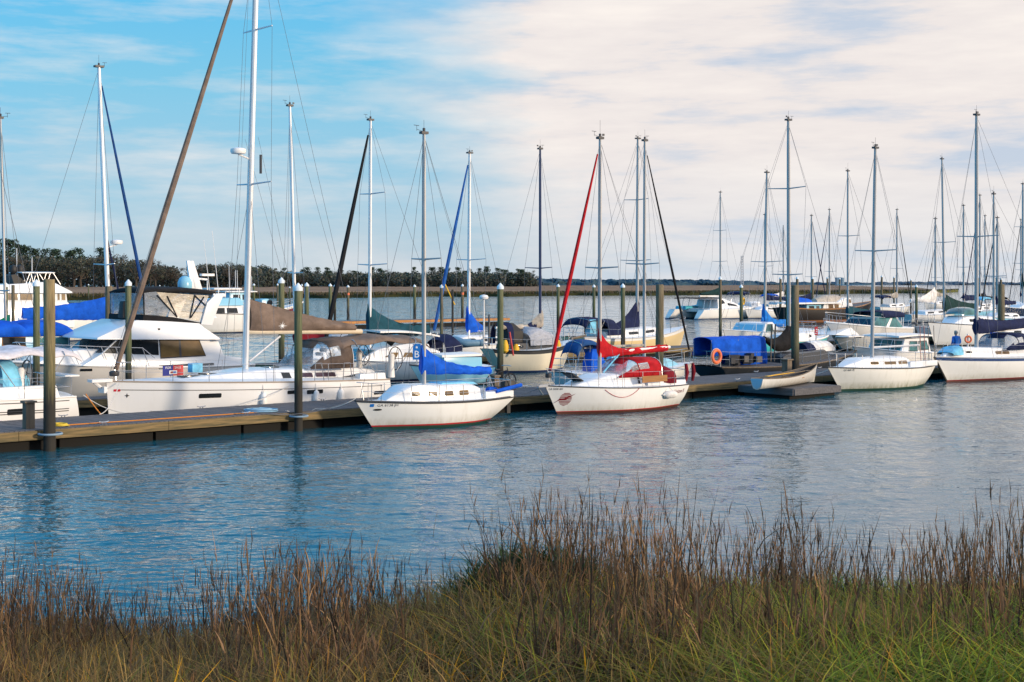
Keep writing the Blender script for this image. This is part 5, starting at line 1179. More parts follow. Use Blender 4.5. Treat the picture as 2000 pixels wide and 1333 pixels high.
def navyyacht():
    F = Frame.at(2010, 634, 15, -1); x = F.x
    r, H, c, at = sail2('navy blue hulled yacht with a yellow waterline and pale lettering at the right edge', F, (1.9, 1.8, 2.3), 4.0, NAVYHULL, ANTIK, cab=(-4, 3.5), cabh=.7, mast=(x(1998), 2.2, F.z(1999, 360)), boom_to=x(2060), boomz=4.0, cover=C_GREEN, ch=(2.4, .6), spread=((.35, 1.5), (.65, 1.2)), k=130, railn=0, wr=.013, mr=.15, boot=plain('yellow_stripe', (.65, .36, .03), .5), rail=ALUW)
    hull_text(H, r, 'name_lettering', 'Shady Star', x(1963, -2), x(1982, -2), 1.0, .36, F.cam, TEXTPINK, F, .25)
navyyacht()
# ================================================================== docks
def dock(name, label, s0, s1, t0, t1, ztop=.62, fasc=FASCIA, board=4.8, planks=True, group='floating docks of the marina', cleats=False, detail=True):
    L = s1 - s0; W = t1 - t0; r = thing(name, label, 'dock', group, P(s0, t0, 0), DOCK_A); rr = random.Random(int(s0 * 10 + t0))
    m = MB()
    if planks:
        n = int(L / .155)
        for i in range(n):
            x = (i + .5) * L / n; m.box((x, W / 2, ztop - .02 + rr.uniform(-.003, .003)), (L / n - .012, W + rr.uniform(-.02, .02), .04))
    else: m.box((L / 2, W / 2, ztop - .02), (L, W, .04))
    m.build('deck', DECKW, r, False)
    n = max(1, int(L / board))
    for i in range(n):
        x0, x1 = L * i / n, L * (i + 1) / n
        for y in (-.03, W + .03):
            b = MB(); b.box(((x0 + x1) / 2, y, ztop - .165 + rr.uniform(-.006, .006)), (x1 - x0 - .012, .06, .27)); b.build('fascia_board', fasc, r, False, bevel=.006)
    for y, x, w, l in ((-.03, -.03, 0, 0), (0, L + .03, 0, 0)):
        b = MB(); b.box((x, W / 2, ztop - .165), (.06, W, .27)); b.build('end_board', fasc, r, False)
    if detail:
        k = max(1, int(L / 3.1))
        for i in range(k):
            x0, x1 = L * i / k + .04, L * (i + 1) / k - .04; b = MB(); b.box(((x0 + x1) / 2, W / 2, .02), (x1 - x0, W - .5, .62)); b.build('float', FLOAT, r, True, bevel=.05)
    else:
        b = MB(); b.box((L / 2, W / 2, .03), (L, W - .2, .6)); b.build('float', FLOAT, r, False)
    if cleats:
        for i in range(int(L / 5)):
            for y in (.18, W - .18):
                b = MB(); x = i * 5 + 2.3; b.tube([(x - .16, y, ztop + .09), (x - .08, y, ztop + .07), (x + .08, y, ztop + .07), (x + .16, y, ztop + .09)], .02, 6)
                for q in (-.05, .05): b.tube([(x + q, y, ztop), (x + q, y, ztop + .07)], .018, 5)
                b.build('cleat', STEEL, r)
    return r
MAIN = dock('main_dock', 'long floating timber walkway nearest the shore, its front edge lined with tan boards', -14, 78, 0, 3.4, cleats=True)
dock('finger_dock', 'low square float carrying the beached white canoe', 33.1, 36.4, -3.1, -.08, .46, DECKW, 3.2)
dock('slip_pier', 'narrow pier glimpsed between the bow of the long yacht and the motor yacht', 1, 20, 9.5, 10.7, .62, FASCIA, 4.8, False, detail=False)
dock('second_dock', 'second timber dock behind the red-covered sloop, lit tan along its edge', 24, 108, 24, 26.4, .62, FASCIA, 4.8, False, detail=False)
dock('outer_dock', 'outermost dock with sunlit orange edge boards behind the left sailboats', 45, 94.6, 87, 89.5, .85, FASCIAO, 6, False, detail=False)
# ------------------------------------------------------------------ pilings
def piling(px, top, t=None, yw=None, d=.3, cap=True, mat=PILEG, label='', hoop=False, band=False, k=0):
    if t is not None: p = P(s_at(px, t), t)
    else: D = FPX * EYE / (yw - HY); p = Vector(((px - HX) / FPX * D, D, 0))
    zt = EYE - (top - HY) / FPX * p.y; r = thing('piling', label, 'piling', 'timber mooring pilings', p)
    m = MB(); rg = []; rr = random.Random(k * 3 + 1); n = 14; lean = rr.uniform(-.004, .004)
    h0 = zt - (.62 * d if cap else 0)
    for i in range(15):
        q = i / 14; z = lerp(-.5, h0, q); rad = d / 2 * (1.04 - .08 * q)
        rg.append([(lean * z + rad * (1 + .05 * mnoise.noise(Vector((math.cos(a) * 1.5 + k, math.sin(a) * 1.5, z * .5)))) * math.cos(a), rad * (1 + .05 * mnoise.noise(Vector((math.sin(a) * 1.5, k + math.cos(a), z * .6)))) * math.sin(a), z) for a in [2 * PI * j / n for j in range(n)]])
    if not cap: rg.append([(x * .9 + lean, y * .9, z + .03 * rr.random()) for x, y, z in rg[-1]])
    m.rings(rg); m.build('post', mat, r, True, 50)
    if cap:
        c = MB(); c.lathe([(d * .56, h0 - .1), (d * .57, h0), (d * .5, h0 + .12 * d), (d * .05, zt), (0, zt)], (lean * h0, 0, 0), 14); c.build('cone_cap', plain('white_cap', (.62, .70, .76), .5), r)
    if band:
        c = MB(); c.lathe([(d * .56, h0 * .74), (d * .56, h0 * .74 + .3)], (0, 0, 0), 12); c.build('orange_band', C_ORANGE, r)
    if hoop:
        c = MB(); c.torus((0, .06, .50), d * .5 + .16, .035, 'z', 24, 6); c.build('guide_hoop', plain('hoop_blue_grey', (.20, .30, .40), .5), MAIN, xf=(Matrix.Translation(P(-14, 0)) @ Matrix.Rotation(DOCK_A, 4, 'Z')).inverted() @ Matrix.Translation(p))
    return r
PL = [
 (97, 547, -.30, None, .345, False, PILE, 'thick flat-topped tan piling standing nearest, at the left front edge of the walkway', True, False),
 (583, 553, -.30, None, .275, True, PILEG, 'white-capped front piling before the long yacht, ringed by a hoop at its foot', True, False),
 (251, 546, 9.1, None, .235, True, PILEG, 'white-capped green piling crossed by the grey-brown furled foresail', False, False),
 (71, 546, 9.1, None, .245, True, PILEG, 'white-capped green piling just left of the thick flat-topped one', False, False),
 (213, 560, 20, None, .33, False, PILEK, 'short dark flat-topped piling at the mast end of the royal blue boom cover', False, False),
 (550, 542, 14.7, None, .28, True, PILEG, 'white-capped green piling behind the long yacht boom cover, left of the front capped one', False, False),
 (977, 553, 3.7, None, .26, True, PILEG, 'capped green piling with a bicycle leaning beside its foot', False, False),
 (1288, 557, 4.1, None, .37, False, PILEK, 'thick flat-topped piling between the red sail cover and the blue tarpaulin', False, False),
 (1553, 558, 3.75, None, .41, False, PILEK, 'thick flat-topped piling rising behind the white canoe', False, False),
 (1956, 556, 3.8, None, .40, False, PILEK, 'thick flat-topped piling at the right, above the navy boom cover', False, False),
 (1538, 558, None, 684, .22, False, PILEG, 'slim piling close left of the thick one behind the canoe', False, False),
 (1557, 540, None, 660, .26, True, PILEK, 'tall dark piling peeping over the thick one behind the canoe', False, False),
 (1090, 555, None, 655, .30, True, PILEG, 'capped piling between the navy mast and the red furled sail', False, False),
 (1160, 556, None, 650, .30, True, PILEG, 'capped piling directly left of the red-covered mast', False, False),
 (1217, 554, 27.2, None, .30, True, PILEG, 'capped green piling before the ochre-hulled sloop', False, False),
 (862, 556, 27, None, .19, True, PILEK, 'thin capped piling right of the blue-covered mast, beside the white hardtop', False, False),
 (810, 556, None, 629, .36, True, PILEG, 'far capped piling just left of the blue-covered mast, above the outer dock', False, False),
 (903, 555, None, 627, .36, True, PILEK, 'far piling with an orange band left of the short blue sail cover mast', False, True),
 (680, 557, None, 624, .36, True, PILEK, 'far piling with an orange band left of the petrol-covered mast', False, True),
 (645, 554, None, 630, .42, True, PILEG, 'far capped piling crossed by the black furled foresail', False, False),
 (654, 556, None, 630, .32, True, PILEG, 'far thinner piling just right of the one the black foresail crosses', False, False),
 (599, 552, None, 672, .36, True, PILEG, 'piling with a blue C board right of the front capped piling', False, False),
 (590, 555, None, 622, .25, True, PILEK, 'thin far piling between the front capped piling and the C board', False, False),
 (542, 554, None, 622, .28, True, PILEK, 'thin dark far piling left of the maroon hull bow', False, False),
 (496, 554, None, 610, .40, True, PILEG, 'far capped piling just right of the long yacht mast', False, False),
 (566, 560, None, 604, .3, True, PILEG, 'tiny far piling over the bow rail of the maroon-hulled boat', False, False),
 (12, 552, 24, None, .19, True, PILEG, 'slim capped piling at the left picture edge by the green awning', False, False),
 (26, 558, 30, None, .17, False, PILEK, 'slim flat-topped piling at the left edge before the cream trawler', False, False),
 (173, 555, None, 596, .30, True, PILEG, 'far capped piling on the marsh edge right of the cream trawler', False, False),
 (312, 557, None, 592, .3, True, PILEG, 'far capped piling above the black flybridge canopy', False, False),
 (351, 556, None, 592, .3, True, PILEG, 'left one of two far pilings close together above the flybridge canopy', False, False),
 (362, 555, None, 594, .3, True, PILEG, 'right one of two far pilings close together above the flybridge canopy', False, False),
 (1407, 540, 31, None, .24, True, PILEK, 'dark capped piling in front of the far catamaran', False, False),
 (1448, 556, None, 662, .30, True, PILEG, 'capped piling in front of the anchored sloop with the yellow buoy', False, False),
 (1524, 541, None, 622, .34, True, PILEK, 'capped far piling between two grey masts, left of the thick piling', False, False),
 (1587, 541, None, 622, .34, True, PILEK, 'capped far piling touching the slim mast right of the thick canoe piling', False, False),
 (1616, 541, None, 612, .32, True, PILEK, 'capped far piling above the stern of the brown trawler', False, False),
 (1640, 543, None, 604, .32, True, PILEK, 'capped far piling before the distant blue-grey building', False, False),
 (1722, 538, None, 612, .34, True, PILEK, 'capped far piling just right of the bare grey mast of the stained sloop', False, False),
 (1746, 540, None, 602, .34, True, PILEK, 'capped far piling beside the black slanting furled sail', False, False),
 (1790, 556, None, 652, .27, True, PILEG, 'capped piling left of the sagging dark green sail cover', False, False),
 (1779, 545, None, 612, .26, True, PILEK, 'thin far piling close left of the capped one near the green sail cover', False, False),
 (1912, 540, None, 614, .34, True, PILEK, 'far piling hard against the tall grey mast with the navy cover', False, False),
 (1946, 541, None, 606, .30, True, PILEK, 'far piling just left of the thick right piling', False, False),
 (1955, 542, None, 640, .26, True, PILEK, 'tall slim piling peeping above the thick right piling', False, False),
]
for i, (px, top, t, yw, d, cap, mat, lab, hoop, band) in enumerate(PL): piling(px, top, t, yw, d, cap, mat, lab, hoop, band, i)
def board_sign(px, y0, y1, t, w, mat, txt, label, star=False, yw=None, post=False):
    if t is not None: p = P(s_at(px, t), t)
    else: D = FPX * EYE / (yw - HY); p = Vector(((px - HX) / FPX * D, D, 0))
    z1, z0 = EYE - (y0 - HY) / FPX * p.y, EYE - (y1 - HY) / FPX * p.y; h = z1 - z0
    r = thing('dock_sign', label, 'sign', None, (p.x, p.y, z0), 0)
    m = MB(); m.box((0, 0, h / 2), (w, .03, h)); m.build('board', mat, r, False, bevel=.008)
    if post:
        m = MB(); m.tube([(0, .05, .62 - z0), (0, .05, h)], .03, 6); m.build('sign_post', STEEL, r)
    if txt:
        v, f = text_mesh(txt, h * .62, 'CENTER'); m = MB(); m.add([(a, -.02, b + h * .14) for a, b, c in v], f); m.build('lettering', TEXTWHITE, r, False)
    if star:
        m = MB(); m.poly([(q * math.sin(PI / 5 * i), -.02, h * .78 + q * math.cos(PI / 5 * i)) for i in range(10) for q in [(h * .09 if i % 2 == 0 else h * .05)]]); m.build('star_mark', TEXTWHITE, r, False)
    return r
board_sign(599, 560, 583, None, .40, SIGNBLUE, 'C', 'blue board with a white letter C on a far piling', True, 671.0)
board_sign(814, 672, 703, 13.5, .38, SIGNBLUE, 'B', 'blue board with a white letter B behind the steering wheels of the long yacht', True, None, True)
s = board_sign(1594, 639, 655, 8.6, .18, SIGNRED, '', 'small upright red board with white marks on a thin pole', False, None, True)
for dz in (.1, .22, .33):
    m = MB(); m.box((.02 if dz > .2 else -.02, -.02, dz), (.08, .008, .05), rz=0); m.build('white_mark', TEXTWHITE, s, False)
def dock_post(px, top, t, d, label, base=.62):
    p = P(s_at(px, t), t); zt = EYE - (top - HY) / FPX * p.y; r = thing('dock_post', label, 'post', 'square posts on the walkway', (p.x, p.y, base), DOCK_A)
    m = MB(); m.box((0, 0, (zt - base) / 2), (d, d, zt - base)); m.build('shaft', POSTW, r, False, bevel=.012)
    m = MB(); m.box((0, 0, zt - base + .03), (d * 1.35, d * 1.35, .06)); m.build('top_board', POSTW, r, False, bevel=.01)
dock_post(56, 787, .55, .28, 'square capped timber post beside the nearest thick piling')
dock_post(967, 736, 1.6, .24, 'square timber post between the outboard engine and the bicycle piling')
dock_post(1537, 704, 1.8, .34, 'square timber post behind the white canoe, left of the thick piling')
m = MB(); pt = P(s_at(884, 60), 60); pole = thing('marker_pole', 'dark slim pole with a tilted yellow arm above the outer dock', 'pole', None, (pt.x, pt.y, 0))
m.tube([(0, 0, -.3), (0, 0, 4.4)], .10, 8); m.build('pole', BLACK, pole)
m = MB(); m.tube([(.2, 0, 3.0), (-.75, 0, 5.0)], .06, 6); m.build('arm', C_YEL, pole)
# ------------------------------------------------------------------ ropes, bicycle, canoe
def rope(label, pts, r=.014, mat=WIREL, sag=.25, group=None):
    out = []
    for a, b in zip(pts, pts[1:]):
        for i in range(8):
            q = i / 8; p = Vector(a).lerp(Vector(b), q); p.z -= sag * 4 * q * (1 - q); out.append(tuple(p))
    out.append(tuple(pts[-1])); m = MB(); m.tube(out, r, 5); o = m.build('mooring_rope', mat); return tag(o, label, 'rope', group)
C_ROPEO = plain('orange_rope', (.55, .20, .03), .8); C_ROPEB = plain('pale_blue_rope', (.25, .45, .62), .8); C_ROPEY = plain('yellow_rope', (.6, .45, .05), .8)
rope('white mooring rope from the bow of the long yacht down to the walkway', [P(6.3, 5.4, 1.5), P(4.5, 3.1, .66)], .016)
rope('slack white mooring rope from the left yacht stern to the walkway', [P(4.6, 4.6, 1.2), P(6.4, 3.15, .66)], .016, sag=.3)
rope('orange rope trailing into the water behind the left yacht stern', [P(4.6, 4.4, 1.25), P(5.2, 4.1, .35), P(6.0, 3.7, .1)], .02, C_ROPEO, .05)
rope('long orange rope lying along the walkway edge', [P(1.6, .6, .64), P(5, .55, .64), P(9.2, .5, .64)], .018, C_ROPEO, 0)
rope('dark mooring rope from the blue-covered sloop bow to the walkway', [P(11.5, -1.4, 1.05), P(8.6, .18, .68)], .014, WIRE, .25)
rope('white rope from the long yacht midships to the walkway by the capped piling', [P(12.6, 3.9, 1.35), P(9.8, 3.1, .66)], .014, WIREL, .12)
rope('white rope along the walkway edge between piling and blue-covered sloop', [P(9.9, .3, .66), P(11.0, .15, .66), P(12.2, -.55, 1.0)], .016, WIREL, .12)
rope('mooring rope from the red-hooded sloop bow to the walkway', [P(20.3, -1.3, 1.1), P(18.6, .25, .68)], .014, WIRE, .2)
rope('mooring rope between the stained sloop bow and the walkway post', [P(38.2, -1.5, 1.15), P(36.8, .3, .68)], .016, WIREL, .2)
m = MB(); pts = []
for i in range(110):
    a = i * .42; q = .40 + .13 * math.sin(i * .11); pts.append((q * 1.1 * math.cos(a), q * .75 * math.sin(a), .02 + .0009 * i))
m.tube(pts, .016, 5); o = m.build('rope_coil', C_ROPEB); o.location = P(9.2, .75, .625); tag(o, 'coil of pale blue rope lying on the walkway near the capped piling', 'rope')
m = MB(); m.tube([(.28 * math.cos(i * .6) * (1 - i * .008), .2 * math.sin(i * .6), .02 + .002 * i) for i in range(40)], .018, 5); o = m.build('rope_coil', C_ROPEY); o.location = P(2.0, .45, .625); tag(o, 'small heap of yellow rope at the foot of the square post', 'rope')
def bicycle():
    p = P(s_at(979, 2.9), 2.9, .62); r = thing('bicycle', 'black bicycle leaning by the capped green piling on the walkway', 'bicycle', None, p, DOCK_A + .05)
    rw = .34
    for x in (-.52, .52):
        w = MB(); w.torus((x, 0, rw), rw - .025, .024, 'y', 26, 6); wo = w.build('wheel', BLACK, r)
        m = MB(); m.torus((x, 0, rw), rw - .055, .012, 'y', 26, 4)
        for i in range(12): m.tube([(x, 0, rw), (x + (rw - .06) * math.cos(PI / 6 * i), 0, rw + (rw - .06) * math.sin(PI / 6 * i))], .004, 3)
        m.build('spokes', STEEL, wo)
    m = MB()
    for a, b in (((-.52, 0, rw), (-.06, 0, .3)), ((-.52, 0, rw), (-.18, 0, .72)), ((-.06, 0, .3), (-.2, 0, .80)), ((-.06, 0, .3), (.36, 0, .70)), ((-.18, 0, .72), (.34, 0, .80)), ((.32, 0, .92), (.52, 0, rw))): m.tube([a, b], .019, 6)
    m.build('frame', DARK, r)
    m = MB(); m.tube([(.30, -.28, .98), (.33, -.1, 1.0), (.33, .1, 1.0), (.30, .28, .98)], .015, 6); m.build('handlebar', STEEL, r)
    m = MB(); m.rings([[(-.33, y, .84) for y in (-.08, 0, .08)] + [(-.33, 0, .88)], [(-.2, y, .84) for y in (-.06, 0, .06)] + [(-.2, 0, .88)], [(-.06, y, .83) for y in (-.02, 0, .02)] + [(-.06, 0, .86)]]); m.build('saddle', BLACK, r)
    m = MB(); m.torus((-.06, -.05, .3), .1, .012, 'y', 14, 4); m.tube([(-.06, -.06, .3), (.04, -.06, .17)], .01, 4); m.tube([(-.06, .06, .3), (-.16, .06, .43)], .01, 4); m.box((.04, -.11, .17), (.09, .1, .02)); m.box((-.16, .11, .43), (.09, .1, .02)); m.build('crank', DARK, r)
bicycle()
def canoe():
    a, b = P(s_at(1478, -2.6), -2.6, .47), P(s_at(1596, -1.0), -1.0, .47); d = b - a; L = d.length
    r = thing('canoe', 'white open canoe with blue flat stern lying on the low float', 'canoe', None, (a + b) / 2, math.atan2(d.y, d.x))
    H = Hull(L, 1.15, .48, .45, .80, rake=.35, srake=.1, tr=.5, flare=.12)
    for nm, k, mt in (('hull', 1, WHITE), ('lining', .93, DARK)):
        m = MB(); rg = []
        for i in range(21):
            u = i / 20; zs = H.zs(u); row = []
            for q in (-1, -.9, -.7, -.4, 0, .4, .7, .9, 1):
                z = zs * (abs(q) ** 2.2) if nm == 'hull' else .06 + (zs - .055) * abs(q) ** 2.2
                w = H.b(u) * (1 - (1 - abs(q) ** .62) ** 1) * k if abs(q) < 1 else H.b(u) * k
                row.append(((u - .5) * L - H.rake * (1 - z / zs) * H.S(u), math.copysign(w, q) if q else 0, z))
            rg.append(row)
        m.rings(rg, False, False)
        if nm == 'hull': m.poly(rg[0])
        m.build(nm, mt, r, True, 60)
    m = MB(); w = H.b(0) * .98; m.poly([(-L / 2 - .01, w, .47), (-L / 2 - .01, -w, .47), (-L / 2 - .01, -w * .62, .16), (-L / 2 - .01, 0, .03), (-L / 2 - .01, w * .62, .16)]); m.build('transom', PALEBLUE, r, False)
    for sd in (1, -1):
        m = MB(); m.tube([((i / 20 - .5) * L, sd * H.b(i / 20) * .99, H.zs(i / 20) + .01) for i in range(21)], .022, 6); m.build('gunwale', POSTW, r)
    for x in (-.9, .5):
        m = MB(); m.box((x, 0, .34), (.24, 1.0, .03)); m.build('thwart', TEAK, r, False)
    m = MB(); m.tube([(-1.4, .2, .5), (1.0, .15, .52)], .02, 6); m.box((-1.6, .2, .5), (.5, .15, .02)); o = m.build('paddle', C_YEL); o.parent = None; o.matrix_world = Matrix.Translation(r.location) @ Matrix.Rotation(r.rotation_euler.z, 4, 'Z'); tag(o, 'yellow paddle lying across the white canoe', 'paddle')
    m = MB(); m.tube([(-1.2, -.25, .52), (1.2, -.3, .6)], .02, 6); m.box((1.4, -.3, .6), (.5, .13, .02)); o = m.build('oar', POSTW); o.matrix_world = Matrix.Translation(r.location) @ Matrix.Rotation(r.rotation_euler.z, 4, 'Z'); tag(o, 'grey wooden oar lying in the white canoe', 'oar')
canoe()
# ------------------------------------------------------------------ the man on the dock
def person():
    p = P(s_at(1868, 1.5), 1.5, .62); r = thing('person', 'person with grey hair in a bright blue jacket standing on the dock, back turned', 'person', None, p, PI * .16)
    def skin_obj(name, V, E, mat, parent, root=0):
        me = bpy.data.meshes.new(name); me.from_pydata([v[:3] for v in V], E, []); me.materials.append(mat)
        o = bpy.data.objects.new(name, me); COL.objects.link(o); o.parent = parent
        o.modifiers.new('skin', 'SKIN'); sv = me.skin_vertices[0].data
        for i, v in enumerate(V): sv[i].radius = (v[3], v[4] if len(v) > 4 else v[3])
        sv[root].use_root = True
        ss = o.modifiers.new('sub', 'SUBSURF'); ss.levels = 1; ss.render_levels = 2
        me.polygons.foreach_set('use_smooth', [True] * len(me.polygons)); return o
    # +y is where he looks (away from the shore); V = (x, y, z, rx, ry)
    V = [(0, 0, .94, .155, .11), (0, .01, 1.12, .15, .11), (0, .02, 1.32, .17, .115), (0, .015, 1.46, .09, .08), (0, .03, 1.53, .055), (0, .05, 1.60, .075, .085), (0, .055, 1.68, .085, .10), (0, .05, 1.75, .06, .07)]
    E = [(i, i + 1) for i in range(7)]
    def add(v, par): V.append(v); E.append((par, len(V) - 1)); return len(V) - 1
    V0 = 0
    for sd in (-1, 1):
        hip = add((sd * .10, 0, .88, .09), 0); kn = add((sd * .12, .03, .49, .062), hip); an = add((sd * .12, -.01, .09, .042), kn); add((sd * .13, .13, .04, .04, .03), an)
        sh = add((sd * .19, .02, 1.42, .062), 2); el = add((sd * .26, -.01, 1.14, .047), sh); wr_ = add((sd * .21, .17, .98, .030), el); pa = add((sd * .20, .24, .95, .032, .02), wr_)
        for k, (dx, l) in enumerate(((-.03, .072), (-.01, .082), (.01, .076), (.028, .06))):
            a = add((sd * .20 + dx, .285, .94, .009), pa); b = add((sd * .20 + dx, .285 + l * .5, .925, .0085), a); add((sd * .20 + dx, .285 + l * .75, .90, .008), b)
        th = add((sd * .20 - sd * .035, .25, .965, .010), pa); add((sd * .20 - sd * .055, .29, .96, .009), th)
    nose = add((0, .145, 1.66, .016), 6); 
    for sd in (-1, 1): add((sd * .092, .05, 1.665, .018, .012), 6)
    skin_obj('body', V, E, SKIN, r)
    J = [(0, 0, .86, .20, .15), (0, .01, 1.0, .195, .145), (0, .0, 1.18, .20, .15), (0, .01, 1.34, .215, .15), (0, .015, 1.46, .13, .10), (0, .02, 1.51, .08, .075)]; JE = [(i, i + 1) for i in range(5)]
    for sd in (-1, 1):
        n = len(J); J += [(sd * .21, .02, 1.41, .09), (sd * .285, -.015, 1.14, .075), (sd * .225, .15, .99, .055)]; JE += [(3, n), (n, n + 1), (n + 1, n + 2)]
    skin_obj('jacket', J, JE, JACKET, r)
    T = [(0, 0, .90, .165, .125)]; TE = []
    for sd in (-1, 1):
        n = len(T); T += [(sd * .105, 0, .80, .10), (sd * .125, .03, .49, .08), (sd * .125, -.01, .12, .066)]; TE += [(0, n), (n, n + 1), (n + 1, n + 2)]
    skin_obj('trousers', T, TE, TROUSER, r)
    for sd in (-1, 1):
        m = MB(); m.rings([[(sd * .127 + w * math.cos(a) * .5, .05 + l * math.sin(a), z) for a in [2 * PI * i / 12 for i in range(12)]] for z, w, l in ((0, .1, .15), (.05, .105, .155), (.10, .08, .10), (.13, .07, .07))]); m.build('shoe', BLACK, r)
    hm = MB(); hm.rings([[(w * math.cos(a), .035 + dy + l * math.sin(a), z) for a in [2 * PI * i / 14 for i in range(14)]] for z, w, l, dy in ((1.61, .075, .06, -.045), (1.66, .094, .085, -.03), (1.71, .096, .105, -.005), (1.755, .08, .095, .005), (1.785, .04, .05, .01), (1.79, .005, .005, .01))]); hm.build('hair', HAIRG, r)
person()
m = MB(); b = P(s_at(1890, 2.6), 2.6, .62); lr = thing('lifebuoy_stand', 'orange-red lifebuoy on a white post beside the man in blue', 'lifebuoy', None, b, 0)
m.tube([(0, 0, 0), (0, 0, 1.5)], .05, 8); m.build('post', ALUW, lr)
m = MB(); m.torus((0, -.1, 1.2), .17, .055, 'y', 22, 8); m.build('ring', C_ORANGE, lr)
# ================================================================== water
def np_mesh(name, V, F, mat, smooth=True, col=None):
    me = bpy.data.meshes.new(name); V = np.asarray(V, np.float32); F = np.asarray(F, np.int32); k = F.shape[1]
    me.vertices.add(len(V)); me.vertices.foreach_set('co', V.ravel()); me.loops.add(F.size); me.loops.foreach_set('vertex_index', F.ravel())
    me.polygons.add(len(F)); me.polygons.foreach_set('loop_start', np.arange(0, F.size, k, dtype=np.int32)); me.polygons.foreach_set('loop_total', np.full(len(F), k, np.int32))
    me.polygons.foreach_set('use_smooth', np.full(len(F), smooth)); me.materials.append(mat)
    if col is not None:
        a = me.color_attributes.new('Col', 'FLOAT_COLOR', 'POINT'); c = np.ones((len(V), 4), np.float32); c[:, :3] = col; a.data.foreach_set('color', c.ravel())
    me.update(calc_edges=True); me.validate()
    o = bpy.data.objects.new(name, me); COL.objects.link(o); return o
def grid_faces(nr, nc):
    i = np.arange(nr - 1)[:, None] * nc + np.arange(nc - 1)[None, :]
    return np.stack([i, i + 1, i + nc + 1, i + nc], -1).reshape(-1, 4)
rng = np.random.default_rng(5)
def water():
    D = [13.0]
    while D[-1] < 130: D.append(D[-1] * 1.0036)
    while D[-1] < 4500: D.append(D[-1] * 1.045)
    D = np.array(D); step = np.gradient(D); nc = 460
    q = np.linspace(-1, 1, nc)[None, :]; hw = (.44 * D + 5)[:, None] * np.where(D > 900, 1.5, 1.0)[:, None]
    X = q * hw; Y = np.repeat(D[:, None], nc, 1); Z = np.zeros_like(X); sp = np.maximum(step * .9, (hw[:, 0] * 2 / nc))[:, None]
    gust = np.zeros_like(X)
    for k in range(7):
        a = rng.uniform(0, 2 * PI); wl = rng.uniform(9, 30); gust += np.sin((X * math.cos(a) + Y * math.sin(a)) * 2 * PI / wl + rng.uniform(0, 6))
    gust = np.clip(1 + .16 * gust, .45, 1.6)
    for k in range(75):
        wl = .20 * (1.045 ** k) * rng.uniform(.9, 1.1) if k < 62 else rng.uniform(1.2, 3.5)
        a = rng.normal(1.75, .55); kk = 2 * PI / wl; amp = .0085 * wl / math.sqrt(28) * (1 if wl < 1 else .5)
        fade = np.clip((wl / sp - 2.2) / 2, 0, 1)
        wob = .5 * np.sin(X * .35 * kk / 6 + k) 
        Z += fade * amp * np.sin((X * math.cos(a) + Y * math.sin(a)) * kk + rng.uniform(0, 6) + wob)
    Z *= gust
    V = np.stack([X, Y, Z], -1).reshape(-1, 3); F = grid_faces(len(D), nc)
    m, nt, b = new_mat('river_water')
    geo = nd(nt, 'ShaderNodeNewGeometry').outputs['Position']
    sy = nd(nt, 'ShaderNodeSeparateXYZ'); nt.links.new(geo, sy.inputs[0])
    def fade(a, b_):
        f = nd(nt, 'ShaderNodeMapRange'); nt.links.new(sy.outputs[1], f.inputs[0]); f.inputs[1].default_value = a; f.inputs[2].default_value = b_; f.inputs[3].default_value = 0; f.inputs[4].default_value = 1; return f.outputs[0]
    h = None
    for (sx, s_y), dt_, A, f in (((2.8, 4.2), 2, .060, None), ((.5, .8), 1.5, .07, None), ((2.3, .9), 1, .095, fade(26, 55)), ((1.0, .28), 2, .62, fade(60, 120)), ((.42, .10), 2.5, 1.9, fade(110, 220))):
        t = mth(nt, 'MULTIPLY', noise_tex(nt, geo, 1.0, dt_, .45, (sx, s_y, 1)), A)
        if f is not None: t = mth(nt, 'MULTIPLY', t, f)
        h = t if h is None else mth(nt, 'ADD', h, t)
    bn = nd(nt, 'ShaderNodeBump', Distance=1.0); nt.links.new(h, bn.inputs['Height']); nt.links.new(bn.outputs[0], b.inputs['Normal'])
    n4 = noise_tex(nt, geo, 1.0, 4, .6, (.35, .06, 1)); n5 = noise_tex(nt, geo, 1.0, 3, .6, (.06, .02, 1))
    nt.links.new(ramp(nt, mth(nt, 'ADD', mth(nt, 'MULTIPLY', n4, .6), mth(nt, 'MULTIPLY', n5, .4)), [(.38, (.5,) * 3), (.60, (1.0,) * 3)]), bn.inputs['Strength'])
    b.inputs['Base Color'].default_value = (.014, .098, .138, 1); b.inputs['Roughness'].default_value = .05; b.inputs['IOR'].default_value = 1.34
    return tag(np_mesh('water', V, F, m), kind='structure')
water()
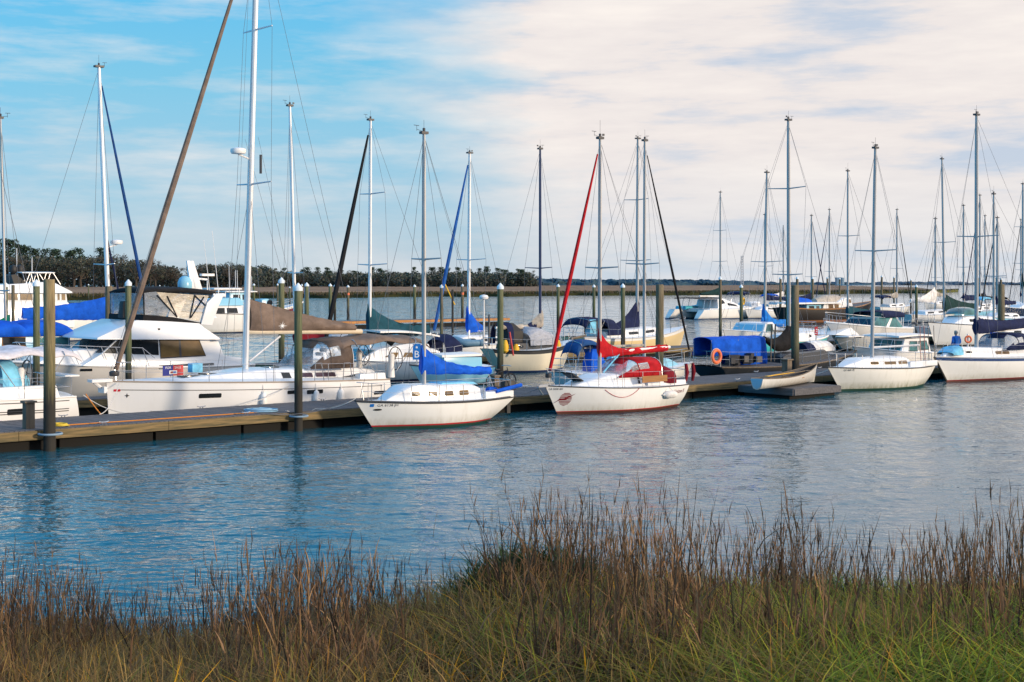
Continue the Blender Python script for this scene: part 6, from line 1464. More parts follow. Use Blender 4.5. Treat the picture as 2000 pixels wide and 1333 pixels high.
# ------------------------------------------------------------------ near bank
def bank_z(x, y):
    px = x / np.maximum(y, 4) 
    crest = 2.28 + .10 * np.sin(x * .9 + .5) + .22 * np.clip(px * 2.2, -1, 1) + .22 * np.exp(-((x + .05) / .9) ** 2) * np.exp(-((y - 10.5) / 2.5) ** 2)
    z = np.where(y < 10.5, 3.35 - (3.35 - crest) * np.clip((y - 4) / 6.5, 0, 1) ** 1.1, crest - (crest + .7) * np.clip((y - 10.5) / 9.5, 0, 1) ** 1.3)
    return z
def bank():
    xs = np.linspace(-60, 60, 161); xs = np.sign(xs) * (np.abs(xs) / 60) ** 1.8 * 60; ys = np.concatenate([np.linspace(-40, 3, 18), np.linspace(3.3, 21, 70)])
    X, Y = np.meshgrid(xs, ys); Z = bank_z(X, Y) + .04 * np.sin(X * 5 + Y * 3) * np.sin(Y * 4.3)
    m, nt, b = new_mat('bank_soil'); geo = nd(nt, 'ShaderNodeNewGeometry').outputs['Position']
    n = noise_tex(nt, geo, 3, 6, .6); c = ramp(nt, n, [(.3, (.012, .012, .008)), (.55, (.03, .027, .014)), (.75, (.03, .04, .014))]); nt.links.new(c, b.inputs['Base Color']); b.inputs['Roughness'].default_value = .95
    return tag(np_mesh('bank_ground', np.stack([X, Y, Z], -1).reshape(-1, 3), grid_faces(len(ys), len(xs)), m), kind='structure')
bank()
def blades(root, h, w, az, lean, curve, col, tipcol, segs=4, twist=0.0):
    """arched tapering blades; every argument is an array over the blades"""
    n = len(h); q = np.linspace(0, 1, segs + 1)[None, :]
    out = (lean[:, None] * q + curve[:, None] * q ** 2) * h[:, None]; up = h[:, None] * (q - .38 * np.clip(curve, 0, 2)[:, None] * q ** 2.4)
    cx = root[:, 0, None] + out * np.cos(az)[:, None]; cy = root[:, 1, None] + out * np.sin(az)[:, None]; cz = root[:, 2, None] + up
    fa = az + PI / 2 + rng.uniform(-.9, .9, n); ww = w[:, None] * (1 - q ** 1.8) * .5 + .0006
    dx, dy = np.cos(fa)[:, None] * ww, np.sin(fa)[:, None] * ww
    L = np.stack([cx - dx, cy - dy, cz], -1); Rr = np.stack([cx + dx, cy + dy, cz], -1)
    V = np.stack([L, Rr], 2).reshape(n, -1, 3); k = 2 * (segs + 1)
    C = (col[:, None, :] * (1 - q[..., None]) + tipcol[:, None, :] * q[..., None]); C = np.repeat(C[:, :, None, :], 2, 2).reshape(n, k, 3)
    f = np.array([[2 * i, 2 * i + 1, 2 * i + 3, 2 * i + 2] for i in range(segs)]); F = (np.arange(n) * k)[:, None, None] + f[None]
    return V.reshape(-1, 3), F.reshape(-1, 4), C.reshape(-1, 3)
def join(parts):
    V, F, C, o = [], [], [], 0
    for v, f, c in parts: V.append(v); F.append(f + o); C.append(c); o += len(v)
    return np.concatenate(V), np.concatenate(F), np.concatenate(C)
def grass_mat(name, trans=.35, gain=1.0):
    m = bpy.data.materials.new(name); m.use_nodes = True; nt = m.node_tree; b = nt.nodes['Principled BSDF']; out = nt.nodes['Material Output']
    a = nd(nt, 'ShaderNodeVertexColor', layer_name='Col'); gn = mixcol(nt, 1.0, a.outputs[0], gain if isinstance(gain, tuple) else (gain,) * 3, 'MULTIPLY'); nt.links.new(gn, b.inputs['Base Color']); b.inputs['Roughness'].default_value = .7; b.inputs['Specular IOR Level'].default_value = .2
    t = nd(nt, 'ShaderNodeBsdfTranslucent'); nt.links.new(gn, t.inputs[0]); mx = nd(nt, 'ShaderNodeMixShader', Fac=trans)
    nt.links.new(b.outputs[0], mx.inputs[1]); nt.links.new(t.outputs[0], mx.inputs[2]); nt.links.new(mx.outputs[0], out.inputs[0]); return m
def vnoise(x, y, s, seed):
    r = np.random.default_rng(seed); v = np.zeros_like(x)
    for k in range(6):
        a = r.uniform(0, 2 * PI); f = s * r.uniform(.5, 1.8); v += np.sin((x * math.cos(a) + y * math.sin(a)) * f + r.uniform(0, 6))
    return v / 6 ** .5 / .72
def scatter(n, y0, y1, marg=.6):
    y = np.sqrt(rng.uniform(y0 ** 2, y1 ** 2, n)); x = rng.uniform(-1, 1, n) * (.385 * y + marg); return x, y
def pick(n, cols, p): 
    c = np.array(cols)[rng.choice(len(cols), n, p=p)]; return c * rng.uniform(.65, 1.3, (n, 1))
def grass():
    parts = []
    # lush green arching blades, thickest at the right
    x, y = scatter(52000, 5.2, 12.5); px = x / y
    keep = rng.uniform(0, 1, len(x)) < np.clip(.42 + 1.9 * px + .36 * vnoise(x, y, 2.2, 3) - .05 * (y - 8), .14, 1); x, y = x[keep], y[keep]; px = x / y; n = len(x)
    rt = np.stack([x, y, bank_z(x, y) - .03], -1); g = np.clip(.42 + 2.4 * px + .35 * vnoise(x, y, 3, 9), 0, 1)[:, None]
    c = pick(n, [(.040, .070, .010), (.085, .125, .014), (.15, .18, .022), (.21, .18, .025)], [.34, .34, .22, .10]); d = pick(n, [(.09, .075, .024), (.15, .11, .03), (.07, .075, .018)], [.4, .25, .35])
    c = c * g + d * (1 - g)
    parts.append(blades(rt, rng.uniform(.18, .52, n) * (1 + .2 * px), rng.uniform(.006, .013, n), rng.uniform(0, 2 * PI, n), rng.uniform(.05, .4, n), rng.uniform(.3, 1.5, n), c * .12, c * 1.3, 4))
    # straw, brown and grey litter blades
    x, y = scatter(36000, 5.4, 11.5); px = x / y
    keep = rng.uniform(0, 1, len(x)) < np.clip(.8 - 2.0 * px * (y < 9.5) + .3 * vnoise(x, y, 2.6, 21), .12, 1); x, y = x[keep], y[keep]; n = len(x)
    rt = np.stack([x, y, bank_z(x, y) - .03], -1)
    c = pick(n, [(.16, .115, .055), (.11, .08, .045), (.21, .155, .075), (.07, .055, .036), (.24, .14, .03)], [.3, .28, .17, .2, .05])
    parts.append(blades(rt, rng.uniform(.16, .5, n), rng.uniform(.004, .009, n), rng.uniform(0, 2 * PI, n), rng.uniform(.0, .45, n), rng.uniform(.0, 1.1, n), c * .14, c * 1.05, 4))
    # golden blades
    x, y = scatter(650, 5.6, 10.5); n = len(x); rt = np.stack([x, y, bank_z(x, y) - .02], -1); c = pick(n, [(.34, .19, .012), (.26, .17, .02), (.30, .13, .012)], [.5, .3, .2])
    parts.append(blades(rt, rng.uniform(.22, .48, n), rng.uniform(.008, .014, n), rng.uniform(0, 2 * PI, n), rng.uniform(.0, .4, n), rng.uniform(.2, 1.0, n), c * .7, c, 4))
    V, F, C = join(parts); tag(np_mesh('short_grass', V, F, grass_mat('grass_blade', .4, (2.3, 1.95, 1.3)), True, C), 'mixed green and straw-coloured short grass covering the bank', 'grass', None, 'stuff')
    # tall dead stalks with drooping leaves and feathery tops
    parts = []; x, y = scatter(15500, 6.6, 14.6); px = x / y * FPX + HX
    prof = np.interp(px, [-100, 100, 350, 480, 600, 700, 850, 930, 960, 1000, 1150, 1250, 1330, 1420, 1560, 1640, 1700, 1800, 1880, 1960, 2100], [.82, .80, .64, .88, .80, .74, .64, .50, .95, .9, .95, .9, .95, .72, .95, .78, .68, .72, .78, .95, 1.0])
    cl = vnoise(x, y, 3.4, 33); keep = rng.uniform(0, 1, len(x)) < np.clip(.40 + .55 * cl + .5 * (prof - .8), .05, 1); x, y, prof, cl = x[keep], y[keep], prof[keep], cl[keep]; n = len(x)
    rt = np.stack([x, y, bank_z(x, y) - .05], -1); h = prof * np.where(rng.uniform(0, 1, n) < .27, rng.uniform(.7, 1.15, n), rng.uniform(.2, .55, n)) * (1 + .1 * cl); az = rng.uniform(0, 2 * PI, n); lean = np.abs(rng.normal(.06, .10, n)); cur = rng.uniform(0, .22, n)
    c = pick(n, [(.125, .085, .055), (.080, .056, .042), (.19, .135, .08), (.055, .042, .034)], [.27, .33, .13, .27]); c = c * np.clip(1.9 - .1 * y, .8, 1.3)[:, None]
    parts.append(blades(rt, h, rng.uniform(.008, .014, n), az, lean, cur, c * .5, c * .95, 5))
    def along(q):
        out = (lean * q + cur * q ** 2) * h; return np.stack([x + out * np.cos(az), y + out * np.sin(az), rt[:, 2] + h * (q - .38 * cur * q ** 2.4)], -1)
    for q0, q1, l0, l1, k in ((.1, .45, .12, .32, 3), (.35, .8, .08, .22, 2), (.70, .97, .05, .14, 4)):
        for _ in range(k):
            s = rng.uniform(0, 1, n) < .8; q = rng.uniform(q0, q1, n); r = along(q)[s]; m_ = int(s.sum()); cc = c[s] * rng.uniform(.8, 1.35, (m_, 1)) * np.array([1.05, 1, .95])
            top = q0 > .6; up = rng.uniform(.02, .22, m_) if top else rng.uniform(.05, .5, m_)
            parts.append(blades(r, rng.uniform(l0, l1, m_), rng.uniform(.003, .0055, m_) if top else rng.uniform(.004, .009, m_), rng.uniform(0, 2 * PI, m_), up, rng.uniform(.0, .25, m_) if top else rng.uniform(.05, .9, m_), cc, cc * 1.1, 3))
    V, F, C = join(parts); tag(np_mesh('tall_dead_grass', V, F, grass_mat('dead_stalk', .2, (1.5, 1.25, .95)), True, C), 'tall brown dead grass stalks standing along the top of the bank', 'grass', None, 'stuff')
grass()
def bush(px, y, wx, h, n, lab):
    x0 = (px - HX) / FPX * y; r = np.random.default_rng(int(px)); m_ = n
    th = r.uniform(0, 2 * PI, m_); rad = np.sqrt(r.uniform(0, 1, m_)); x = x0 + wx * rad * np.cos(th); yy = y + .6 * wx * rad * np.sin(th)
    z = bank_z(x, yy) + h * np.sqrt(np.clip(1 - rad ** 2, 0, 1)) * r.uniform(.15, 1.0, m_)
    c = pick(m_, [(.016, .036, .012), (.028, .055, .016), (.04, .07, .022)], [.45, .35, .2])
    V, F, C = blades(np.stack([x, yy, z], -1), r.uniform(.1, .3, m_), r.uniform(.009, .018, m_), r.uniform(0, 2 * PI, m_), r.uniform(.2, .8, m_), r.uniform(.1, .9, m_), c * .6, c * 1.2, 3)
    tag(np_mesh('green_bush', V, F, grass_mat('bush_leaf', .3, 1.6), True, C), lab, 'bush')
bush(1035, 11.0, .62, .38, 2600, 'dark green leafy bush among the stalks at the centre of the bank')
bush(1640, 11.2, .5, .2, 1200, 'low green leafy bush at the right before the pale water gap')
# ================================================================== far shore
def marsh():
    pxs = np.linspace(-500, 1872, 240); near = np.interp(pxs, [-500, 0, 130, 500, 800, 1100, 1400, 1700, 1800, 1850, 1872], [592, 588, 587, 583.5, 580.5, 578.5, 576.5, 574.5, 573.5, 572, 570])
    near = near + .5 * np.sin(pxs * .021) + .3 * np.sin(pxs * .07 + 1)
    farr = np.interp(pxs, [-500, 700, 1000, 1600, 1780, 1872], [560.5, 559.5, 557.6, 557.2, 561.5, 569.6])
    D0 = FPX * EYE / (near - HY); D1 = FPX * (EYE - 1.3) / (farr - HY); D1 = np.maximum(D1, D0 + 6)
    e = np.concatenate([[0, .001, .004, .008, .014, .022], np.linspace(.04, 1, 44) ** 1.5]); Y = D0[None, :] + (D1 - D0)[None, :] * e[:, None]; X = (pxs[None, :] - HX) / FPX * Y
    d = Y - D0[None, :]; Z = 1.35 * np.clip(d / 3.0, 0, 1) ** .6 - .15 + .22 * np.sin(X * .31 + Y * .13) * np.sin(Y * .21 + X * .05) + .15 * np.sin(X * .93 + Y * .4)
    Z[0] = -.3; t = np.clip(d / 70, 0, 1)[..., None]; ns = (np.sin(X * .05 + 2) * np.sin(Y * .03 + X * .013))[..., None] * .5 + .5
    C = np.array([.085, .09, .03]) * (1 - t) + np.array([.26, .165, .105]) * t; C = C * (.75 + .5 * ns); C[0:3] *= .35
    m, nt, b = new_mat('marsh_grass'); a = nd(nt, 'ShaderNodeVertexColor', layer_name='Col'); geo = nd(nt, 'ShaderNodeNewGeometry').outputs['Position']
    n = noise_tex(nt, geo, 1, 5, .7, (.25, .05, .9)); c = mixcol(nt, n, (.45, .45, .45), (1.5, 1.5, 1.5)); c2 = mixcol(nt, 1.0, a.outputs[0], (1, 1, 1), 'MULTIPLY')
    mm = nt.nodes[-1]; nt.links.new(c, mm.inputs[7]); nt.links.new(mm.outputs[2], b.inputs['Base Color']); b.inputs['Roughness'].default_value = .95; b.inputs['Specular IOR Level'].default_value = .05
    tag(np_mesh('marsh', np.stack([X, Y, Z], -1).reshape(-1, 3), grid_faces(len(e), len(pxs)), m, True, C.reshape(-1, 3)), kind='structure')
    # reed fringe on the water's edge
    n = 16000; i = rng.uniform(0, 239, n); px = np.interp(i, np.arange(240), pxs); d0 = np.interp(i, np.arange(240), D0); y = d0 + rng.uniform(1, 1, n) * np.abs(rng.normal(0, 30, n)) + .8; x = (px - HX) / FPX * y
    c = pick(n, [(.055, .06, .02), (.08, .065, .03), (.10, .065, .04)], [.4, .3, .3]); parts = blades(np.stack([x, y, np.full(n, .9)], -1), rng.uniform(.5, 1.2, n), rng.uniform(.25, .6, n), rng.uniform(0, 2 * PI, n), rng.uniform(0, .3, n), rng.uniform(0, .3, n), c * .7, c, 2)
    tag(np_mesh('marsh_reeds', *parts[:2], grass_mat('marsh_reed', .1), True, parts[2]), 'brown and green marsh reeds along the far water edge', 'reeds', None, 'stuff')
marsh()
LEAFM = grass_mat('hazy_tree_leaf', .12, (2.1, 2.35, 2.6))  # bluish gain puts distance haze into the leaf colour
BARK = plain('bark', (.06, .048, .038), .9)
def leaf_cloud(cent, rad, n, size, cols, r):
    """leaf clumps as small tilted faces spread through ellipsoids"""
    V = np.zeros((n, 4, 3), np.float32); C = np.zeros((n, 4, 3), np.float32); k = r.integers(0, len(cent), n)
    d = r.normal(0, 1, (n, 3)); d /= np.linalg.norm(d, axis=1)[:, None]; d *= (r.uniform(.35, 1, n) ** .5)[:, None]
    p = np.array(cent)[k] + d * np.array(rad)[k]
    a = r.normal(0, 1, (n, 3)); a /= np.linalg.norm(a, axis=1)[:, None]; b = np.cross(a, r.normal(0, 1, (n, 3))); b /= np.linalg.norm(b, axis=1)[:, None]; s = size * r.uniform(.5, 1.3, (n, 1))
    for j, (u, v) in enumerate(((-1, -.6), (1, -.4), (.7, .7), (-.6, .5))): V[:, j] = p + a * s * u * .5 + b * s * v * .5
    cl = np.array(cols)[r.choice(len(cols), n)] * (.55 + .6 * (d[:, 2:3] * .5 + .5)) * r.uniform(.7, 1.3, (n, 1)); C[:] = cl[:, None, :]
    return V.reshape(-1, 3), np.arange(n * 4).reshape(-1, 4), C.reshape(-1, 3)
PROTO = {}
def tree_proto(kind, seed):
    """returns (trunk mesh, crown mesh) of unit height"""
    r = np.random.default_rng(seed); rr = random.Random(seed); m = MB(); cent, rad = [], []
    if kind == 'pine':
        m.tube([(0, 0, 0), (.01, 0, .4), (.02 * rr.uniform(-1, 1), .01, .72), (.0, 0, .97)], [.020, .016, .011, .004], 6)
        for k in range(17):
            z = rr.uniform(.46, .97); a = rr.uniform(0, 6.3); l = rr.uniform(.06, .22) * (1.25 - z); c = (l * math.cos(a) * 1.4, l * math.sin(a) * 1.4, z + .02)
            m.tube([(0, 0, z - .05), c], [.007, .003], 4); cent.append(c); rad.append((.08 + .03 * rr.random(), .08, .045 + .04 * rr.random()))
        cent.append((0, 0, .95)); rad.append((.07, .07, .05)); cols = [(.018, .03, .018), (.028, .042, .022), (.012, .02, .013)]; n, size = 900, .034
    elif kind == 'oak':
        m.tube([(0, 0, 0), (.01, .01, .22), (.0, 0, .5)], [.04, .032, .014], 6)
        for k in range(13):
            a = rr.uniform(0, 6.3); l = rr.uniform(.1, .40); z = rr.uniform(.42, .92) - l * .25; c = (l * math.cos(a), l * math.sin(a), z); m.tube([(0, 0, .26), (c[0] * .5, c[1] * .5, z * .75), c], [.018, .011, .004], 4); cent.append(c); rad.append((.15, .15, .11))
        cols = [(.026, .030, .018), (.040, .036, .022), (.016, .02, .014), (.05, .04, .028)]; n, size = 760, .05
    else:
        m.tube([(0, 0, 0), (.01, .01, .3), (.0, 0, .6)], [.026, .02, .009], 6)
        for k in range(26):
            a = rr.uniform(0, 6.3); l = rr.uniform(.1, .36); z = rr.uniform(.5, 1.0) - l * .3; c = (l * math.cos(a), l * math.sin(a), z)
            m.tube([(0, 0, .28 + .2 * rr.random()), (c[0] * .55, c[1] * .55, z * .8), c], [.010, .006, .003], 4)
            for q in range(3): m.tube([c, (c[0] + rr.uniform(-.1, .1), c[1] + rr.uniform(-.1, .1), c[2] + rr.uniform(0, .12))], [.004, .002], 3)
            if k % 2: cent.append(c); rad.append((.09, .09, .06))
        cols = [(.045, .036, .028), (.03, .026, .022), (.06, .045, .03)]; n, size = 300, .038
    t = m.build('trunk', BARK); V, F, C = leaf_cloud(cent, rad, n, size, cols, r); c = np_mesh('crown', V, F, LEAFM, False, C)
    for o in (t, c): COL.objects.unlink(o)
    PROTO[kind, seed] = (t, c)
for k in ('pine', 'oak', 'bare'):
    for s_ in (1, 2, 3): tree_proto(k, s_)
def tree(kind, px, ytop, D, name, label, k, wide=1.0):
    D *= 2.0; gz = 1.3; x = (px - HX) / FPX * D; H = EYE - (ytop - HY) / FPX * D - gz
    r = thing(name, label, 'tree', 'trees along the far shore', (x, D, gz), R.uniform(0, 6.3)); r.scale = (H * wide, H * wide, H)
    for o in PROTO[kind, k]:
        c = o.copy(); COL.objects.link(c); c.parent = r
def woods():
    lab = {'pine': ('pine_tree', 'tall dark pine rising above the far shore woodland'), 'oak': ('oak_tree', 'rounded dark tree in the far shore woodland'), 'bare': ('leafless_tree', 'half-bare twiggy tree in the far shore woodland')}
    def go(kind, px, y, D, wide=1.0): tree(kind, px, y, D, *lab[kind], R.randint(1, 3), wide)
    for px, y in ((8, 474), (18, 468), (36, 478), (52, 482), (70, 487), (88, 486), (104, 488), (112, 487), (134, 492), (142, 490), (155, 485), (196, 484), (206, 490), (265, 512)): go('pine', px, y, R.uniform(640, 690), 1.15)
    px = -60
    while px < 345: go('oak' if R.random() < .6 else 'bare', px, R.uniform(494, 508) + (8 if px > 230 else 0) + (8 if px > 300 else 0), R.uniform(600, 660), R.uniform(.85, 1.25)); px += R.uniform(9, 15)
    for px, y in ((303, 512), (318, 520), (333, 520), (343, 524)): go('bare', px, y, 620, 1.2)
    px = 374
    while px < 530: go('oak' if R.random() < .45 else 'bare', px, R.uniform(514, 524) - (6 if 385 < px < 470 else 0), R.uniform(610, 680), R.uniform(.9, 1.4)); px += R.uniform(9, 14)
    px = 520
    while px < 775: go('oak' if R.random() < .8 else 'bare', px, R.uniform(526, 539), R.uniform(700, 760), R.uniform(1, 1.5)); px += R.uniform(8, 13)
    for px in [538, 551, 560, 590, 598, 622, 634, 641, 668, 690, 697, 728, 742, 751, 770]: go('pine', px + R.uniform(-4, 4), R.uniform(522, 534), R.uniform(700, 760), R.uniform(1.0, 1.6))
    px = 770
    while px < 1045: go('oak' if R.random() < .8 else 'bare', px, R.uniform(526, 540), R.uniform(720, 780), R.uniform(1, 1.5)); px += R.uniform(8, 13)
    for px in [806, 842, 858, 866, 872, 890, 908, 917, 938, 947, 955, 975, 984, 992, 1002, 1010, 1016, 1022]: go('pine', px + R.uniform(-4, 4), R.uniform(521, 532), R.uniform(720, 780), R.uniform(1.0, 1.6))
    r = np.random.default_rng(77); cent, rad = [], []
    for px in np.arange(-90, 1048, 6.0):
        D = 2 * (r.uniform(620, 720) if px < 530 else r.uniform(700, 790)); yt = np.interp(px, [-90, 60, 220, 340, 352, 372, 385, 520, 560, 1030, 1048], [498, 499, 506, 522, 552, 552, 520, 522, 536, 534, 552]) + r.uniform(-3, 3); z = EYE - (yt - HY) / FPX * D
        cent.append(((px - HX) / FPX * D, D, 1 + (z - 1) * .5)); rad.append((6.8, 18, max(1.2, (z - 1) * .55)))
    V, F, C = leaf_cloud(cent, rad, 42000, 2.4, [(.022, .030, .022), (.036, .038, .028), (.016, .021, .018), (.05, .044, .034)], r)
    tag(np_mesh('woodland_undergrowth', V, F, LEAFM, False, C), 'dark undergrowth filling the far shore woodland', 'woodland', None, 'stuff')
woods()
def hills():
    def strip(name, px0, px1, D, prof, col, seed):
        pxs = np.arange(px0, px1, 2.0); r = np.random.default_rng(seed); y = np.interp(pxs, [p[0] for p in prof], [p[1] for p in prof]) + np.convolve(r.normal(0, 1.6, len(pxs) + 4), [.2] * 5, 'valid') + r.normal(0, .35, len(pxs))
        z = EYE - (y - HY) / FPX * D; x = (pxs - HX) / FPX * D; V = []; k = 5
        for j in range(k):
            q = j / (k - 1); V.append(np.stack([x + r.normal(0, 2, len(x)) * (0 < j < k - 1), D + 60 * q * q + 8 * np.sin(x * .05 * (j + 1)), np.where(True, -1 + (z + 1) * q ** .6, 0)], -1))
        m, nt, b = new_mat(name + '_hazy_foliage'); geo = nd(nt, 'ShaderNodeNewGeometry').outputs['Position']; n = noise_tex(nt, geo, 1, 6, .7, (.05, .05, .16))  # bluish distance haze is put into the hill colour itself
        c = ramp(nt, n, [(.3, tuple(v * .7 for v in col)), (.7, tuple(v * 1.3 for v in col))]); nt.links.new(c, b.inputs['Base Color']); b.inputs['Roughness'].default_value = 1; b.inputs['Specular IOR Level'].default_value = 0
        return tag(np_mesh(name, np.concatenate(V), grid_faces(k, len(pxs)), m, True), kind='structure')
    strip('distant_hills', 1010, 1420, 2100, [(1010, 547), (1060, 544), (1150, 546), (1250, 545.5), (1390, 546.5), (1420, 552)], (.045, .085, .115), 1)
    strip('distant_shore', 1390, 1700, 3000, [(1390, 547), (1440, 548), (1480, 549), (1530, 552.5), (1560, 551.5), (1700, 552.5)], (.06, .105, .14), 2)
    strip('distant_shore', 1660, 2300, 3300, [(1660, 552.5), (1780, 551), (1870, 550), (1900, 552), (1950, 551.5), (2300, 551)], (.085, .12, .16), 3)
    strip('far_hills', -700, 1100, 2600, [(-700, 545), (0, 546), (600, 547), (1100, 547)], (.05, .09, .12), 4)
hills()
def house_far():
    D = 1230; k = D / FPX; hz = lambda y: EYE - (y - HY) * k; hx = lambda px: (px - HX) * k
    r = thing('waterside_house', 'small blue-grey house with pitched roof among the far shore trees', 'house', None, (hx(361), D, 1.0)); m = MB(); w = 9 * k
    m.box((0, 0, (hz(548) - 1) / 2), (2 * w, 8, hz(548) - 1)); m.build('wall', plain('house_wall', (.10, .12, .14), .8), r, False)
    m = MB(); z0, z1 = hz(548) - 1, hz(538) - 1; m.add([(-w * 1.2, -4.6, z0), (w * 1.2, -4.6, z0), (w * 1.2, 4.6, z0), (-w * 1.2, 4.6, z0), (-w * .6, 0, z1), (w * .6, 0, z1)], [(0, 1, 5, 4), (1, 2, 5), (2, 3, 4, 5), (3, 0, 4), (3, 2, 1, 0)]); m.build('roof', plain('house_roof', (.05, .07, .09), .8), r, False)
    for x in (-.55, .0, .55):
        m = MB(); m.box((x * w, -4.02, 1.6), (.8, .06, 1.1)); m.build('window', GLASS, r, False)
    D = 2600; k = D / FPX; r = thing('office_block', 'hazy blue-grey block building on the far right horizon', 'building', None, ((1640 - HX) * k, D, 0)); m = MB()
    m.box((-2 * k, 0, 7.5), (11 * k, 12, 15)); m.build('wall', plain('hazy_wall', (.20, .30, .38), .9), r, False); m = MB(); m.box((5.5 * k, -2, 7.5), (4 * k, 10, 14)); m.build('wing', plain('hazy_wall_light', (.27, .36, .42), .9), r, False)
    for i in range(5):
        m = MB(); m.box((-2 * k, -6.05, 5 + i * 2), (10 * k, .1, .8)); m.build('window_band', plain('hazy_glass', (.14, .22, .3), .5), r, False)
    D = 2400; k = D / FPX; r = thing('lattice_tower', 'tiny lattice mast tower on the horizon left of the grey pilings', 'tower', None, ((1449.5 - HX) * k, D, 0)); m = MB(); Hh = EYE - (500 - HY) * k; w = 2.6 * k
    for sx in (-1, 1):
        for sy in (-1, 1): m.tube([(sx * w, sy * w, 0), (sx * w * .75, sy * w * .75, Hh)], .28, 4)
    for i in range(12):
        z = Hh * i / 12; z2 = Hh * (i + 1) / 12
        for sy in (-1, 1): m.tube([(-w * .9, sy * w * .9, z), (w * .9, sy * w * .9, z2)], .2, 3); m.tube([(w * .9, sy * w * .9, z), (-w * .9, sy * w * .9, z2)], .2, 3)
    m.build('lattice', plain('hazy_steel', (.42, .43, .46), .8), r, False)
house_far()
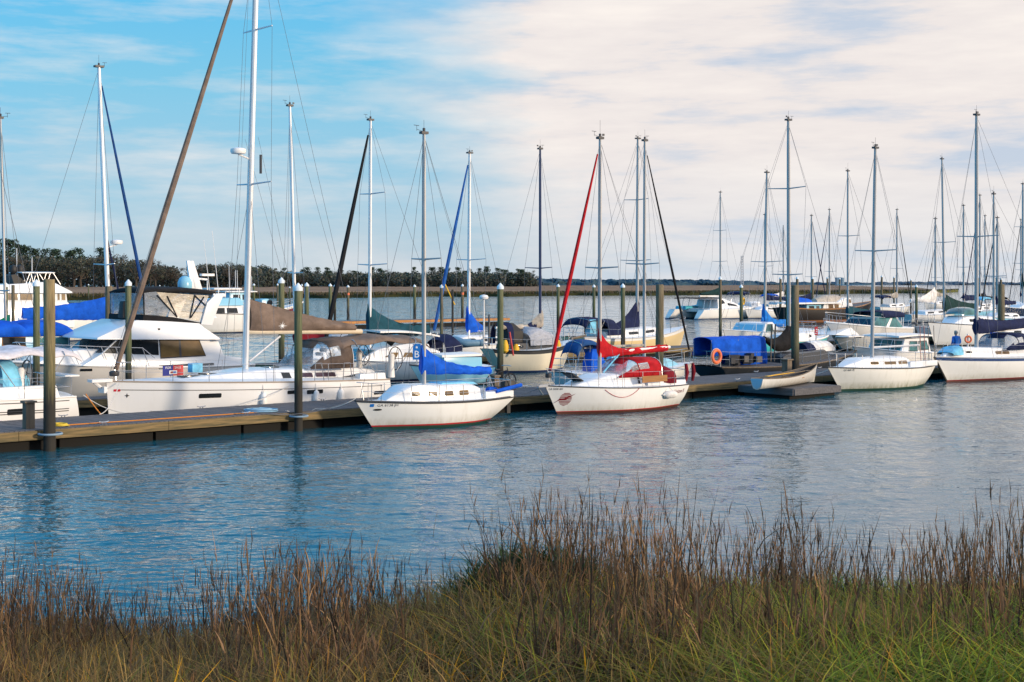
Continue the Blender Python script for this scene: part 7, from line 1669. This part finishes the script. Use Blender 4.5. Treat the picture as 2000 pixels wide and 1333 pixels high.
# ================================================================== sky, sun, camera
SUN_AZ, SUN_EL = math.radians(118), math.radians(11)        # clockwise from the view direction
def world():
    w = bpy.data.worlds.new('World'); sc.world = w; w.use_nodes = True; nt = w.node_tree; bg = nt.nodes['Background']
    sky = nd(nt, 'ShaderNodeTexSky', sky_type='NISHITA', sun_disc=False); sky.sun_elevation = SUN_EL; sky.sun_rotation = SUN_AZ; sky.air_density = 1.0; sky.dust_density = .6; sky.ozone_density = 2.0
    tc = nd(nt, 'ShaderNodeTexCoord').outputs['Generated']; sep = nd(nt, 'ShaderNodeSeparateXYZ'); nt.links.new(tc, sep.inputs[0]); X, Y, Z = sep.outputs
    az = mth(nt, 'ARCTAN2', X, Y); el = mth(nt, 'ARCSINE', Z)
    cmb = nd(nt, 'ShaderNodeCombineXYZ'); nt.links.new(az, cmb.inputs[0]); nt.links.new(el, cmb.inputs[1])
    n1 = noise_tex(nt, cmb.outputs[0], 1, 6, .58, (3.4, 15, 1)); n2 = noise_tex(nt, cmb.outputs[0], 1, 6, .6, (7, 42, 1)); n3 = noise_tex(nt, cmb.outputs[0], 1, 4, .6, (1.7, 5, 1))
    # thick veil on the right, streaks on the left
    a1 = mth(nt, 'ADD', mth(nt, 'MULTIPLY', az, 5.2), mth(nt, 'MULTIPLY', mth(nt, 'SUBTRACT', n3, .5), 3.6))
    a1 = mth(nt, 'ADD', a1, mth(nt, 'MULTIPLY', mth(nt, 'SUBTRACT', n1, .5), 3.0)); a1 = mth(nt, 'ADD', a1, .95)
    band = mth(nt, 'SUBTRACT', 1.0, mth(nt, 'ABSOLUTE', mth(nt, 'MULTIPLY', mth(nt, 'SUBTRACT', el, .075), 14)), clamp=True)
    a2 = mth(nt, 'ADD', mth(nt, 'MULTIPLY', mth(nt, 'SUBTRACT', n2, .47), 5.5), mth(nt, 'MULTIPLY', band, .35))
    a2 = mth(nt, 'MULTIPLY', mth(nt, 'MAXIMUM', a2, 0.0), .5, clamp=True)
    hi = nd(nt, 'ShaderNodeMapRange'); nt.links.new(el, hi.inputs[0]); hi.inputs[1].default_value = .19; hi.inputs[2].default_value = .46; hi.inputs[3].default_value = 1; hi.inputs[4].default_value = .18
    rt = nd(nt, 'ShaderNodeMapRange'); nt.links.new(az, rt.inputs[0]); rt.inputs[1].default_value = -.12; rt.inputs[2].default_value = .28; rt.inputs[3].default_value = 0; rt.inputs[4].default_value = .75
    hi2 = mth(nt, 'ADD', hi.outputs[0], mth(nt, 'MULTIPLY', rt.outputs[0], mth(nt, 'SUBTRACT', 1.0, hi.outputs[0])))
    msk = mth(nt, 'MULTIPLY', mth(nt, 'MAXIMUM', mth(nt, 'MULTIPLY', a1, .9, clamp=True), mth(nt, 'MULTIPLY', a2, .75)), hi2, clamp=True)
    tint = mixcol(nt, 1.0, sky.outputs[0], SKYTINT, 'MULTIPLY')
    lowf = nd(nt, 'ShaderNodeMapRange'); nt.links.new(el, lowf.inputs[0]); lowf.inputs[1].default_value = .0; lowf.inputs[2].default_value = .10; lowf.inputs[3].default_value = 1; lowf.inputs[4].default_value = 0
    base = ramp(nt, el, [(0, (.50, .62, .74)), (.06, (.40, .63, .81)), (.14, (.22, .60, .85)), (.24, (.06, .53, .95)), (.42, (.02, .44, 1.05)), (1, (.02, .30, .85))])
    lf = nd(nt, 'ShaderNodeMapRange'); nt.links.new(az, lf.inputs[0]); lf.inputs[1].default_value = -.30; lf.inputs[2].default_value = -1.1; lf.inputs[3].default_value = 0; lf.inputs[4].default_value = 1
    base = mixcol(nt, mth(nt, 'MULTIPLY', lf.outputs[0], .8), base, (.02, .56, 1.15))  # out-of-view left sky made bluer to tint shaded faces cyan
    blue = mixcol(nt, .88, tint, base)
    cs = mth(nt, 'ADD', mth(nt, 'MULTIPLY', n2, .55), mth(nt, 'MULTIPLY', n1, .45))
    cloud = ramp(nt, cs, [(.38, (.56, .64, .76)), (.48, (.86, .80, .78)), (.62, (.97, .90, .85))])
    cl2 = mixcol(nt, mth(nt, 'MULTIPLY', lowf.outputs[0], .55), cloud, (.66, .73, .80))
    up = nd(nt, 'ShaderNodeMapRange'); nt.links.new(el, up.inputs[0]); up.inputs[1].default_value = .21; up.inputs[2].default_value = .36; up.inputs[3].default_value = 1; up.inputs[4].default_value = 1.6
    cl2 = mixcol(nt, 1.0, cl2, up.outputs[0], 'MULTIPLY')  # clouds above the view brightened to lighten the water's reflections
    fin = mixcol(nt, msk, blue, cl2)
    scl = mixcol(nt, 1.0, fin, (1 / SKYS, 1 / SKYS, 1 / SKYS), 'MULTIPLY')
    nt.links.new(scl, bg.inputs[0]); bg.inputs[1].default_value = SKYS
SKYS = .12; SKYTINT = (.085, .13, .135)
world()
sd = Vector((math.sin(SUN_AZ) * math.cos(SUN_EL), math.cos(SUN_AZ) * math.cos(SUN_EL), math.sin(SUN_EL)))
sl = bpy.data.lights.new('sun', 'SUN'); sl.energy = 3.7; sl.angle = math.radians(5); sl.color = (1.0, .80, .58)
so = bpy.data.objects.new('sun', sl); COL.objects.link(so); so.rotation_euler = sd.to_track_quat('Z', 'Y').to_euler(); so.location = sd * 60
cam = bpy.data.cameras.new('camera'); co = bpy.data.objects.new('camera', cam); COL.objects.link(co); sc.camera = co
co.location = (0, 0, EYE); co.rotation_euler = (PI / 2, 0, 0); cam.sensor_width = 36; cam.lens = FPX * 36 / 2000; cam.shift_y = -(1333 / 2 - HY) / 2000
cam.clip_start = .5; cam.clip_end = 9000
sc.view_settings.view_transform = 'Standard'; sc.view_settings.look = 'None'; sc.view_settings.exposure = 0; sc.view_settings.gamma = 1
sc.cycles.max_bounces = 6; sc.cycles.transparent_max_bounces = 8; sc.cycles.caustics_reflective = False; sc.cycles.caustics_refractive = False; sc.cycles.sample_clamp_indirect = 4
